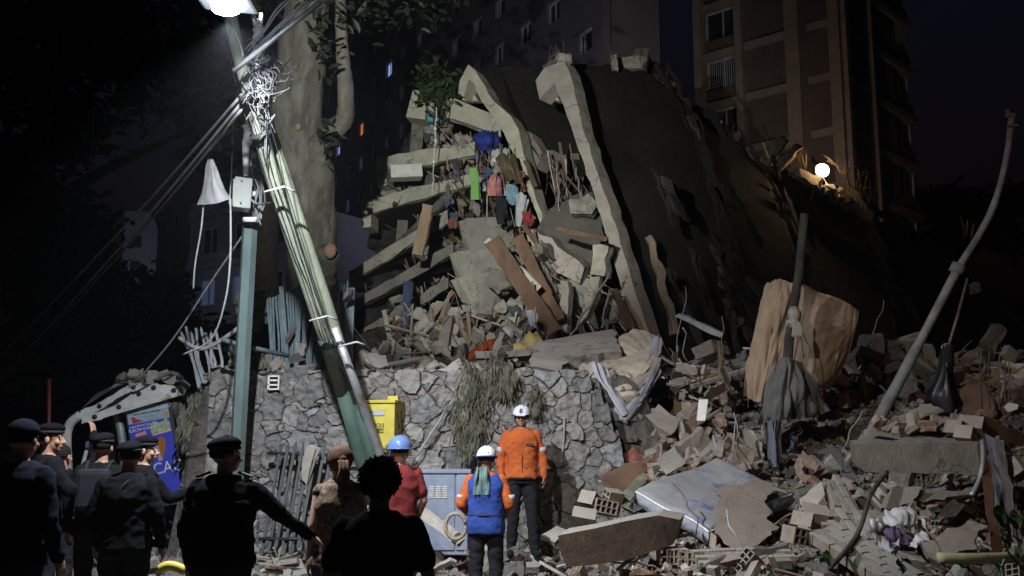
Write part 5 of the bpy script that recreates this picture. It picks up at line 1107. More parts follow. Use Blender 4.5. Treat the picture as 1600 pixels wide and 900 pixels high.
def person(label, X, Y, Z, rz, hgt, sh, el, wr, kn=None, an=None, skin='tan', top=None, bottom=None, sleeve='long', hat=None, hair=None, head_rot=(0, 0, 0), lean=(0, 0), hips=.16, build_k=1.0, shoes=True, thumbs=None, top_len=0.0, group=None, curl=.5, extra=None, hem=.9, jname='jacket'):
    """sh: shoulder half width; el/wr: elbow and wrist per side [right(-x), left(+x)] in the body's frame facing -Y, for a 1.75 m figure"""
    s = hgt / 1.75; root = thing('person', (X, Y, Z), label, 'person', group, rz)
    V_ = lambda v: Vector(v) * s; lx, ly = lean
    def tor(z, fx=0, fy=0):
        t = max(0, (z - .95)) / .6; return Vector((lx * t + fx, ly * t + fy, z))
    kn = kn or [(-.105, -.015, .50), (.105, -.015, .50)]; an = an or [(-.11, .02, .09), (.11, .02, .09)]
    S_ = [tor(1.415, -sh * .84), tor(1.415, sh * .84)]; hp = [(-.09, 0, .93), (.09, 0, .93)]; bk = build_k
    neck0 = tor(1.45, 0, .01); hc = tor(1.63, head_rot[2] * 0, -.015)
    hr = Euler((head_rot[0], head_rot[1], head_rot[2])).to_matrix()
    sh = sh * .87
    torso = [(tor(.84), .145 * bk, .105 * bk, 0), (tor(.93), hips * bk, .115 * bk, 0), (tor(1.04), .145 * bk, .105 * bk, 0), (tor(1.18), .140 * bk, .105 * bk, 0), (tor(1.30), .158 * bk, .115 * bk, 0), (tor(1.40), sh * .90, .10 * bk, 0), (tor(1.46), sh * .62, .075 * bk, 0), (tor(1.50), .065, .06, 0)]
    def scale_rings(r, k=1.0, add=0.0): return [(V_(c), (rx * k + add) * s, (ry * k + add) * s, a) for c, rx, ry, a in r]
    b = MB(); loft(b, scale_rings(torso)); capsule(b, V_(neck0), V_(hc - Vector((0, -.01, .04))), .056 * s, .052 * s)
    head(b, V_(hc), hr, s)
    for i in (0, 1):
        capsule(b, V_(S_[i]), V_(el[i]), .048 * s * bk, .038 * s); capsule(b, V_(el[i]), V_(wr[i]), .038 * s, .025 * s)
        d = V_(wr[i]) - V_(el[i]); q = -1 if i == 0 else 1; th = Vector(thumbs[i]) if thumbs else Vector((0, -1, 0)); hand(b, V_(wr[i]), d, Vector((-q, 0, 0)) if abs(d.normalized().z) > .5 else Vector((0, 0, -1)), th, curl)
        capsule(b, V_(hp[i]), V_(kn[i]), .082 * s * bk, .056 * s); capsule(b, V_(kn[i]), V_(an[i]), .054 * s, .036 * s); a_ = Vector(an[i]); capsule(b, V_(a_ + Vector((0, .03, -.05))), V_(a_ + Vector((q * .02, -.13, -.055))), .036 * s, .030 * s)
    build('body', remeshed(b, .0085, 2), SK[skin], root, local=True)
    # trousers
    if bottom:
        t = MB(); loft(t, scale_rings(torso[:3], 1.0, .018))
        for i in (0, 1):
            a_ = Vector(an[i]); capsule(t, V_(hp[i]), V_(kn[i]), .098 * s * bk, .074 * s); capsule(t, V_(kn[i]), V_(a_ + Vector((0, 0, .0))), .074 * s, .060 * s)
        build('trousers', remeshed(t, .013, 2, .008, 7, 3, (1, 1, 1.6)), bottom, root, local=True)
        sh_ = MB()
        for i in (0, 1):
            q = -1 if i == 0 else 1; a_ = Vector(an[i]); m2 = MB(); capsule(m2, V_(a_ + Vector((0, .035, -.045))), V_(a_ + Vector((q * .025, -.15, -.052))), .047 * s, .042 * s); capsule(m2, V_(a_ + Vector((0, 0, .08))), V_(a_ + Vector((0, .01, -.03))), .052 * s, .048 * s)
            build('boot', remeshed(m2, .010, 1), FB.get('boot') or fab('boot', (.025, .022, .02)), root, local=True)
    if top:
        t = MB(); tt = [(tor(hem), hips * bk, .118 * bk, 0)] + [r for r in torso[2:]] ; loft(t, scale_rings(tt, 1.0, .030))
        for i in (0, 1):
            e = Vector(el[i]); w2 = Vector(wr[i]); s0 = S_[i]
            if sleeve == 'long': capsule(t, V_(s0), V_(e), .066 * s, .056 * s); capsule(t, V_(e), V_(w2), .054 * s, .038 * s)
            elif sleeve == 'short': capsule(t, V_(s0), V_(s0.lerp(e, .72)), .066 * s, .066 * s)
            else: capsule(t, V_(s0), V_(s0.lerp(e, .12)), .058 * s * bk, .056 * s)
        build(jname, remeshed(t, .012, 2, .012 if sleeve == 'long' else .008, 5.5, len(label), (1, 1, 1.3)), top, root, local=True)
        if sleeve == 'long' and jname == 'jacket':
            m2 = MB(); m2.tube([V_(tor(1.47, math.cos(a) * .075, math.sin(a) * .07 + .005)) for a in [j * math.pi / 8 for j in range(17)]], .022 * s, 8); build('collar', m2, top, root, local=True)
    def Hd(v): return V_(hc) + hr @ (Vector(v) * s)
    if hair == 'curly':
        m2 = MB(); m2.ball(Hd((0, .025, .045)), (.108 * s, .115 * s, .105 * s), 22, rot=hr, fn=lambda d: 1 + .10 * noise.noise(d * 5) + .05 * noise.noise(d * 14) if d.z > -.75 else .9)
        rd = random.Random(3)
        for k in range(900):
            d = Vector((rd.gauss(0, 1), rd.gauss(0, 1), rd.gauss(0, 1) + .3)).normalized()
            if d.y < -.55 and d.z < .3: continue
            p = Hd((d.x * .104, .025 + d.y * .112, .045 + d.z * .102)); pts = [p]; 
            for q in range(4): pts.append(pts[-1] + (d * .003 + Vector((rd.gauss(0, .0035), rd.gauss(0, .0035), rd.gauss(0, .0035)))) * s)
            m2.tube(pts, [.006, .006, .005, .004, .002], 4)
        build('hair', m2, fab('black_hair', (.012, .010, .009)), root, local=True)
    elif hair == 'ponytail':
        m2 = MB(); m2.ball(Hd((0, .022, .035)), (.100 * s, .118 * s, .108 * s), 18, rot=hr, fn=lambda d: 1 + .03 * noise.noise(Vector((d.x * 14, d.y * 3, d.z * 3)))); m2.ball(Hd((0, .12, .03)), .035 * s, 8)
        for k in range(26): a = Vector((random.uniform(-.03, .03), .13 + random.uniform(-.01, .03), .02)); m2.tube(catmull([Hd(a), Hd(a + Vector((0, .045, -.06))), Hd(a + Vector((random.uniform(-.02, .02), .03, -.15))), Hd(a + Vector((random.uniform(-.03, .03), .0, -.24)))], 3), [.010] * 9 + [.002], 4)
        build('hair', m2, fab('auburn_hair', (.13, .065, .035), (.05, .027, .016), 30), root, local=True)
    elif hair == 'short':
        m2 = MB(); m2.ball(Hd((0, .020, .030)), (.082 * s, .099 * s, .094 * s), 14, rot=hr, fn=lambda d: 1 if (d.y > -.5 or d.z > .45) and d.z > -.6 else .85); build('hair', m2, fab('dark_hair', (.02, .016, .014)), root, local=True)
    if hat == 'beret':
        m2 = MB(); m2.ball(Hd((.010, .014, .080)), (.104 * s, .118 * s, .052 * s), 14, rot=hr @ Euler((-.10, .16, 0)).to_matrix(), fn=lambda d: 1 + .03 * noise.noise(d * 3)); build('beret', m2, fab('beret_felt', (.009, .009, .011)), root, local=True)
        m2 = MB(); m2.tube([Hd((math.cos(a) * .084, .012 + math.sin(a) * .100, .056)) for a in [j * math.pi / 12 for j in range(25)]], .014 * s, 8); build('hat_band', m2, fab('hat_band', (.03, .03, .03)), root, local=True)
    elif hat == 'cap':
        m2 = MB(); m2.ball(Hd((0, .012, .050)), (.092 * s, .108 * s, .085 * s), 14, rot=hr, fn=lambda d: 1 if d.z > -.15 else .8); build('cap', m2, fab('cap_cloth', (.018, .02, .028)), root, local=True)
        m2 = MB(); m2.box(Hd((0, -.125, .038)), (.13 * s, .09 * s, .008 * s), hr @ Euler((.25, 0, 0)).to_matrix(), bev=.003); build('peak', m2, FB['cap_cloth'], root, local=True)
    elif hat and hat.startswith('helmet'):
        hm = {'helmet_white': fab('white_helmet_shell', (.72, .73, .76)), 'helmet_blue': FB.get('bh') or FB.setdefault('bh', mat('blue_helmet_shell', (.10, .16, .33), (.09, .14, .29), 3, .22, 0))}[hat]
        big = 1.12 if hat == 'helmet_blue' else 1.0
        m2 = MB(); zc = .035; n = 14
        def shell(kk, z0):
            rows = []
            for i in range(9):
                th = i / 8 * math.pi * .53; rows.append([Hd((math.sin(th) * math.cos(a) * .108 * kk * big, .008 + math.sin(th) * math.sin(a) * .130 * kk * big, zc + math.cos(th) * .112 * kk * big)) for a in [j * math.pi / 16 for j in range(33)]])
            return rows
        o_s = shell(1, 0); i_s = shell(.95, 0); m2.grid(o_s); m2.grid([r[::-1] for r in i_s]); m2.add(o_s[-1] + i_s[-1], [(i, i + 1, 33 + i + 1, 33 + i) for i in range(32)])
        build('helmet', m2, hm, root, local=True)
        m2 = MB(); m2.tube([Hd((math.cos(a) * .112 * big, .004 + math.sin(a) * .136 * big, zc - .008)) for a in [j * math.pi / 16 for j in range(33)]], .009 * s, 6)
        build('helmet_rim', m2, hm if hat == 'helmet_blue' else fab('blue_trim', (.06, .08, .25)), root, local=True)
        if hat == 'helmet_white':
            m2 = MB(); m2.slab([Hd((-.075, -.110, zc - .004)), Hd((.075, -.110, zc - .004)), Hd((.05, -.165, zc - .014)), Hd((-.05, -.165, zc - .014))], hr @ Vector((0, 0, .006)), 0, .3); build('helmet_peak', m2, hm, root, local=True)
            for q in (-.018, .018):
                m2 = MB(); m2.tube([Hd((q, .008 - math.cos(a) * .131, zc + math.sin(a) * .113)) for a in [j * math.pi / 14 for j in range(1, 14)]], .006, 5); build('helmet_ridge', m2, hm, root, local=True)
            m2 = MB(); m2.box(Hd((0, -.120, zc + .045)), (.03, .01, .05), hr @ Euler((-.35, 0, 0)).to_matrix()); build('helmet_badge', m2, fab('badge_blue', (.12, .08, .22)), root, local=True)
        else:
            m2 = MB(); m2.grid([[Hd((math.sin(a) * .132, .0 - math.cos(a) * .155, zc + .03 - h_ * .11)) for a in [-1.3 + j * .26 for j in range(11)]] for h_ in (0, .5, 1)]); v_ = mat('clear_visor', (.6, .62, .66), bump=0, rough=.1); v_.node_tree.nodes['Principled BSDF'].inputs['Transmission Weight'].default_value = .8; build('visor', m2, v_, root, local=True)
        for q in (-1, 1):
            m2 = MB(); m2.tube([Hd((q * .088, -.01, zc)), Hd((q * .080, -.03, -.05)), Hd((q * .03, -.06, -.115))], .006, 5); build('chin_strap', m2, fab('strap', (.02, .02, .02)), root, local=True)
    for q in (-1, 1):
        m2 = MB(); m2.ball(Hd((q * .030, -.0835, .006)), (.0125 * s, .007 * s, .0075 * s), 6, rot=hr); e = build('eye', m2, fab('eye_white', (.6, .58, .56)), root, local=True)
        m3 = MB(); m3.ball(Hd((q * .030, -.090, .006)), .0052 * s, 5); build('iris', m3, fab('iris', (.03, .02, .015)), e, local=True)
    if extra: extra(root, V_, tor, Hd)
    return root
def rest(sp=.0): return ([(-.235 - sp, .03, 1.16), (.235 + sp, .03, 1.16)], [(-.25 - sp, -.06, .92), (.25 + sp, -.06, .92)])
BK = math.pi    # back to the camera
def place(px, py_top, D, h): p = P(px, 700, D); return p.x, p.y, P(px, py_top, D).z - h
navy = fab('navy_uniform', (.016, .018, .028)); black = fab('black_uniform', (.010, .010, .012)); tshirt = fab('black_tshirt', (.014, .014, .015)); dark_tr = fab('dark_trousers', (.022, .022, .026))
def gear(root, V_, tor, Hd):
    m2 = MB(); m2.tube([V_(tor(.98, math.cos(a) * .168, math.sin(a) * .132)) for a in [j * math.pi / 12 for j in range(25)]], .022, 6); build('belt', m2, FB['boot'], root, local=True)
    for q in (-1, 1): m2 = MB(); m2.box(V_(tor(.95, q * .19, .0)), (.05, .10, .14), bev=.012); build('belt_pouch', m2, FB['boot'], root, local=True)
    m2 = MB(); m2.tube(catmull([V_(tor(1.49, -.10, -.02)), V_(tor(1.42, -.04, .13)), V_(tor(1.2, .08, .145)), V_(tor(1.0, .16, .10))], 5), .014, 5); build('strap', m2, FB['boot'], root, local=True)
def patchgear(root, V_, tor, Hd):
    gear(root, V_, tor, Hd); m2 = MB(); m2.ball(V_((.285, .02, 1.30)), (.012, .038, .052), 8, rot=Euler((0, .15, .3)).to_matrix()); build('shoulder_patch', m2, fab('pale_patch', (.45, .50, .47)), root, local=True)
def epgear(root, V_, tor, Hd):
    gear(root, V_, tor, Hd)
    for q in (-1, 1): m2 = MB(); m2.box(V_(tor(1.505, q * .145, .01)), (.10, .055, .016), Euler((0, q * .32, 0)).to_matrix(), bev=.005); build('epaulette', m2, fab('epaulette_grey', (.10, .10, .105)), root, local=True)
    m2 = MB(); m2.ball(V_(tor(.99, .10, -.20)), (.10, .09, .12), 8, fn=lambda d: 1 + .08 * noise.noise(d * 4)); build('shoulder_bag', m2, FB['boot'], root, local=True)
def backpack(root, V_, tor, Hd):
    gear(root, V_, tor, Hd)
    m2 = MB(); m2.box(V_(tor(1.27, 0, .19)), (.28, .13, .36), bev=.045); build('backpack', m2, fab('backpack_cloth', (.028, .028, .034)), root, local=True)
    for q in (-1, 1): m2 = MB(); m2.tube(catmull([V_(tor(1.42, q * .09, .15)), V_(tor(1.51, q * .10, .02)), V_(tor(1.35, q * .12, -.14)), V_(tor(1.15, q * .14, -.08))], 4), .018, 5); build('shoulder_strap', m2, FB['boot'], root, local=True)
e0, w0 = rest(.02)
# 1 nearest on the left, cap, patch on the sleeve
x, y, z = place(34, 652, 6.4, 1.82); person('officer in a dark cap with a pale sleeve patch at the far left edge', x, y, 0, BK - .25, 1.82, .21, e0, w0, top=navy, bottom=dark_tr, hat='cap', hair='short', head_rot=(0, 0, .1), extra=patchgear, build_k=1.1, skin='tan')
# 2 beret, looking right, arm lifted to face
x, y, z = place(76, 660, 8.8, 1.84); person('officer in a black beret looking right, standing behind the capped officer', x, y, 0, BK - .9, 1.85, .20, [(-.30, -.10, 1.22), (.235, .03, 1.16)], [(-.20, -.36, 1.20), (.25, -.06, .92)], top=black, bottom=dark_tr, hat='beret', hair='short', head_rot=(0, 0, -.5), extra=gear)
# 2b raised gloved arm
x, y, z = place(98, 690, 9.8, 1.68); person('man in dark clothes raising a gloved hand above his head beside the shelter', x, y, 0, BK - .2, 1.68, .19, [(-.30, -.12, 1.58), (.235, .03, 1.16)], [(-.23, -.16, 1.86), (.25, -.06, .92)], top=black, bottom=dark_tr, hair='short', curl=.9, extra=gear)
# 3
x, y, z = place(160, 674, 8.9, 1.77); person('officer in a black beret carrying a small backpack, seen from behind', x, y, 0, BK + .1, 1.77, .20, e0, w0, top=black, bottom=dark_tr, hat='beret', hair='short', extra=backpack, build_k=1.05)
# 4
x, y, z = place(203, 686, 7.9, 1.71); person('broad officer in a black beret in front of the blue poster, back turned', x, y, 0, BK - .05, 1.69, .225, [(-.27, .03, 1.16), (.27, .03, 1.16)], [(-.28, -.08, .93), (.28, -.08, .93)], top=black, bottom=dark_tr, hat='beret', hair='short', head_rot=(0, 0, .35), extra=gear, build_k=1.2, skin='dark')
# 5 pointing
x, y, z = place(226, 680, 9.2, 1.75); person('officer in a beret facing right and stretching a hand towards the blue poster', x, y, 0, R(90) + .2, 1.74, .19, [(-.235, .03, 1.16), (.22, -.22, 1.18)], [(-.25, -.06, .92), (.20, -.46, 1.26)], top=black, bottom=dark_tr, hat='beret', hair='short', skin='tan', extra=gear, thumbs=[(0, -1, 0), (0, 0, 1)], curl=.4)
# 6 large officer, arm out to the right
x, y, z = place(353, 676, 6.7, 1.74); person('large officer in a black beret holding his right arm out, head turned right', x, y, 0, BK, 1.71, .215, [(-.38, -.10, 1.22), (.24, .03, 1.14)], [(-.55, -.24, 1.08), (.25, -.08, .92)], top=black, bottom=dark_tr, hat='beret', hair='short', head_rot=(0, 0, -.95), extra=epgear, build_k=1.28, skin='tan', curl=.5)
# 7 woman
leo = mat('leopard_print', (.24, .165, .10), (.02, .016, .014), 42, .9, .1)
x, y, z = place(532, 692, 7.3, 1.68); person('woman in a sleeveless leopard print top with a brown ponytail', x, y, 0, BK + .35, 1.65, .175, [(-.20, .04, 1.16), (.20, .04, 1.16)], [(-.21, -.04, .92), (.21, -.04, .92)], top=leo, bottom=fab('blue_jeans', (.05, .07, .13)), sleeve='none', hair='ponytail', skin='pale', hips=.18, build_k=1.12, jname='top', hem=.86)
# 8 curly black t-shirt, nearest
x, y, z = place(595, 705, 4.9, 1.65); person('person in a black T-shirt with curly black hair, nearest to the viewer', x, y, 0, BK, 1.57, .215, [(-.27, .02, 1.17), (.27, .02, 1.17)], [(-.25, -.16, .98), (.25, -.16, .98)], top=tshirt, bottom=dark_tr, sleeve='short', hair='curly', skin='tan', jname='t_shirt', build_k=1.15)
# 9 blue helmet red shirt
x, y, z = place(625, 676, 9.6, 1.78); person('person in a red T-shirt wearing a glossy blue helmet', x, y, 0, BK + .25, 1.73, .19, [(-.24, .02, 1.16), (.24, .02, 1.16)], [(-.19, -.14, .95), (.19, -.14, .95)], top=fab('red_shirt', (.17, .02, .02)), bottom=dark_tr, sleeve='short', hat='helmet_blue', hair='short', skin='tan', jname='t_shirt', build_k=1.05)
# 10 rescuer blue vest
orange = fab('orange_uniform', (.46, .105, .025), (.36, .075, .018)); bluev = fab('royal_blue_vest', (.025, .06, .27), (.018, .045, .20))
def vest(root, V_, tor, Hd):
    m = MB(); rings = [(V_(tor(.86)), .185, .150, 0), (V_(tor(.95)), .190, .155, 0), (V_(tor(1.05)), .182, .148, 0), (V_(tor(1.2)), .182, .148, 0), (V_(tor(1.34)), .196, .152, 0), (V_(tor(1.42)), .178, .125, 0), (V_(tor(1.475)), .125, .10, 0)]; loft(m, rings); build('vest', remeshed(m, .012, 2, .010, 5, 9, (1, 1, 1.6)), bluev, root, local=True)
    m = MB(); m.tube([V_(tor(1.06, math.cos(a) * .192, math.sin(a) * .158)) for a in [j * math.pi / 12 for j in range(25)]], .016, 6); build('vest_strap', m, fab('navy_strap', (.03, .035, .09)), root, local=True)
    rows = [[V_(tor(1.545, -.06 + a * .04, .085 + .015 * (a % 2))) for a in range(4)], [V_(tor(1.47, -.07 + a * .045, .15 + .02 * (a % 2))) for a in range(4)], [V_(tor(1.38, -.085 + a * .055, .17)) for a in range(4)], [V_(tor(1.27, -.09 + a * .06, .172)) for a in range(4)]]
    for r in rows:
        for p in r: p.x += .03
    build('neck_cloth', cloth(rows, 5, 5, .018, 6, 4), mat('green_striped_cloth', (.16, .26, .24), (.035, .055, .06), 5, .9, .2, stretch=(9, 1, 1)), root, local=True)
    for i, sx_ in enumerate((-1, 1)): m = MB(); m.tube([V_((sx_ * .245, .03, 1.26)), V_((sx_ * .255, .032, 1.20))], .058, 10); build('arm_band', m, fab('reflective_band', (.45, .46, .48)), root, local=True)
x, y, z = place(760, 689, 10.0, 1.72); person('rescuer in a blue vest over orange sleeves with a white helmet, back turned', x, y, 0, BK - .1, 1.64, .19, [(-.25, .05, 1.17), (.26, .05, 1.17)], [(-.19, -.16, 1.08), (.22, -.18, 1.06)], top=orange, bottom=dark_tr, hat='helmet_white', hair='short', skin='dark', extra=vest, head_rot=(.1, 0, .1))
def coil(root, V_, tor, Hd): pass
# 11 orange man facing us on the rubble
def ogear(root, V_, tor, Hd):
    m = MB(); m.tube([V_(tor(.905, math.cos(a) * .196, math.sin(a) * .152)) for a in [j * math.pi / 12 for j in range(25)]], .018, 6); build('belt', m, FB['boot'], root, local=True)
    m = MB(); m.box(V_(tor(1.30, .09, -.148)), (.10, .012, .03)); build('name_strip', m, fab('dark_strip', (.10, .04, .03)), root, local=True)
    m = MB(); m.box(V_(tor(1.325, -.085, -.138)), (.09, .012, .03), bev=.003); build('pocket_flap', m, orange, root, local=True)
    m = MB(); m.tube([V_(tor(1.47, 0, -.085)), V_(tor(1.3, 0, -.150)), V_(tor(1.1, 0, -.142)), V_(tor(.95, 0, -.150))], .006, 4); build('zip', m, fab('dark_strip', (.1, .04, .03)), root, local=True)
    for i, sx_ in enumerate((-1, 1)): m = MB(); m.tube([V_((sx_ * .238, .012, 1.27)), V_((sx_ * .247, .014, 1.21))], .061, 10); build('arm_band', m, FB['reflective_band'], root, local=True)
x, y, z = place(815, 632, 12.1, 1.84); z = P(815, 866, 12.1).z
person('rescuer in an orange shirt and white helmet facing the viewer by the stone wall', x, y, z, .05, 1.77, .20, [(-.255, .02, 1.16), (.255, .02, 1.16)], [(-.25, -.06, .92), (.265, -.03, .93)], kn=[(-.10, -.03, .50), (.12, -.02, .50)], an=[(-.12, .02, .09), (.15, -.02, .09)], top=orange, bottom=dark_tr, hat='helmet_white', hair='short', skin='tan', extra=ogear, head_rot=(.08, 0, -.15), build_k=1.08)
# 12 bending rescuer on the heap
pb = P(722, 568, 18.6)
def blu(root, V_, tor, Hd): pass
br = person('rescuer in orange bending down on the heap above the stone wall', 0, 0, 0, R(80), 1.72, .19, [(-.26, -.72, 1.02), (.22, -.75, 1.05)], [(-.22, -.86, .80), (.20, -.92, .84)], kn=[(-.10, -.12, .52), (.10, -.02, .50)], lean=(0, -.62), top=orange, bottom=dark_tr, hat='helmet_white', skin='dark', head_rot=(.6, 0, 0))

br.rotation_euler = (R(12), 0, R(80)); br.location = pb - Euler((R(12), 0, R(80))).to_matrix() @ Vector((0, 0, .92))
M['shaded_wood'] = mat('brown_board_shade', (0.085, 0.055, 0.036), (0.045, 0.030, 0.021), 3, .8, .4, (.03, .022, .016), .05)  # darkened wood, the beam face's shade put into its colour
# ================================================================== FALLEN SLABS ON THE WALL TOP
def bigpiece(name, pts, ext, m, label, cat, jag=.03, seed=1, step=.12, em='conc_broken', group=None, sides=None):
    mb = MB(); mb.slab(PP(flat(pts)), ext, jag, step, rows=3, seed=seed, edge_mi=1, sides=sides); return single(name, mb, [M[m], M[em]], label, cat, group)
bigpiece('fallen_slab', [(822, 542, 14.8), (850, 532, 15.2), (958, 514, 15.6), (970, 548, 14.4), (905, 556, 14.2), (850, 552, 14.2)], (.02, .05, -.17), 'pink', 'broad pale fallen slab lying flat on top of the stone wall', 'slab', .02, 3)
bigpiece('fallen_slab', [(832, 552, 14.2), (858, 545, 14.5), (888, 562, 13.9), (874, 580, 13.3), (826, 572, 13.3)], (.02, .05, -.10), 'pink', 'smaller broken slab tilted against the broad pale one', 'slab', .02, 4)
bigpiece('slab_edge', [(742, 550, 14.6), (830, 546, 14.8), (828, 556, 14.6), (744, 560, 14.4)], (0, .5, .02), 'conc', 'long thin slab edge in front of the bending rescuer', 'slab', .02, 5)
bigpiece('brick_beam', [(674, 586, 13.3), (716, 560, 13.6), (724, 572, 13.5), (682, 600, 13.2)], (.02, .2, -.02), 'pink', 'short mortar covered beam tipped over the wall top', 'beam', .015, 6)
plank_px((925, 570, 13.6), (888, 628, 13.0), .085, .03, 'pale', 'pale narrow board hanging off the wall top, the longer of two', 'wooden_board', 'board', 'pale boards hanging off the wall top', seed=11)
plank_px((945, 570, 13.7), (908, 618, 13.1), .08, .03, 'pale', 'pale narrow board hanging off the wall top, the shorter of two', 'wooden_board', 'board', 'pale boards hanging off the wall top', seed=12)
plank_px((700, 494, 15.5), (692, 540, 15.3), .16, .12, 'claytan', 'stub of a brick column standing up near the bending rescuer', 'brick_stub', 'brick', seed=13)
plank_px((784, 520, 16.5), (768, 555, 16.0), .08, .04, 'pale', 'short pale lath in front of the bending rescuer', 'lath', 'lath', seed=14)
plank_px((1200, 560, 13.8), (1196, 560, 13.8), .02, .02, 'pale', 'x', 'tmpx', 'x'); bpy.data.objects.remove(bpy.data.objects['tmpx'])
cl('yellow_sheet', [[(800, 552, 15.4), (815, 532, 15.6), (838, 516, 16.0)], [(808, 556, 15.2), (826, 540, 15.3), (848, 530, 15.6)], [(812, 560, 15.1), (834, 550, 15.1), (852, 546, 15.3)]], (.55, .42, .16), 'yellowish sheet crumpled left of the broad fallen slab', 'sheet', fold=.05, seed=31)
cl('white_paper', [[(822, 486, 18.6), (832, 484, 18.6), (842, 492, 18.6)], [(824, 498, 18.4), (832, 500, 18.4), (838, 506, 18.4)], [(826, 508, 18.2), (834, 510, 18.2), (836, 512, 18.2)]], (.65, .66, .70), 'bright white plastic scrap at the foot of the brown beams', 'plastic scrap', fold=.03, seed=32)
# quilted mattress folded over the end of the wall, cloth hanging from it
M['quilt'] = mat('quilted_cream', (.52, .45, .36), (.42, .35, .27), 5, .95, .2, (.30, .22, .15), .0)
def quilt(rows, seed, label, name='quilted_mattress', cell=.11, amp=.022, thick=.07, m='quilt'):
    rr = [catmull(PP(r), 10) for r in rows]; cols = [catmull([r[i] for r in rr], 10) for i in range(len(rr[0]))]; nc = len(cols); nr = len(cols[0]); pts = [[cols[i][j] for i in range(nc)] for j in range(nr)]
    ul = sum((pts[0][i + 1] - pts[0][i]).length for i in range(nc - 1)); vl = sum((pts[j + 1][0] - pts[j][0]).length for j in range(nr - 1)); out = []; back = []
    for j in range(nr):
        ro = []; rb_ = []
        for i in range(nc):
            a = pts[j][min(i + 1, nc - 1)] - pts[j][max(i - 1, 0)]; b = pts[min(j + 1, nr - 1)][i] - pts[max(j - 1, 0)][i]; n = a.cross(b).normalized(); n = n if n.y < 0 or n.z > .3 else -n
            u = i / (nc - 1) * ul / cell; v = j / (nr - 1) * vl / cell; h = abs(math.sin((u + v) * math.pi / 2)) ** .5 * abs(math.sin((u - v) * math.pi / 2)) ** .5
            ro.append(pts[j][i] + n * h * amp + n * noise.noise(pts[j][i] * 4) * .02); rb_.append(pts[j][i] - n * thick)
        out.append(ro); back.append(rb_)
    mb = MB(); mb.grid(out); mb.grid([r[::-1] for r in back])
    for a, b in ((out[0], back[0]), (out[-1], back[-1]), ([r[0] for r in out], [r[0] for r in back]), ([r[-1] for r in out], [r[-1] for r in back])): mb.add(a + b, [(i, i + 1, len(a) + i + 1, len(a) + i) for i in range(len(a) - 1)])
    return single(name, mb, M[m], label, 'mattress')
quilt([[(966, 530, 15.0), (990, 516, 15.3), (1018, 522, 15.2), (1034, 538, 15.0)], [(972, 545, 14.7), (992, 540, 14.7), (1012, 545, 14.6), (1022, 552, 14.4)], [(982, 560, 14.4), (1000, 556, 14.3), (1006, 560, 14.2), (1010, 562, 14.1)]], 1, 'torn quilted mattress folded over the end of the stone wall')
quilt([[(906, 570, 14.0), (930, 566, 14.2), (970, 562, 14.3), (1004, 548, 14.4), (1028, 530, 14.8)], [(920, 588, 13.7), (940, 590, 13.6), (975, 580, 13.7), (1005, 566, 13.9), (1026, 548, 14.3)], [(936, 606, 13.5), (955, 604, 13.4), (985, 594, 13.5), (1010, 580, 13.7), (1030, 556, 14.2)]], 2, 'sagging quilted mattress spilling down beneath the folded one', cell=.12)
quilt([[(940, 606, 13.45), (985, 594, 13.45), (1030, 556, 14.1)], [(942, 612, 13.4), (988, 606, 13.4), (1028, 576, 13.9)], [(946, 620, 13.45), (992, 616, 13.45), (1026, 590, 13.9)]], 3, 'brown side band of the sagging mattress', 'mattress_band', amp=.004, thick=.12)
cl('hanging_sheet', [[(1020, 528, 14.4), (1034, 530, 14.4), (1030, 560, 14.0)], [(1012, 560, 14.0), (1030, 566, 14.0), (1030, 580, 13.9)], [(990, 610, 13.5), (1008, 612, 13.4), (1022, 600, 13.6)], [(950, 640, 13.3), (980, 650, 13.2), (1006, 630, 13.4)], [(960, 655, 13.2), (975, 660, 13.2), (990, 655, 13.3)]], (.30, .30, .33), 'grey sheet hanging in folds from the end of the sagging mattress', 'sheet', fold=.05, freq=11, seed=33)
cl('pale_sheet', [[(924, 570, 13.6), (932, 568, 13.6), (944, 580, 13.6)], [(936, 596, 13.4), (944, 598, 13.3), (952, 602, 13.4)], [(950, 616, 13.3), (960, 620, 13.2), (968, 618, 13.3)], [(968, 650, 13.2), (978, 648, 13.2), (984, 640, 13.3)]], (.45, .46, .50), 'pale blue-grey strip of sheet trailing down under the pale boards', 'sheet', fold=.04, seed=34)
# hanging dried palm leaves over the wall
def fronds(label, x, y, D, n, L, spread, seed):
    rd = random.Random(seed); o = P(x, y, D); root = thing('wilted_plant', o - Vector((0, 0, L)), label, 'plant'); mb = MB(); ms = MB()
    for k in range(9):
        e = o + Vector((rd.uniform(-spread, spread), -.05, -L * rd.uniform(.5, 1))); ms.tube(catmull([o + Vector((rd.uniform(-.1, .1), .1, .04)), o.lerp(e, .3) + Vector((0, -.10, 0)), e], 4), .010, 4)
    for k in range(n):
        t = rd.random() ** .8; p = o + Vector((rd.gauss(0, spread * .45) * (.5 + .5 * math.sin(t * 3)), -.06 - rd.uniform(0, .10), -L * t)); l = rd.uniform(.10, .24); w_ = rd.uniform(.010, .020); a = rd.gauss(0, .35); d = Vector((math.sin(a), -rd.uniform(-.1, .35), -1)).normalized(); s_ = Vector((math.cos(a * 2 + rd.random()), .5, 0)).normalized() * w_
        mb.add([p - s_ * .3, p + s_ * .3, p + d * l * .5 + s_, p + d * l, p + d * l * .5 - s_], [(0, 1, 2, 3), (0, 3, 4)])
    build('stem', ms, M['bark'], root); build('foliage', mb, M['leaf_dusty'], root)
fronds('long dusty bunch of wilted leaves hanging far down the stone wall', 734, 566, 13.0, 620, 1.15, .22, 1)
fronds('short dusty bunch of wilted leaves hanging below the fallen slabs', 783, 562, 13.05, 330, .40, .26, 2)
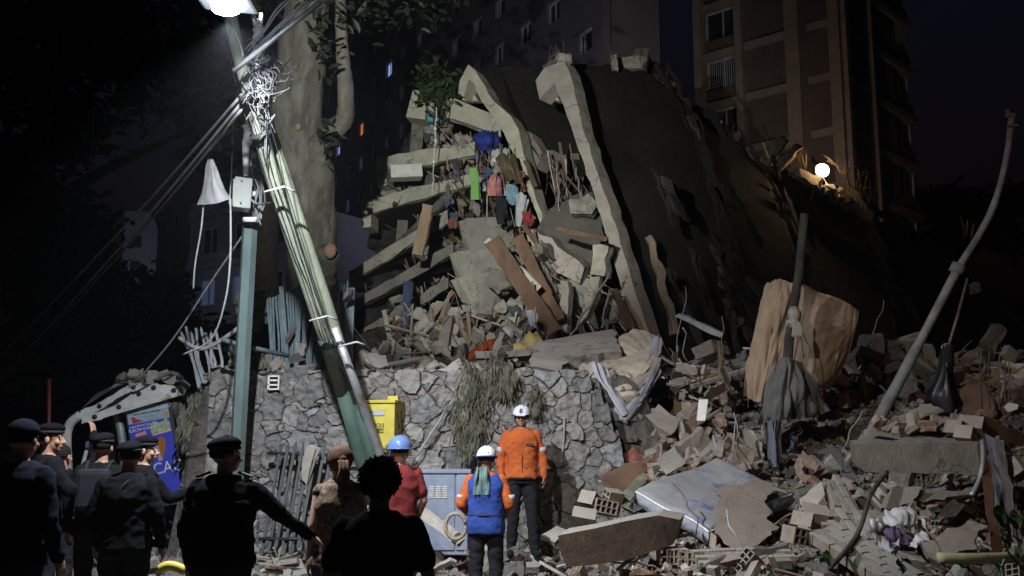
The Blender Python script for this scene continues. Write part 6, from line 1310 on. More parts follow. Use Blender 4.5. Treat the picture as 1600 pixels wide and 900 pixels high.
fronds('thin wilted leaves trailing at the broken end of the wall', 836, 600, 13.05, 90, .35, .12, 3)
fronds('dusty leaves drooping beside the crushed shelter roof', 312, 610, 13.6, 260, .75, .22, 4)
fronds('dusty shrub leaves tangled around the foot of the picket fence', 400, 556, 13.3, 420, .45, .32, 5)
plank_px((330, 640, 13.5), (310, 735, 13.3), .13, .05, 'pale', 'bleached split trunk piece leaning beside the shelter', 'split_branch', 'branch', jag=.02, seed=15)
for i, (a, b, l) in enumerate((((722, 600, 12.95), (646, 718, 12.7), 'thin rod leaning on the wall above the blue helmet'), ((882, 652, 12.9), (870, 825, 12.9), 'pale cord hanging straight down the wall behind the orange rescuer'))):
    mb = MB(); mb.tube(sag(P(*a), P(*b), .02, 8, .01), .014, 5); single('thin_rod' if i == 0 else 'cord', mb, M['cable_pale'], l, 'rod' if i == 0 else 'cord')

# ================================================================== SHEET DRAPED BOARD ON ITS POLE
DBD = 13.6
mb = MB(); mb.tube(PP([(1257, 334, 13.1), (1248, 430, 13.1), (1236, 500, 13.05), (1228, 590, 13.0), (1206, 660, 13.0), (1212, 760, 12.9)]), [.055, .058, .062, .07, .09, .10], 12); single('wooden_post', mb, M['bark'], 'thin upright wooden post in front of the draped sheet', 'post')
SD = thing('draped_board', P(1250, 690, DBD), 'tilted board wrapped in a stretched orange-brown sheet behind the wooden post', 'draped board')
M['sheet_o'] = mat('orange_brown_sheet', (.42, .31, .22), (.33, .24, .17), 4, .9, .15, (.28, .17, .11), -.02, bscale=90, transl=.12)
shp = [[(1200, 442, 13.9), (1222, 437, 13.7), (1250, 447, 13.6), (1290, 460, 13.7), (1322, 472, 13.7), (1341, 487, 13.8)],
       [(1188, 470, 13.8), (1215, 470, 13.5), (1248, 480, 13.55), (1285, 492, 13.5), (1318, 505, 13.6), (1338, 510, 13.7)],
       [(1178, 520, 13.8), (1205, 520, 13.5), (1242, 530, 13.55), (1278, 535, 13.5), (1308, 548, 13.6), (1325, 556, 13.8)],
       [(1168, 570, 13.8), (1196, 575, 13.55), (1232, 580, 13.6), (1265, 582, 13.55), (1292, 590, 13.6), (1306, 592, 13.8)],
       [(1164, 618, 13.8), (1186, 628, 13.6), (1216, 620, 13.65), (1246, 612, 13.6), (1272, 608, 13.7), (1288, 606, 13.8)]]
def sheet_pull(u, v):
    a = math.atan2(v - .10, 1.02 - u); d = math.hypot(v - .10, 1.02 - u); b = math.atan2(v - 1.0, u - .95); e = math.hypot(v - 1, u - .95)
    k = float(smooth(.34, .55, np.float64(u))); return k * (noise.noise(Vector((a * 9, 3, d * .6))) * .030 * min(d * 2, 1) * (1 - min(d, 1) * .5) + abs(noise.noise(Vector((b * 6, 8, e)))) * .045 * max(0, 1 - e * 1.1))
build('sheet', cloth([[P(*q) for q in r] for r in shp], 22, 16, .035, 24, 21, fine=.002, foldfn=lambda u, v: float(1.25 * (1 - smooth(.30, .52, np.float64(u))) * (.35 + v) + .10), extra=sheet_pull), M['sheet_o'], SD)
mb = MB(); mb.tube(PP([(1205, 444, 13.95), (1255, 448, 13.75), (1342, 488, 13.85)]), .035, 8); build('board_edge', mb, M['wood_d'], SD)
mb = MB(); mb.slab(PP([(1204, 446, 13.98), (1340, 490, 13.98), (1286, 604, 13.98), (1172, 620, 13.98)]), (0, .05, 0), 0, .5); build('board', mb, M['wood_d'], SD)
SKT = thing('grey_cloth', P(1238, 660, 12.8), 'grey pleated cloth tied below the draped board round the wooden post', 'cloth')
sk = [[(1222, 562, 12.98), (1230, 558, 12.9), (1240, 562, 12.95), (1252, 566, 13.05)], [(1204, 590, 12.95), (1224, 588, 12.75), (1246, 588, 12.8), (1266, 592, 13.0)], [(1192, 626, 12.9), (1220, 626, 12.7), (1250, 624, 12.7), (1284, 622, 13.0)], [(1184, 664, 12.9), (1218, 656, 12.75), (1252, 658, 12.75), (1296, 640, 13.0)]]
build('cloth', cloth([[P(*q) for q in r] for r in sk], 16, 10, .075, 13, 22, fine=.004, foldfn=lambda u, v: .2 + v), mat('charcoal_cloth', (.13, .125, .12), (.09, .088, .085), 4, .95, .1, bscale=90), SKT)
mb = MB(); mb.ball(P(1241, 492, 12.95), (.085, .075, .11), 10, fn=lambda d: 1 + .25 * noise.noise(d * 3)); mb.ball(P(1238, 505, 12.95), (.09, .07, .07), 8, fn=lambda d: 1 + .3 * noise.noise(d * 3 + Vector((5, 0, 0))))
for k in range(7): mb.tube(catmull([P(1242, 495, 12.9), P(1240 + k * 2, 512, 12.86), P(1238 + k * 2.4, 527, 12.86)], 4), [.016] * 8 + [.004], 5)
single('knotted_rag', mb, M['conc'], 'grey rag knotted round the wooden post over the draped sheet', 'rag')
mb = MB(); [mb.tube(PP(l), .006, 4) for l in ([(1232, 505, 12.9), (1210, 580, 12.9)], [(1252, 515, 12.9), (1272, 560, 13.2), (1270, 590, 13.2)], [(1250, 515, 12.9), (1256, 560, 13.1)])]; single('thin_strings', mb, M['rod'], 'thin strings hanging from the knotted rag', 'strings')
# the long leaning pole on the right
mb = MB(); mb.tube(catmull(PP([(1581, 182, 11.6), (1572, 250, 11.6), (1553, 320, 11.6), (1528, 370, 11.6), (1496, 422, 11.6), (1450, 510, 11.6), (1400, 605, 11.5), (1362, 676, 11.4)]), 4), [.036] * 8 + [.042] * 8 + [.052] * 6 + [.066] * 3 + [.072] * 4, 10); RP = single('bent_pole', mb, M['pole_grey'], 'long kinked grey pole leaning up to the right edge of the sky', 'pole')
mb = MB(); mb.box(P(1579, 180, 11.6), (.10, .05, .04)); mb.box(P(1574, 176, 11.6), (.03, .04, .07)); mb.box(P(1582, 196, 11.55), (.11, .03, .025)); build('pole_cap', mb, M['pole_grey'], RP)
mb = MB(); mb.tube(PP([(1499, 413, 11.6), (1493, 426, 11.6)]), .085, 10); build('collar', mb, M['pole_grey'], RP)
mb = MB(); mb.tube(sag(P(1512, 434, 11.9), P(1482, 540, 11.9), .02, 8), .018, 5); single('hanging_rope', mb, M['rod'], 'rope holding the dark bag beside the long kinked pole', 'rope')
mb = cloth([[P(*q) for q in r] for r in [[(1474, 542, 11.9), (1479, 538, 11.8), (1485, 542, 11.9)], [(1462, 580, 11.9), (1478, 578, 11.65), (1492, 584, 11.9)], [(1446, 612, 11.9), (1476, 618, 11.6), (1500, 620, 11.9)], [(1452, 618, 11.9), (1480, 642, 11.65), (1498, 634, 11.9)]]], 10, 8, .05, 9, 41); single('dark_bag', mb, mat('black_plastic_sheet', (.035, .036, .042), (.02, .02, .025), 5, .4, .1), 'dark plastic bundle hanging from a rope at the right', 'bag')
mb = MB(); mb.ball(P(1479, 543, 11.85), (.06, .06, .05), 8, fn=lambda d: 1 + .3 * noise.noise(d * 3)); single('rope_knot', mb, M['conc'], 'pale knot at the neck of the dark hanging bundle', 'knot')

# ================================================================== MATTRESS AND THE PIECES AROUND IT
MT = thing('mattress', P(1110, 832, 10.6), 'grey and blue patterned mattress lying tilted on the rubble', 'mattress')
mc = [P(990, 764, 10.7), P(1120, 711, 11.7), P(1241, 768, 11.0), P(1108, 828, 9.8)]
def mattress():
    n = 40; n_ = (mc[1] - mc[0]).cross(mc[3] - mc[0]).normalized(); n_ = n_ if n_.z > 0 else -n_; th = .18; top = []; bot = []
    for j in range(n + 1):
        r1 = []; r2 = []
        for i in range(n + 1):
            u, v = i / n, j / n; p = mc[0].lerp(mc[1], u).lerp(mc[3].lerp(mc[2], u), v); e = min(u, 1 - u, v, 1 - v); rnd = .05 * (1 - min(1, e / .04)) ** 2; h = .004 * noise.noise(Vector((u * 9, v * 9, 5)))
            sagz = -.05 * math.sin(u * 3.1) * math.sin(v * 3.1) + .05 * noise.noise(Vector((u * 2, v * 2, 0))); cu = (mc[0].lerp(mc[2], .5) - p).normalized() * rnd * .5
            r1.append(p + n_ * (h - rnd * .7 + sagz) + cu); r2.append(p + n_ * (-th + sagz) + cu)
        top.append(r1); bot.append(r2)
    mb = MB(); mb.grid(top); mb.grid([r[::-1] for r in bot]); build('top_cover', mb, M['matt_top'], MT)
    mb = MB(); pipe = []
    for a, b in (([r[0] for r in top], [r[0] for r in bot]), (top[-1], bot[-1]), ([r[-1] for r in top][::-1], [r[-1] for r in bot][::-1]), (top[0][::-1], bot[0][::-1])):
        rows = []; c = mc[0].lerp(mc[2], .5)
        fa = []; 
        for i in range(len(a) * 2 - 1):
            t = i / 2; k = int(t); fa.append((a[k].lerp(a[min(k + 1, len(a) - 1)], t - k), b[k].lerp(b[min(k + 1, len(b) - 1)], t - k)))
        L = sum((a[i + 1] - a[i]).length for i in range(len(a) - 1))
        for q in range(9):
            t = q / 8; row = []
            for i, (p, s_) in enumerate(fa):
                o = (p - c); o = (o - n_ * o.dot(n_)).normalized(); x = i / (len(fa) - 1) * L; d = abs(math.sin((x * 5.5 + t * 1.1) * math.pi)) ** .5; row.append(p.lerp(s_, t) + o * (math.sin(t * 3.14) * .022 + d * .014 * math.sin(t * 3.14) - .002))
            rows.append(row)
        mb.grid(rows); pipe += a
    build('quilted_side', mb, M['matt_side'], MT); mb = MB(); mb.tube(pipe, .011, 6); build('piping', mb, M['white'], MT)
M['matt_top'] = mat('mattress_top', (.26, .26, .265), (.20, .20, .21), 6, .9, .12, (.10, .12, .23), .08, bscale=60); M['matt_side'] = mat('mattress_side_cloth', (.28, .29, .33), (.22, .23, .27), 6, .9, .1, bscale=60)
mattress()
bs = [(1116, 765), (1128, 760), (1160, 757), (1173, 752), (1176, 747), (1213, 756), (1208, 770), (1196, 774), (1200, 790), (1206, 800), (1196, 812), (1214, 823), (1190, 846), (1168, 868), (1148, 862), (1134, 846), (1120, 832), (1107, 806), (1117, 793), (1126, 778)]
mb = MB(); mb.slab(PP([(x, y, 10.95 - (y - 747) * .0132 - max(0, y - 800) * .002) for x, y in bs]), (0, .012, -.012), .014, .07, seed=50); single('brown_sheet', mb, mat('brown_carpet', (.20, .15, .11), (.13, .095, .07), 3, .95, .5, (.27, .23, .18), .02, bscale=30, crack=1.6, dust=.3), 'torn brown sheet of carpet draped over the near corner of the mattress', 'carpet')
bigpiece('fallen_beam', [(872, 838, 8.7), (1028, 804, 9.3), (1062, 812, 9.4), (1050, 852, 9.2), (980, 876, 8.9), (886, 886, 8.6), (876, 866, 8.6)], (.12, .42, .03), 'shaded_wood', 'big brown beam box lying on the rubble left of the mattress', 'beam', .006, 61, .3, 'claytan')
bigpiece('concrete_beam', [(1335, 694, 9.9), (1533, 690, 10.3), (1534, 742, 10.2), (1352, 737, 9.9), (1339, 728, 9.9)], (.12, .50, .05), 'conc', 'long broken concrete beam lying level at the right', 'beam', .007, 62, .1)
bigpiece('concrete_beam', [(1364, 672, 10.8), (1400, 664, 11.0), (1520, 668, 11.2), (1535, 686, 10.8), (1345, 686, 10.6)], (.0, .3, -.05), 'conc_broken', 'crumbled masonry layer on top of the long concrete beam', 'masonry', .05, 63, .12)
bigpiece('concrete_slab', [(1442, 848, 8.4), (1475, 830, 8.7), (1512, 812, 9.0), (1545, 822, 9.0), (1528, 838, 8.9), (1526, 858, 8.6), (1500, 864, 8.4), (1470, 882, 8.1), (1452, 868, 8.2)], (.03, .12, -.05), 'pink', 'pinkish broken slab lying tilted at the lower right', 'slab', .018, 64, .1)
bigpiece('board_piece', [(1250, 780, 9.4), (1284, 752, 9.7), (1288, 772, 9.5), (1274, 790, 9.3), (1250, 806, 9.2)], (.01, .03, 0), 'pale', 'arrow shaped pale board among the bricks below the brown sheet', 'board', .006, 65, .1)
bigpiece('door_board', [(1376, 792, 9.2), (1392, 762, 9.6), (1440, 760, 9.7), (1430, 780, 9.5), (1390, 796, 9.2)], (.01, .04, 0), 'conc', 'grey board leaning under the long concrete beam', 'board', .006, 66, .1)
bigpiece('slab_piece', [(1420, 774, 9.6), (1450, 764, 9.9), (1500, 768, 10.0), (1525, 762, 10.1), (1520, 770, 10), (1440, 785, 9.5)], (.02, .05, -.05), 'conc_broken', 'crumbling slab with a yellowish edge under the long concrete beam', 'slab', .02, 67, .1, 'wood')
bigpiece('red_board', [(938, 745, 11.2), (975, 725, 11.5), (1004, 722, 11.5), (1002, 745, 11.3), (960, 775, 10.9), (948, 772, 10.9)], (.01, .04, 0), 'wood_d', 'reddish brown panel propped up left of the mattress', 'panel', .008, 68, .1)
bigpiece('grey_cushion', [(1026, 718, 11.5), (1052, 697, 11.8), (1072, 724, 11.5), (1040, 742, 11.2)], (.01, .04, 0), 'conc', 'square grey cushion standing behind the mattress', 'cushion', .006, 69, .1)
bigpiece('moss_beam', [(968, 790, 10.5), (980, 762, 10.8), (1004, 740, 11.1), (1012, 748, 11), (990, 775, 10.6), (984, 800, 10.3)], (.05, .12, -.05), 'leaf_dusty', 'mossy broken beam end left of the mattress', 'beam', .02, 70, .1)
bigpiece('flat_tile', [(845, 836, 10.6), (868, 822, 10.9), (890, 830, 10.8), (866, 848, 10.4)], (.0, .02, -.04), 'pale', 'pale square tile lying beside the orange rescuer', 'tile', .006, 71, .1)
bigpiece('flat_slab', [(795, 872, 11.9), (835, 866, 12.1), (862, 872, 12.0), (842, 886, 11.6), (800, 886, 11.6)], (.0, .02, -.10), 'pale', 'pale slab the orange rescuer stands on', 'slab', .012, 72, .1)
bigpiece('tilted_slab', [(1385, 660, 12.2), (1440, 632, 12.8), (1495, 622, 13.0), (1490, 640, 12.6), (1440, 652, 12.3)], (.0, .05, -.06), 'pink', 'thin tilted slab behind the long concrete beam', 'slab', .015, 73, .1)
bigpiece('pale_card', [(1092, 624, 12.2), (1106, 624, 12.2), (1102, 657, 12.1), (1088, 657, 12.1)], (.0, .01, 0), 'white', 'small upright white card shaped board in the dark middle rubble', 'board', .002, 74, .2)
bigpiece('brown_crate', [(1080, 545, 15.2), (1110, 530, 15.4), (1116, 550, 15.2), (1088, 562, 15)], (.3, .3, 0), 'brick', 'reddish box jutting from the debris left of the draped sheet', 'box', .006, 75, .2)
plank_px((1058, 492, 15.4), (1128, 524, 14.8), .07, .05, 'metal', 'thin grey strut sticking out left of the draped sheet', 'strut', 'strut', seed=76)
bigpiece('white_scrap', [(1568, 636, 12), (1576, 630, 12), (1592, 632, 12), (1590, 640, 12), (1574, 644, 12)], (.0, .02, 0), 'white', 'white plastic scrap at the right edge', 'scrap', .006, 77, .1)
# long timbers and pipes crossing the lower right
for i, (a, b, w_, th, m_, lb) in enumerate((
        ((1106, 886, 8.6), (1232, 858, 9.2), .09, .05, 'metal', 'grey plank crossing the bricks below the brown sheet'),
        ((656, 800, 11.6), (720, 850, 11.0), .09, .04, 'pale', 'pale timber leaning from the utility cabinet to the ground'),
        ((978, 888, 9.0), (1030, 848, 9.6), .03, .03, 'white', 'white strip lying below the brown beam box'),
        ((1300, 700, 11.2), (1330, 750, 10.2), .16, .08, 'conc_d', 'dark upright stump left of the long concrete beam'),
        ((1530, 660, 10.6), (1600, 690, 10.9), .12, .05, 'wood_d', 'weathered timber above the right end of the concrete beam'),
        ((1534, 700, 10.2), (1560, 880, 8.8), .10, .05, 'wood_d', 'dark leaning timber at the right edge, the longer'),
        ((1560, 690, 10.2), (1592, 860, 9.0), .08, .04, 'metal', 'dark leaning timber at the right edge, the shorter'),
        ((1290, 770, 9.9), (1298, 806, 9.4), .05, .03, 'conc', 'short pale lath beside the arrow shaped board'))):
    plank_px(a, b, w_, th, m_, lb, 'timber' if 'timber' in lb or 'plank' in lb else 'strip', 'timber', seed=80 + i)
mb = MB(); mb.tube(catmull(PP([(1465, 872, 7.9), (1530, 873, 7.9), (1610, 870, 8.1)]), 4), .045, 10); single('yellow_pipe', mb, mat('pale_yellow_pipe', (.42, .42, .22), (.3, .31, .17), 5, .7, .2, (.15, .17, .08), .0), 'pale yellow-green pipe lying along the lower right corner', 'pipe')
for i, (pts, r, m_, lb) in enumerate((
        ([(1296, 888, 7.8), (1330, 850, 8.3), (1346, 820, 8.7), (1362, 770, 9.2), (1386, 738, 9.7)], .022, 'bark', 'dark branch rising from the bricks to the concrete beam'),
        ([(1535, 688, 10.1), (1536, 720, 9.9), (1530, 750, 9.8), (1518, 774, 9.7)], .024, 'metal', 'curved grey pipe hanging over the end of the concrete beam'),
        ([(870, 886, 9.2), (905, 878, 9.3), (942, 874, 9.4)], .012, 'cable_pale', 'thin pale pipe in front of the brown beam box'),
        ([(965, 890, 9.0), (1020, 850, 9.5), (1082, 834, 9.8)], .018, 'cable_pale', 'thin straight pipe reaching up towards the mattress corner'),
        ([(1313, 700, 10.6), (1316, 730, 10.4), (1310, 760, 10.2), (1314, 784, 10.1)], .010, 'bark', 'thin twig standing left of the concrete beam'),
        ([(1210, 820, 9.6), (1240, 802, 9.7), (1264, 822, 9.2)], .010, 'rod', 'thin bent rod above the brick panel'),
        ([(1114, 680, 11.6), (1120, 705, 11.5)], .008, 'cable_pale', 'short wire above the mattress'),
        ([(1150, 650, 12.4), (1146, 690, 12.0), (1142, 720, 11.6)], .008, 'cable_pale', 'hanging wire behind the mattress'),
        ([(1530, 600, 12.6), (1570, 590, 12.6), (1610, 566, 12.6)], .012, 'rod', 'curved rod at the far right'))):
    mb = MB(); mb.tube(catmull(PP(pts), 5), r, 7); single('curved_rod', mb, M[m_], lb, 'rod')
for i, x in enumerate((1533, 1546, 1562, 1572, 1578)):
    mb = MB(); mb.tube(PP([(x, 545 + i * 3, 13), (x - 2, 580, 13), (x + 2 - i, 640, 12.9)]), .010, 5); single('steel_bar', mb, M['rod'], 'thin upright reinforcing bar at the far right', 'bar', 'upright bars at the far right')
# brick panels
def brickpanel(name, c0, cu, cv, nu, nv, label, lx=.24, lz=.075, seed=1):
    rd = random.Random(seed); c0 = P(*c0); u = (P(*cu) - c0).normalized(); v = (P(*cv) - c0); v = (v - u * v.dot(u)).normalized(); n = u.cross(v).normalized(); M3 = Matrix((u, v, n)).transposed(); root = thing(name, c0, label, 'brick panel'); mb = MB(); mm = MB()
    for j in range(nv):
        for i in range(nu):
            if rd.random() < .06 or ((i in (0, nu - 1)) and rd.random() < .4): continue
            p = c0 + u * ((i + .5 * (j % 2)) * lx) + v * (j * lz); mb.box(p + n * rd.uniform(-.006, .008), (lx * .93, lz * .86, .10), M3 @ Euler((0, 0, rd.gauss(0, .015))).to_matrix(), bev=.006)
    mm.box(c0 + u * (nu * lx * .46) + v * (nv * lz * .47), (nu * lx * .9, nv * lz * .95, .075), M3); build('bricks', mb, M['claytan'], root); build('mortar', mm, M['conc_broken'], root)
brickpanel('fallen_brickwork', (1270, 800, 9.3), (1330, 880, 8.4), (1318, 780, 9.6), 6, 9, 'fallen panel of clay bricks spreading below the arrow shaped board', seed=1)
brickpanel('fallen_brickwork', (1262, 835, 8.7), (1345, 888, 8.0), (1300, 820, 8.9), 5, 5, 'lower fallen panel of clay bricks at the bottom of the picture', seed=2)
brickpanel('fallen_brickwork', (1098, 868, 9.2), (1160, 866, 9.2), (1092, 890, 8.8), 4, 5, 'small panel of clay bricks below the brown sheet', lx=.2, seed=3)
brickpanel('fallen_brickwork', (1285, 752, 9.9), (1308, 800, 9.3), (1300, 748, 10), 4, 3, 'narrow brick strip rising beside the arrow shaped board', seed=4)
for i, (x, y, D, r_) in enumerate(((1255, 822, 9.0, .6), (1268, 812, 9.1, .9), (1500, 672, 10.6, .3), (1520, 668, 10.6, .5), (1512, 682, 10.4, .4), (1050, 868, 9.3, 0), (1062, 870, 9.3, .1), (1076, 872, 9.3, .05), (925, 785, 10.4, .5), (940, 790, 10.4, .2), (955, 785, 10.5, 1.2), (912, 815, 10.2, .8), (1250, 838, 8.7, .2))):
    drop('hollow_block', P(x, y, D), 1, (R(90) + r_ * .3, r_, r_ * 2), 'among the lower rubble', (1, 1, 1), idx=1 + i % 2)
# white, purple and silver cloths
cl('white_cloth', [[(1374, 804, 9.1), (1390, 796, 9.1), (1410, 792, 9.2), (1420, 790, 9.3)], [(1382, 814, 8.9), (1400, 808, 8.9), (1418, 804, 9.0), (1432, 804, 9.1)], [(1390, 822, 8.8), (1404, 822, 8.75), (1420, 820, 8.8), (1434, 818, 8.9)]], (.45, .45, .47), 'bright white crumpled cloth under the long concrete beam', fold=.02, seed=51)
cl('white_cloth', [[(1422, 856, 8.4), (1430, 838, 8.6), (1440, 832, 8.7)], [(1430, 852, 8.35), (1440, 846, 8.45), (1452, 842, 8.6)], [(1436, 848, 8.4), (1446, 850, 8.4), (1456, 846, 8.5)]], (.45, .45, .47), 'small white crumpled cloth left of the pinkish slab', fold=.025, seed=52)
cl('white_cloth', [[(1358, 816, 8.9), (1366, 812, 9.0), (1374, 812, 9.0)], [(1360, 824, 8.8), (1368, 822, 8.8), (1374, 824, 8.9)], [(1364, 830, 8.8), (1370, 832, 8.8), (1374, 830, 8.8)]], (.55, .55, .6), 'tiny white cloth scrap beside the larger white cloth', fold=.04, seed=53)
cl('purple_cloth', [[(1380, 828, 8.7), (1395, 826, 8.7), (1408, 834, 8.7)], [(1384, 838, 8.55), (1400, 836, 8.55), (1420, 842, 8.55)], [(1392, 846, 8.5), (1405, 850, 8.5), (1424, 852, 8.5)]], (.10, .06, .13), 'dark purple cloth below the bright white one', fold=.025, seed=54)
cl('silver_foil', [[(1372, 848, 8.4), (1386, 846, 8.4), (1402, 850, 8.4)], [(1374, 858, 8.3), (1388, 856, 8.25), (1404, 858, 8.3)], [(1376, 868, 8.2), (1388, 868, 8.2), (1398, 866, 8.2)]], (.3, .3, .32), 'crumpled silvery plastic below the purple cloth', 'plastic', fold=.05, seed=55)
cl('dark_drape', [[(1540, 690, 10.4), (1556, 684, 10.3), (1572, 690, 10.4)], [(1542, 730, 10.2), (1562, 726, 10.05), (1580, 734, 10.2)], [(1550, 780, 10.0), (1566, 784, 9.8), (1582, 780, 10.0)], [(1560, 815, 9.8), (1572, 826, 9.7), (1590, 812, 9.8)]], (.10, .10, .11), 'dark grey cloth hanging beside the right end of the concrete beam', fold=.07, freq=10, seed=56)
cl('blue_rag', [[(1204, 660, 12.6), (1212, 656, 12.5), (1220, 662, 12.6)], [(1202, 690, 12.4), (1210, 690, 12.3), (1218, 692, 12.4)], [(1204, 724, 12.3), (1210, 730, 12.2), (1216, 722, 12.3)]], (.12, .13, .16), 'grey-blue rag hanging down the foot of the wooden post', fold=.05, seed=57)
# green leaves pushing in at the bottom right
LV = thing('leafy_branch', P(1545, 880, 7.6), 'broad green leaves at the lower right corner', 'plant'); mb = MB()
def bigleaf(mb, c, L, w_, a, b):
    M3 = Euler((b, 0, a)).to_matrix(); pts = []
    for i in range(7):
        t = i / 6; ww = w_ * math.sin(t * math.pi) ** .7 * (1 if 0 < i < 6 else .02); pts.append([c + M3 @ Vector((-ww, L * (t - .5), .02 * math.sin(t * 6))), c + M3 @ Vector((0, L * (t - .5), -.012)), c + M3 @ Vector((ww, L * (t - .5), .02 * math.sin(t * 6)))])
    mb.grid(pts)
for (x, y, D, L, w_, a, b) in ((1562, 806, 7.4, .17, .045, .1, 1.4), (1586, 812, 7.4, .16, .045, -.2, 1.3), (1590, 842, 7.3, .10, .04, .9, 1.2), (1555, 880, 7.3, .16, .04, 1.4, 1.0), (1592, 862, 7.3, .1, .03, -.5, 1.2), (1572, 846, 7.4, .12, .035, .7, 1.3)): bigleaf(mb, P(x, y, D), L, w_, a, b)
build('foliage', mb, M['leaf'], LV); mb = MB(); mb.tube(catmull(PP([(1600, 890, 7.6), (1575, 862, 7.5), (1562, 826, 7.45)]), 5), .008, 5); mb.tube(catmull(PP([(1600, 890, 7.6), (1592, 850, 7.5), (1586, 820, 7.45)]), 5), .008, 5); build('stem', mb, M['bark'], LV)
LV = thing('leafy_branch', P(1320, 890, 7.6), 'few green leaves poking up before the brick panels', 'plant'); mb = MB()
for (x, y, D, L, w_, a, b) in ((1294, 872, 7.7, .13, .04, .2, 1.4), (1340, 876, 7.7, .13, .03, -.7, 1.2), (1408, 884, 7.5, .12, .035, .5, 1.3), (1204, 888, 7.8, .09, .03, .5, 1.3), (1160, 882, 7.9, .06, .04, 1.2, 1.2)): bigleaf(mb, P(x, y, D), L, w_, a, b)
build('foliage', mb, M['leaf'], LV)
mb = MB(); mb.tube(catmull(PP([(250, 890, 7.2), (262, 884, 7.2), (276, 886, 7.2), (290, 892, 7.2)]), 4), .035, 8); single('yellow_hose', mb, M['yellow'], 'piece of yellow hose on the ground before the large officer', 'hose')
mb = MB(); [mb.tube(catmull([P(712 + math.cos(a + k) * 16, 822 + math.sin(a + k) * 20, 10.9 + k * .03) for a in [j * .5 for j in range(13)]], 3), .022, 6) for k in range(3)]; single('hose_coil', mb, M['claytan'], 'dusty coil of hose beside the blue vested rescuer', 'hose')

mb = MB(); mb.tube(PP([(77, 592, 13.0), (75, 850, 13.0)]), .028, 8); single('red_post', mb, mat('red_paint', (.06, .006, .006), (.04, .005, .005), 4, .5, .1), 'thin red post standing in the dark behind the officers', 'post')
# ================================================================== SCATTER ON THE GROUND
def scat(xr, yr, kinds, n, where, seed, size=(.12, .5), cond=None, lift=0.0, tilt=.7):
    rd = random.Random(seed); random.seed(seed); k = 0; tries = 0
    while k < n and tries < n * 30:
        tries += 1; x = rd.uniform(*xr); y = rd.uniform(*yr)
        if cond and not cond(x, y): continue
        if blocked((x, y, H(x, y)), .12): continue
        k += 1; kd = rd.choices(list(kinds), weights=list(kinds.values()))[0]; s_ = size[0] + (size[1] - size[0]) * rd.random() ** 1.8
        rot = (rd.gauss(0, tilt), rd.gauss(0, tilt), rd.uniform(0, 6.3)); z = H(x, y) + lift * rd.random()
        sc = None
        if kd == 'wood_plank': sc = (s_ * 2.2, s_ * rd.uniform(.9, 2.0), .9)
        elif kd == 'bent_rod': sc = (s_ * 2.4, 1, 1); rot = (rd.gauss(0, .8), rd.uniform(-2.2, .3), rd.uniform(0, 6.3))
        elif kd in ('broken_brick', 'hollow_block'): sc = (.85, .85, .85); s_ = .12
        elif kd == 'torn_cloth': sc = (s_ * 1.3,) * 3; z += .08
        elif kd == 'splintered_panel': sc = (s_ * 1.5, s_ * 1.5, 1)
        drop(kd, (x, y, z + s_ * .18), s_, rot, where, sc)
slope = lambda x, y: x > 1.0 + max(0, (12.9 - y)) * -.25 and abs(x) < y * .56
KR = {'concrete_chunk': 3, 'masonry_lump': 2, 'broken_slab': 5, 'wood_plank': 4, 'broken_brick': 6, 'hollow_block': 2, 'bent_rod': 3, 'torn_cloth': 1, 'splintered_panel': 3}
scat((.6, 5.6), (7.2, 10.5), KR, 200, 'on the near rubble slope', 201, (.07, .27), slope, .15)
scat((1.5, 7.5), (10.5, 13.5), KR, 190, 'on the middle of the rubble slope', 202, (.10, .38), slope, .2)
scat((1.6, 10), (13.5, 18.5), KR, 200, 'high on the rubble slope', 203, (.15, .55), slope, .3)
scat((1.6, 3.0), (11.5, 14.0), {'broken_brick': 4, 'masonry_lump': 5, 'hollow_block': 1}, 90, 'where the stone wall has broken away', 204, (.15, .42), None, .3)
scat((2.3, 4.2), (13.2, 15.2), {'wood_plank': 6, 'splintered_panel': 4, 'broken_slab': 2, 'bent_rod': 2}, 60, 'in the heap left of the draped sheet', 205, (.2, .5), None, .9)
scat((5.4, 8.2), (14.8, 17.0), {'concrete_chunk': 3, 'broken_slab': 5, 'hollow_block': 2}, 60, 'in the heap right of the draped sheet', 206, (.2, .6), None, .7)
scat((3.5, 5.2), (10.3, 11.4), {'concrete_chunk': 4, 'broken_brick': 3}, 26, 'under the long concrete beam', 207, (.1, .25), None, .4)
# wall top and street side
scat((-3.9, 1.0), (13.15, 13.5), {'broken_brick': 6, 'hollow_block': 3, 'masonry_lump': 4}, 62, 'along the top of the stone wall', 208, (.12, .26), lambda x, y: True, .08)
scat((-3.9, 2.4), (13.6, 16.5), {'broken_slab': 4, 'concrete_chunk': 3, 'wood_plank': 3, 'hollow_block': 3, 'bent_rod': 2}, 90, 'behind the top of the stone wall', 209, (.15, .55), None, .2)
scat((-4.4, .8), (11.2, 12.95), {'broken_slab': 5, 'concrete_chunk': 4, 'broken_brick': 6, 'wood_plank': 5, 'bent_rod': 2, 'torn_cloth': 1}, 150, 'on the street at the foot of the stone wall', 210, (.10, .4), None, .1, .35)
scat((-7.6, -3.6), (9.5, 14.0), {'broken_slab': 5, 'concrete_chunk': 4, 'broken_brick': 5, 'wood_plank': 6}, 90, 'on the street before the crushed shelter', 211, (.10, .42), None, .08, .3)
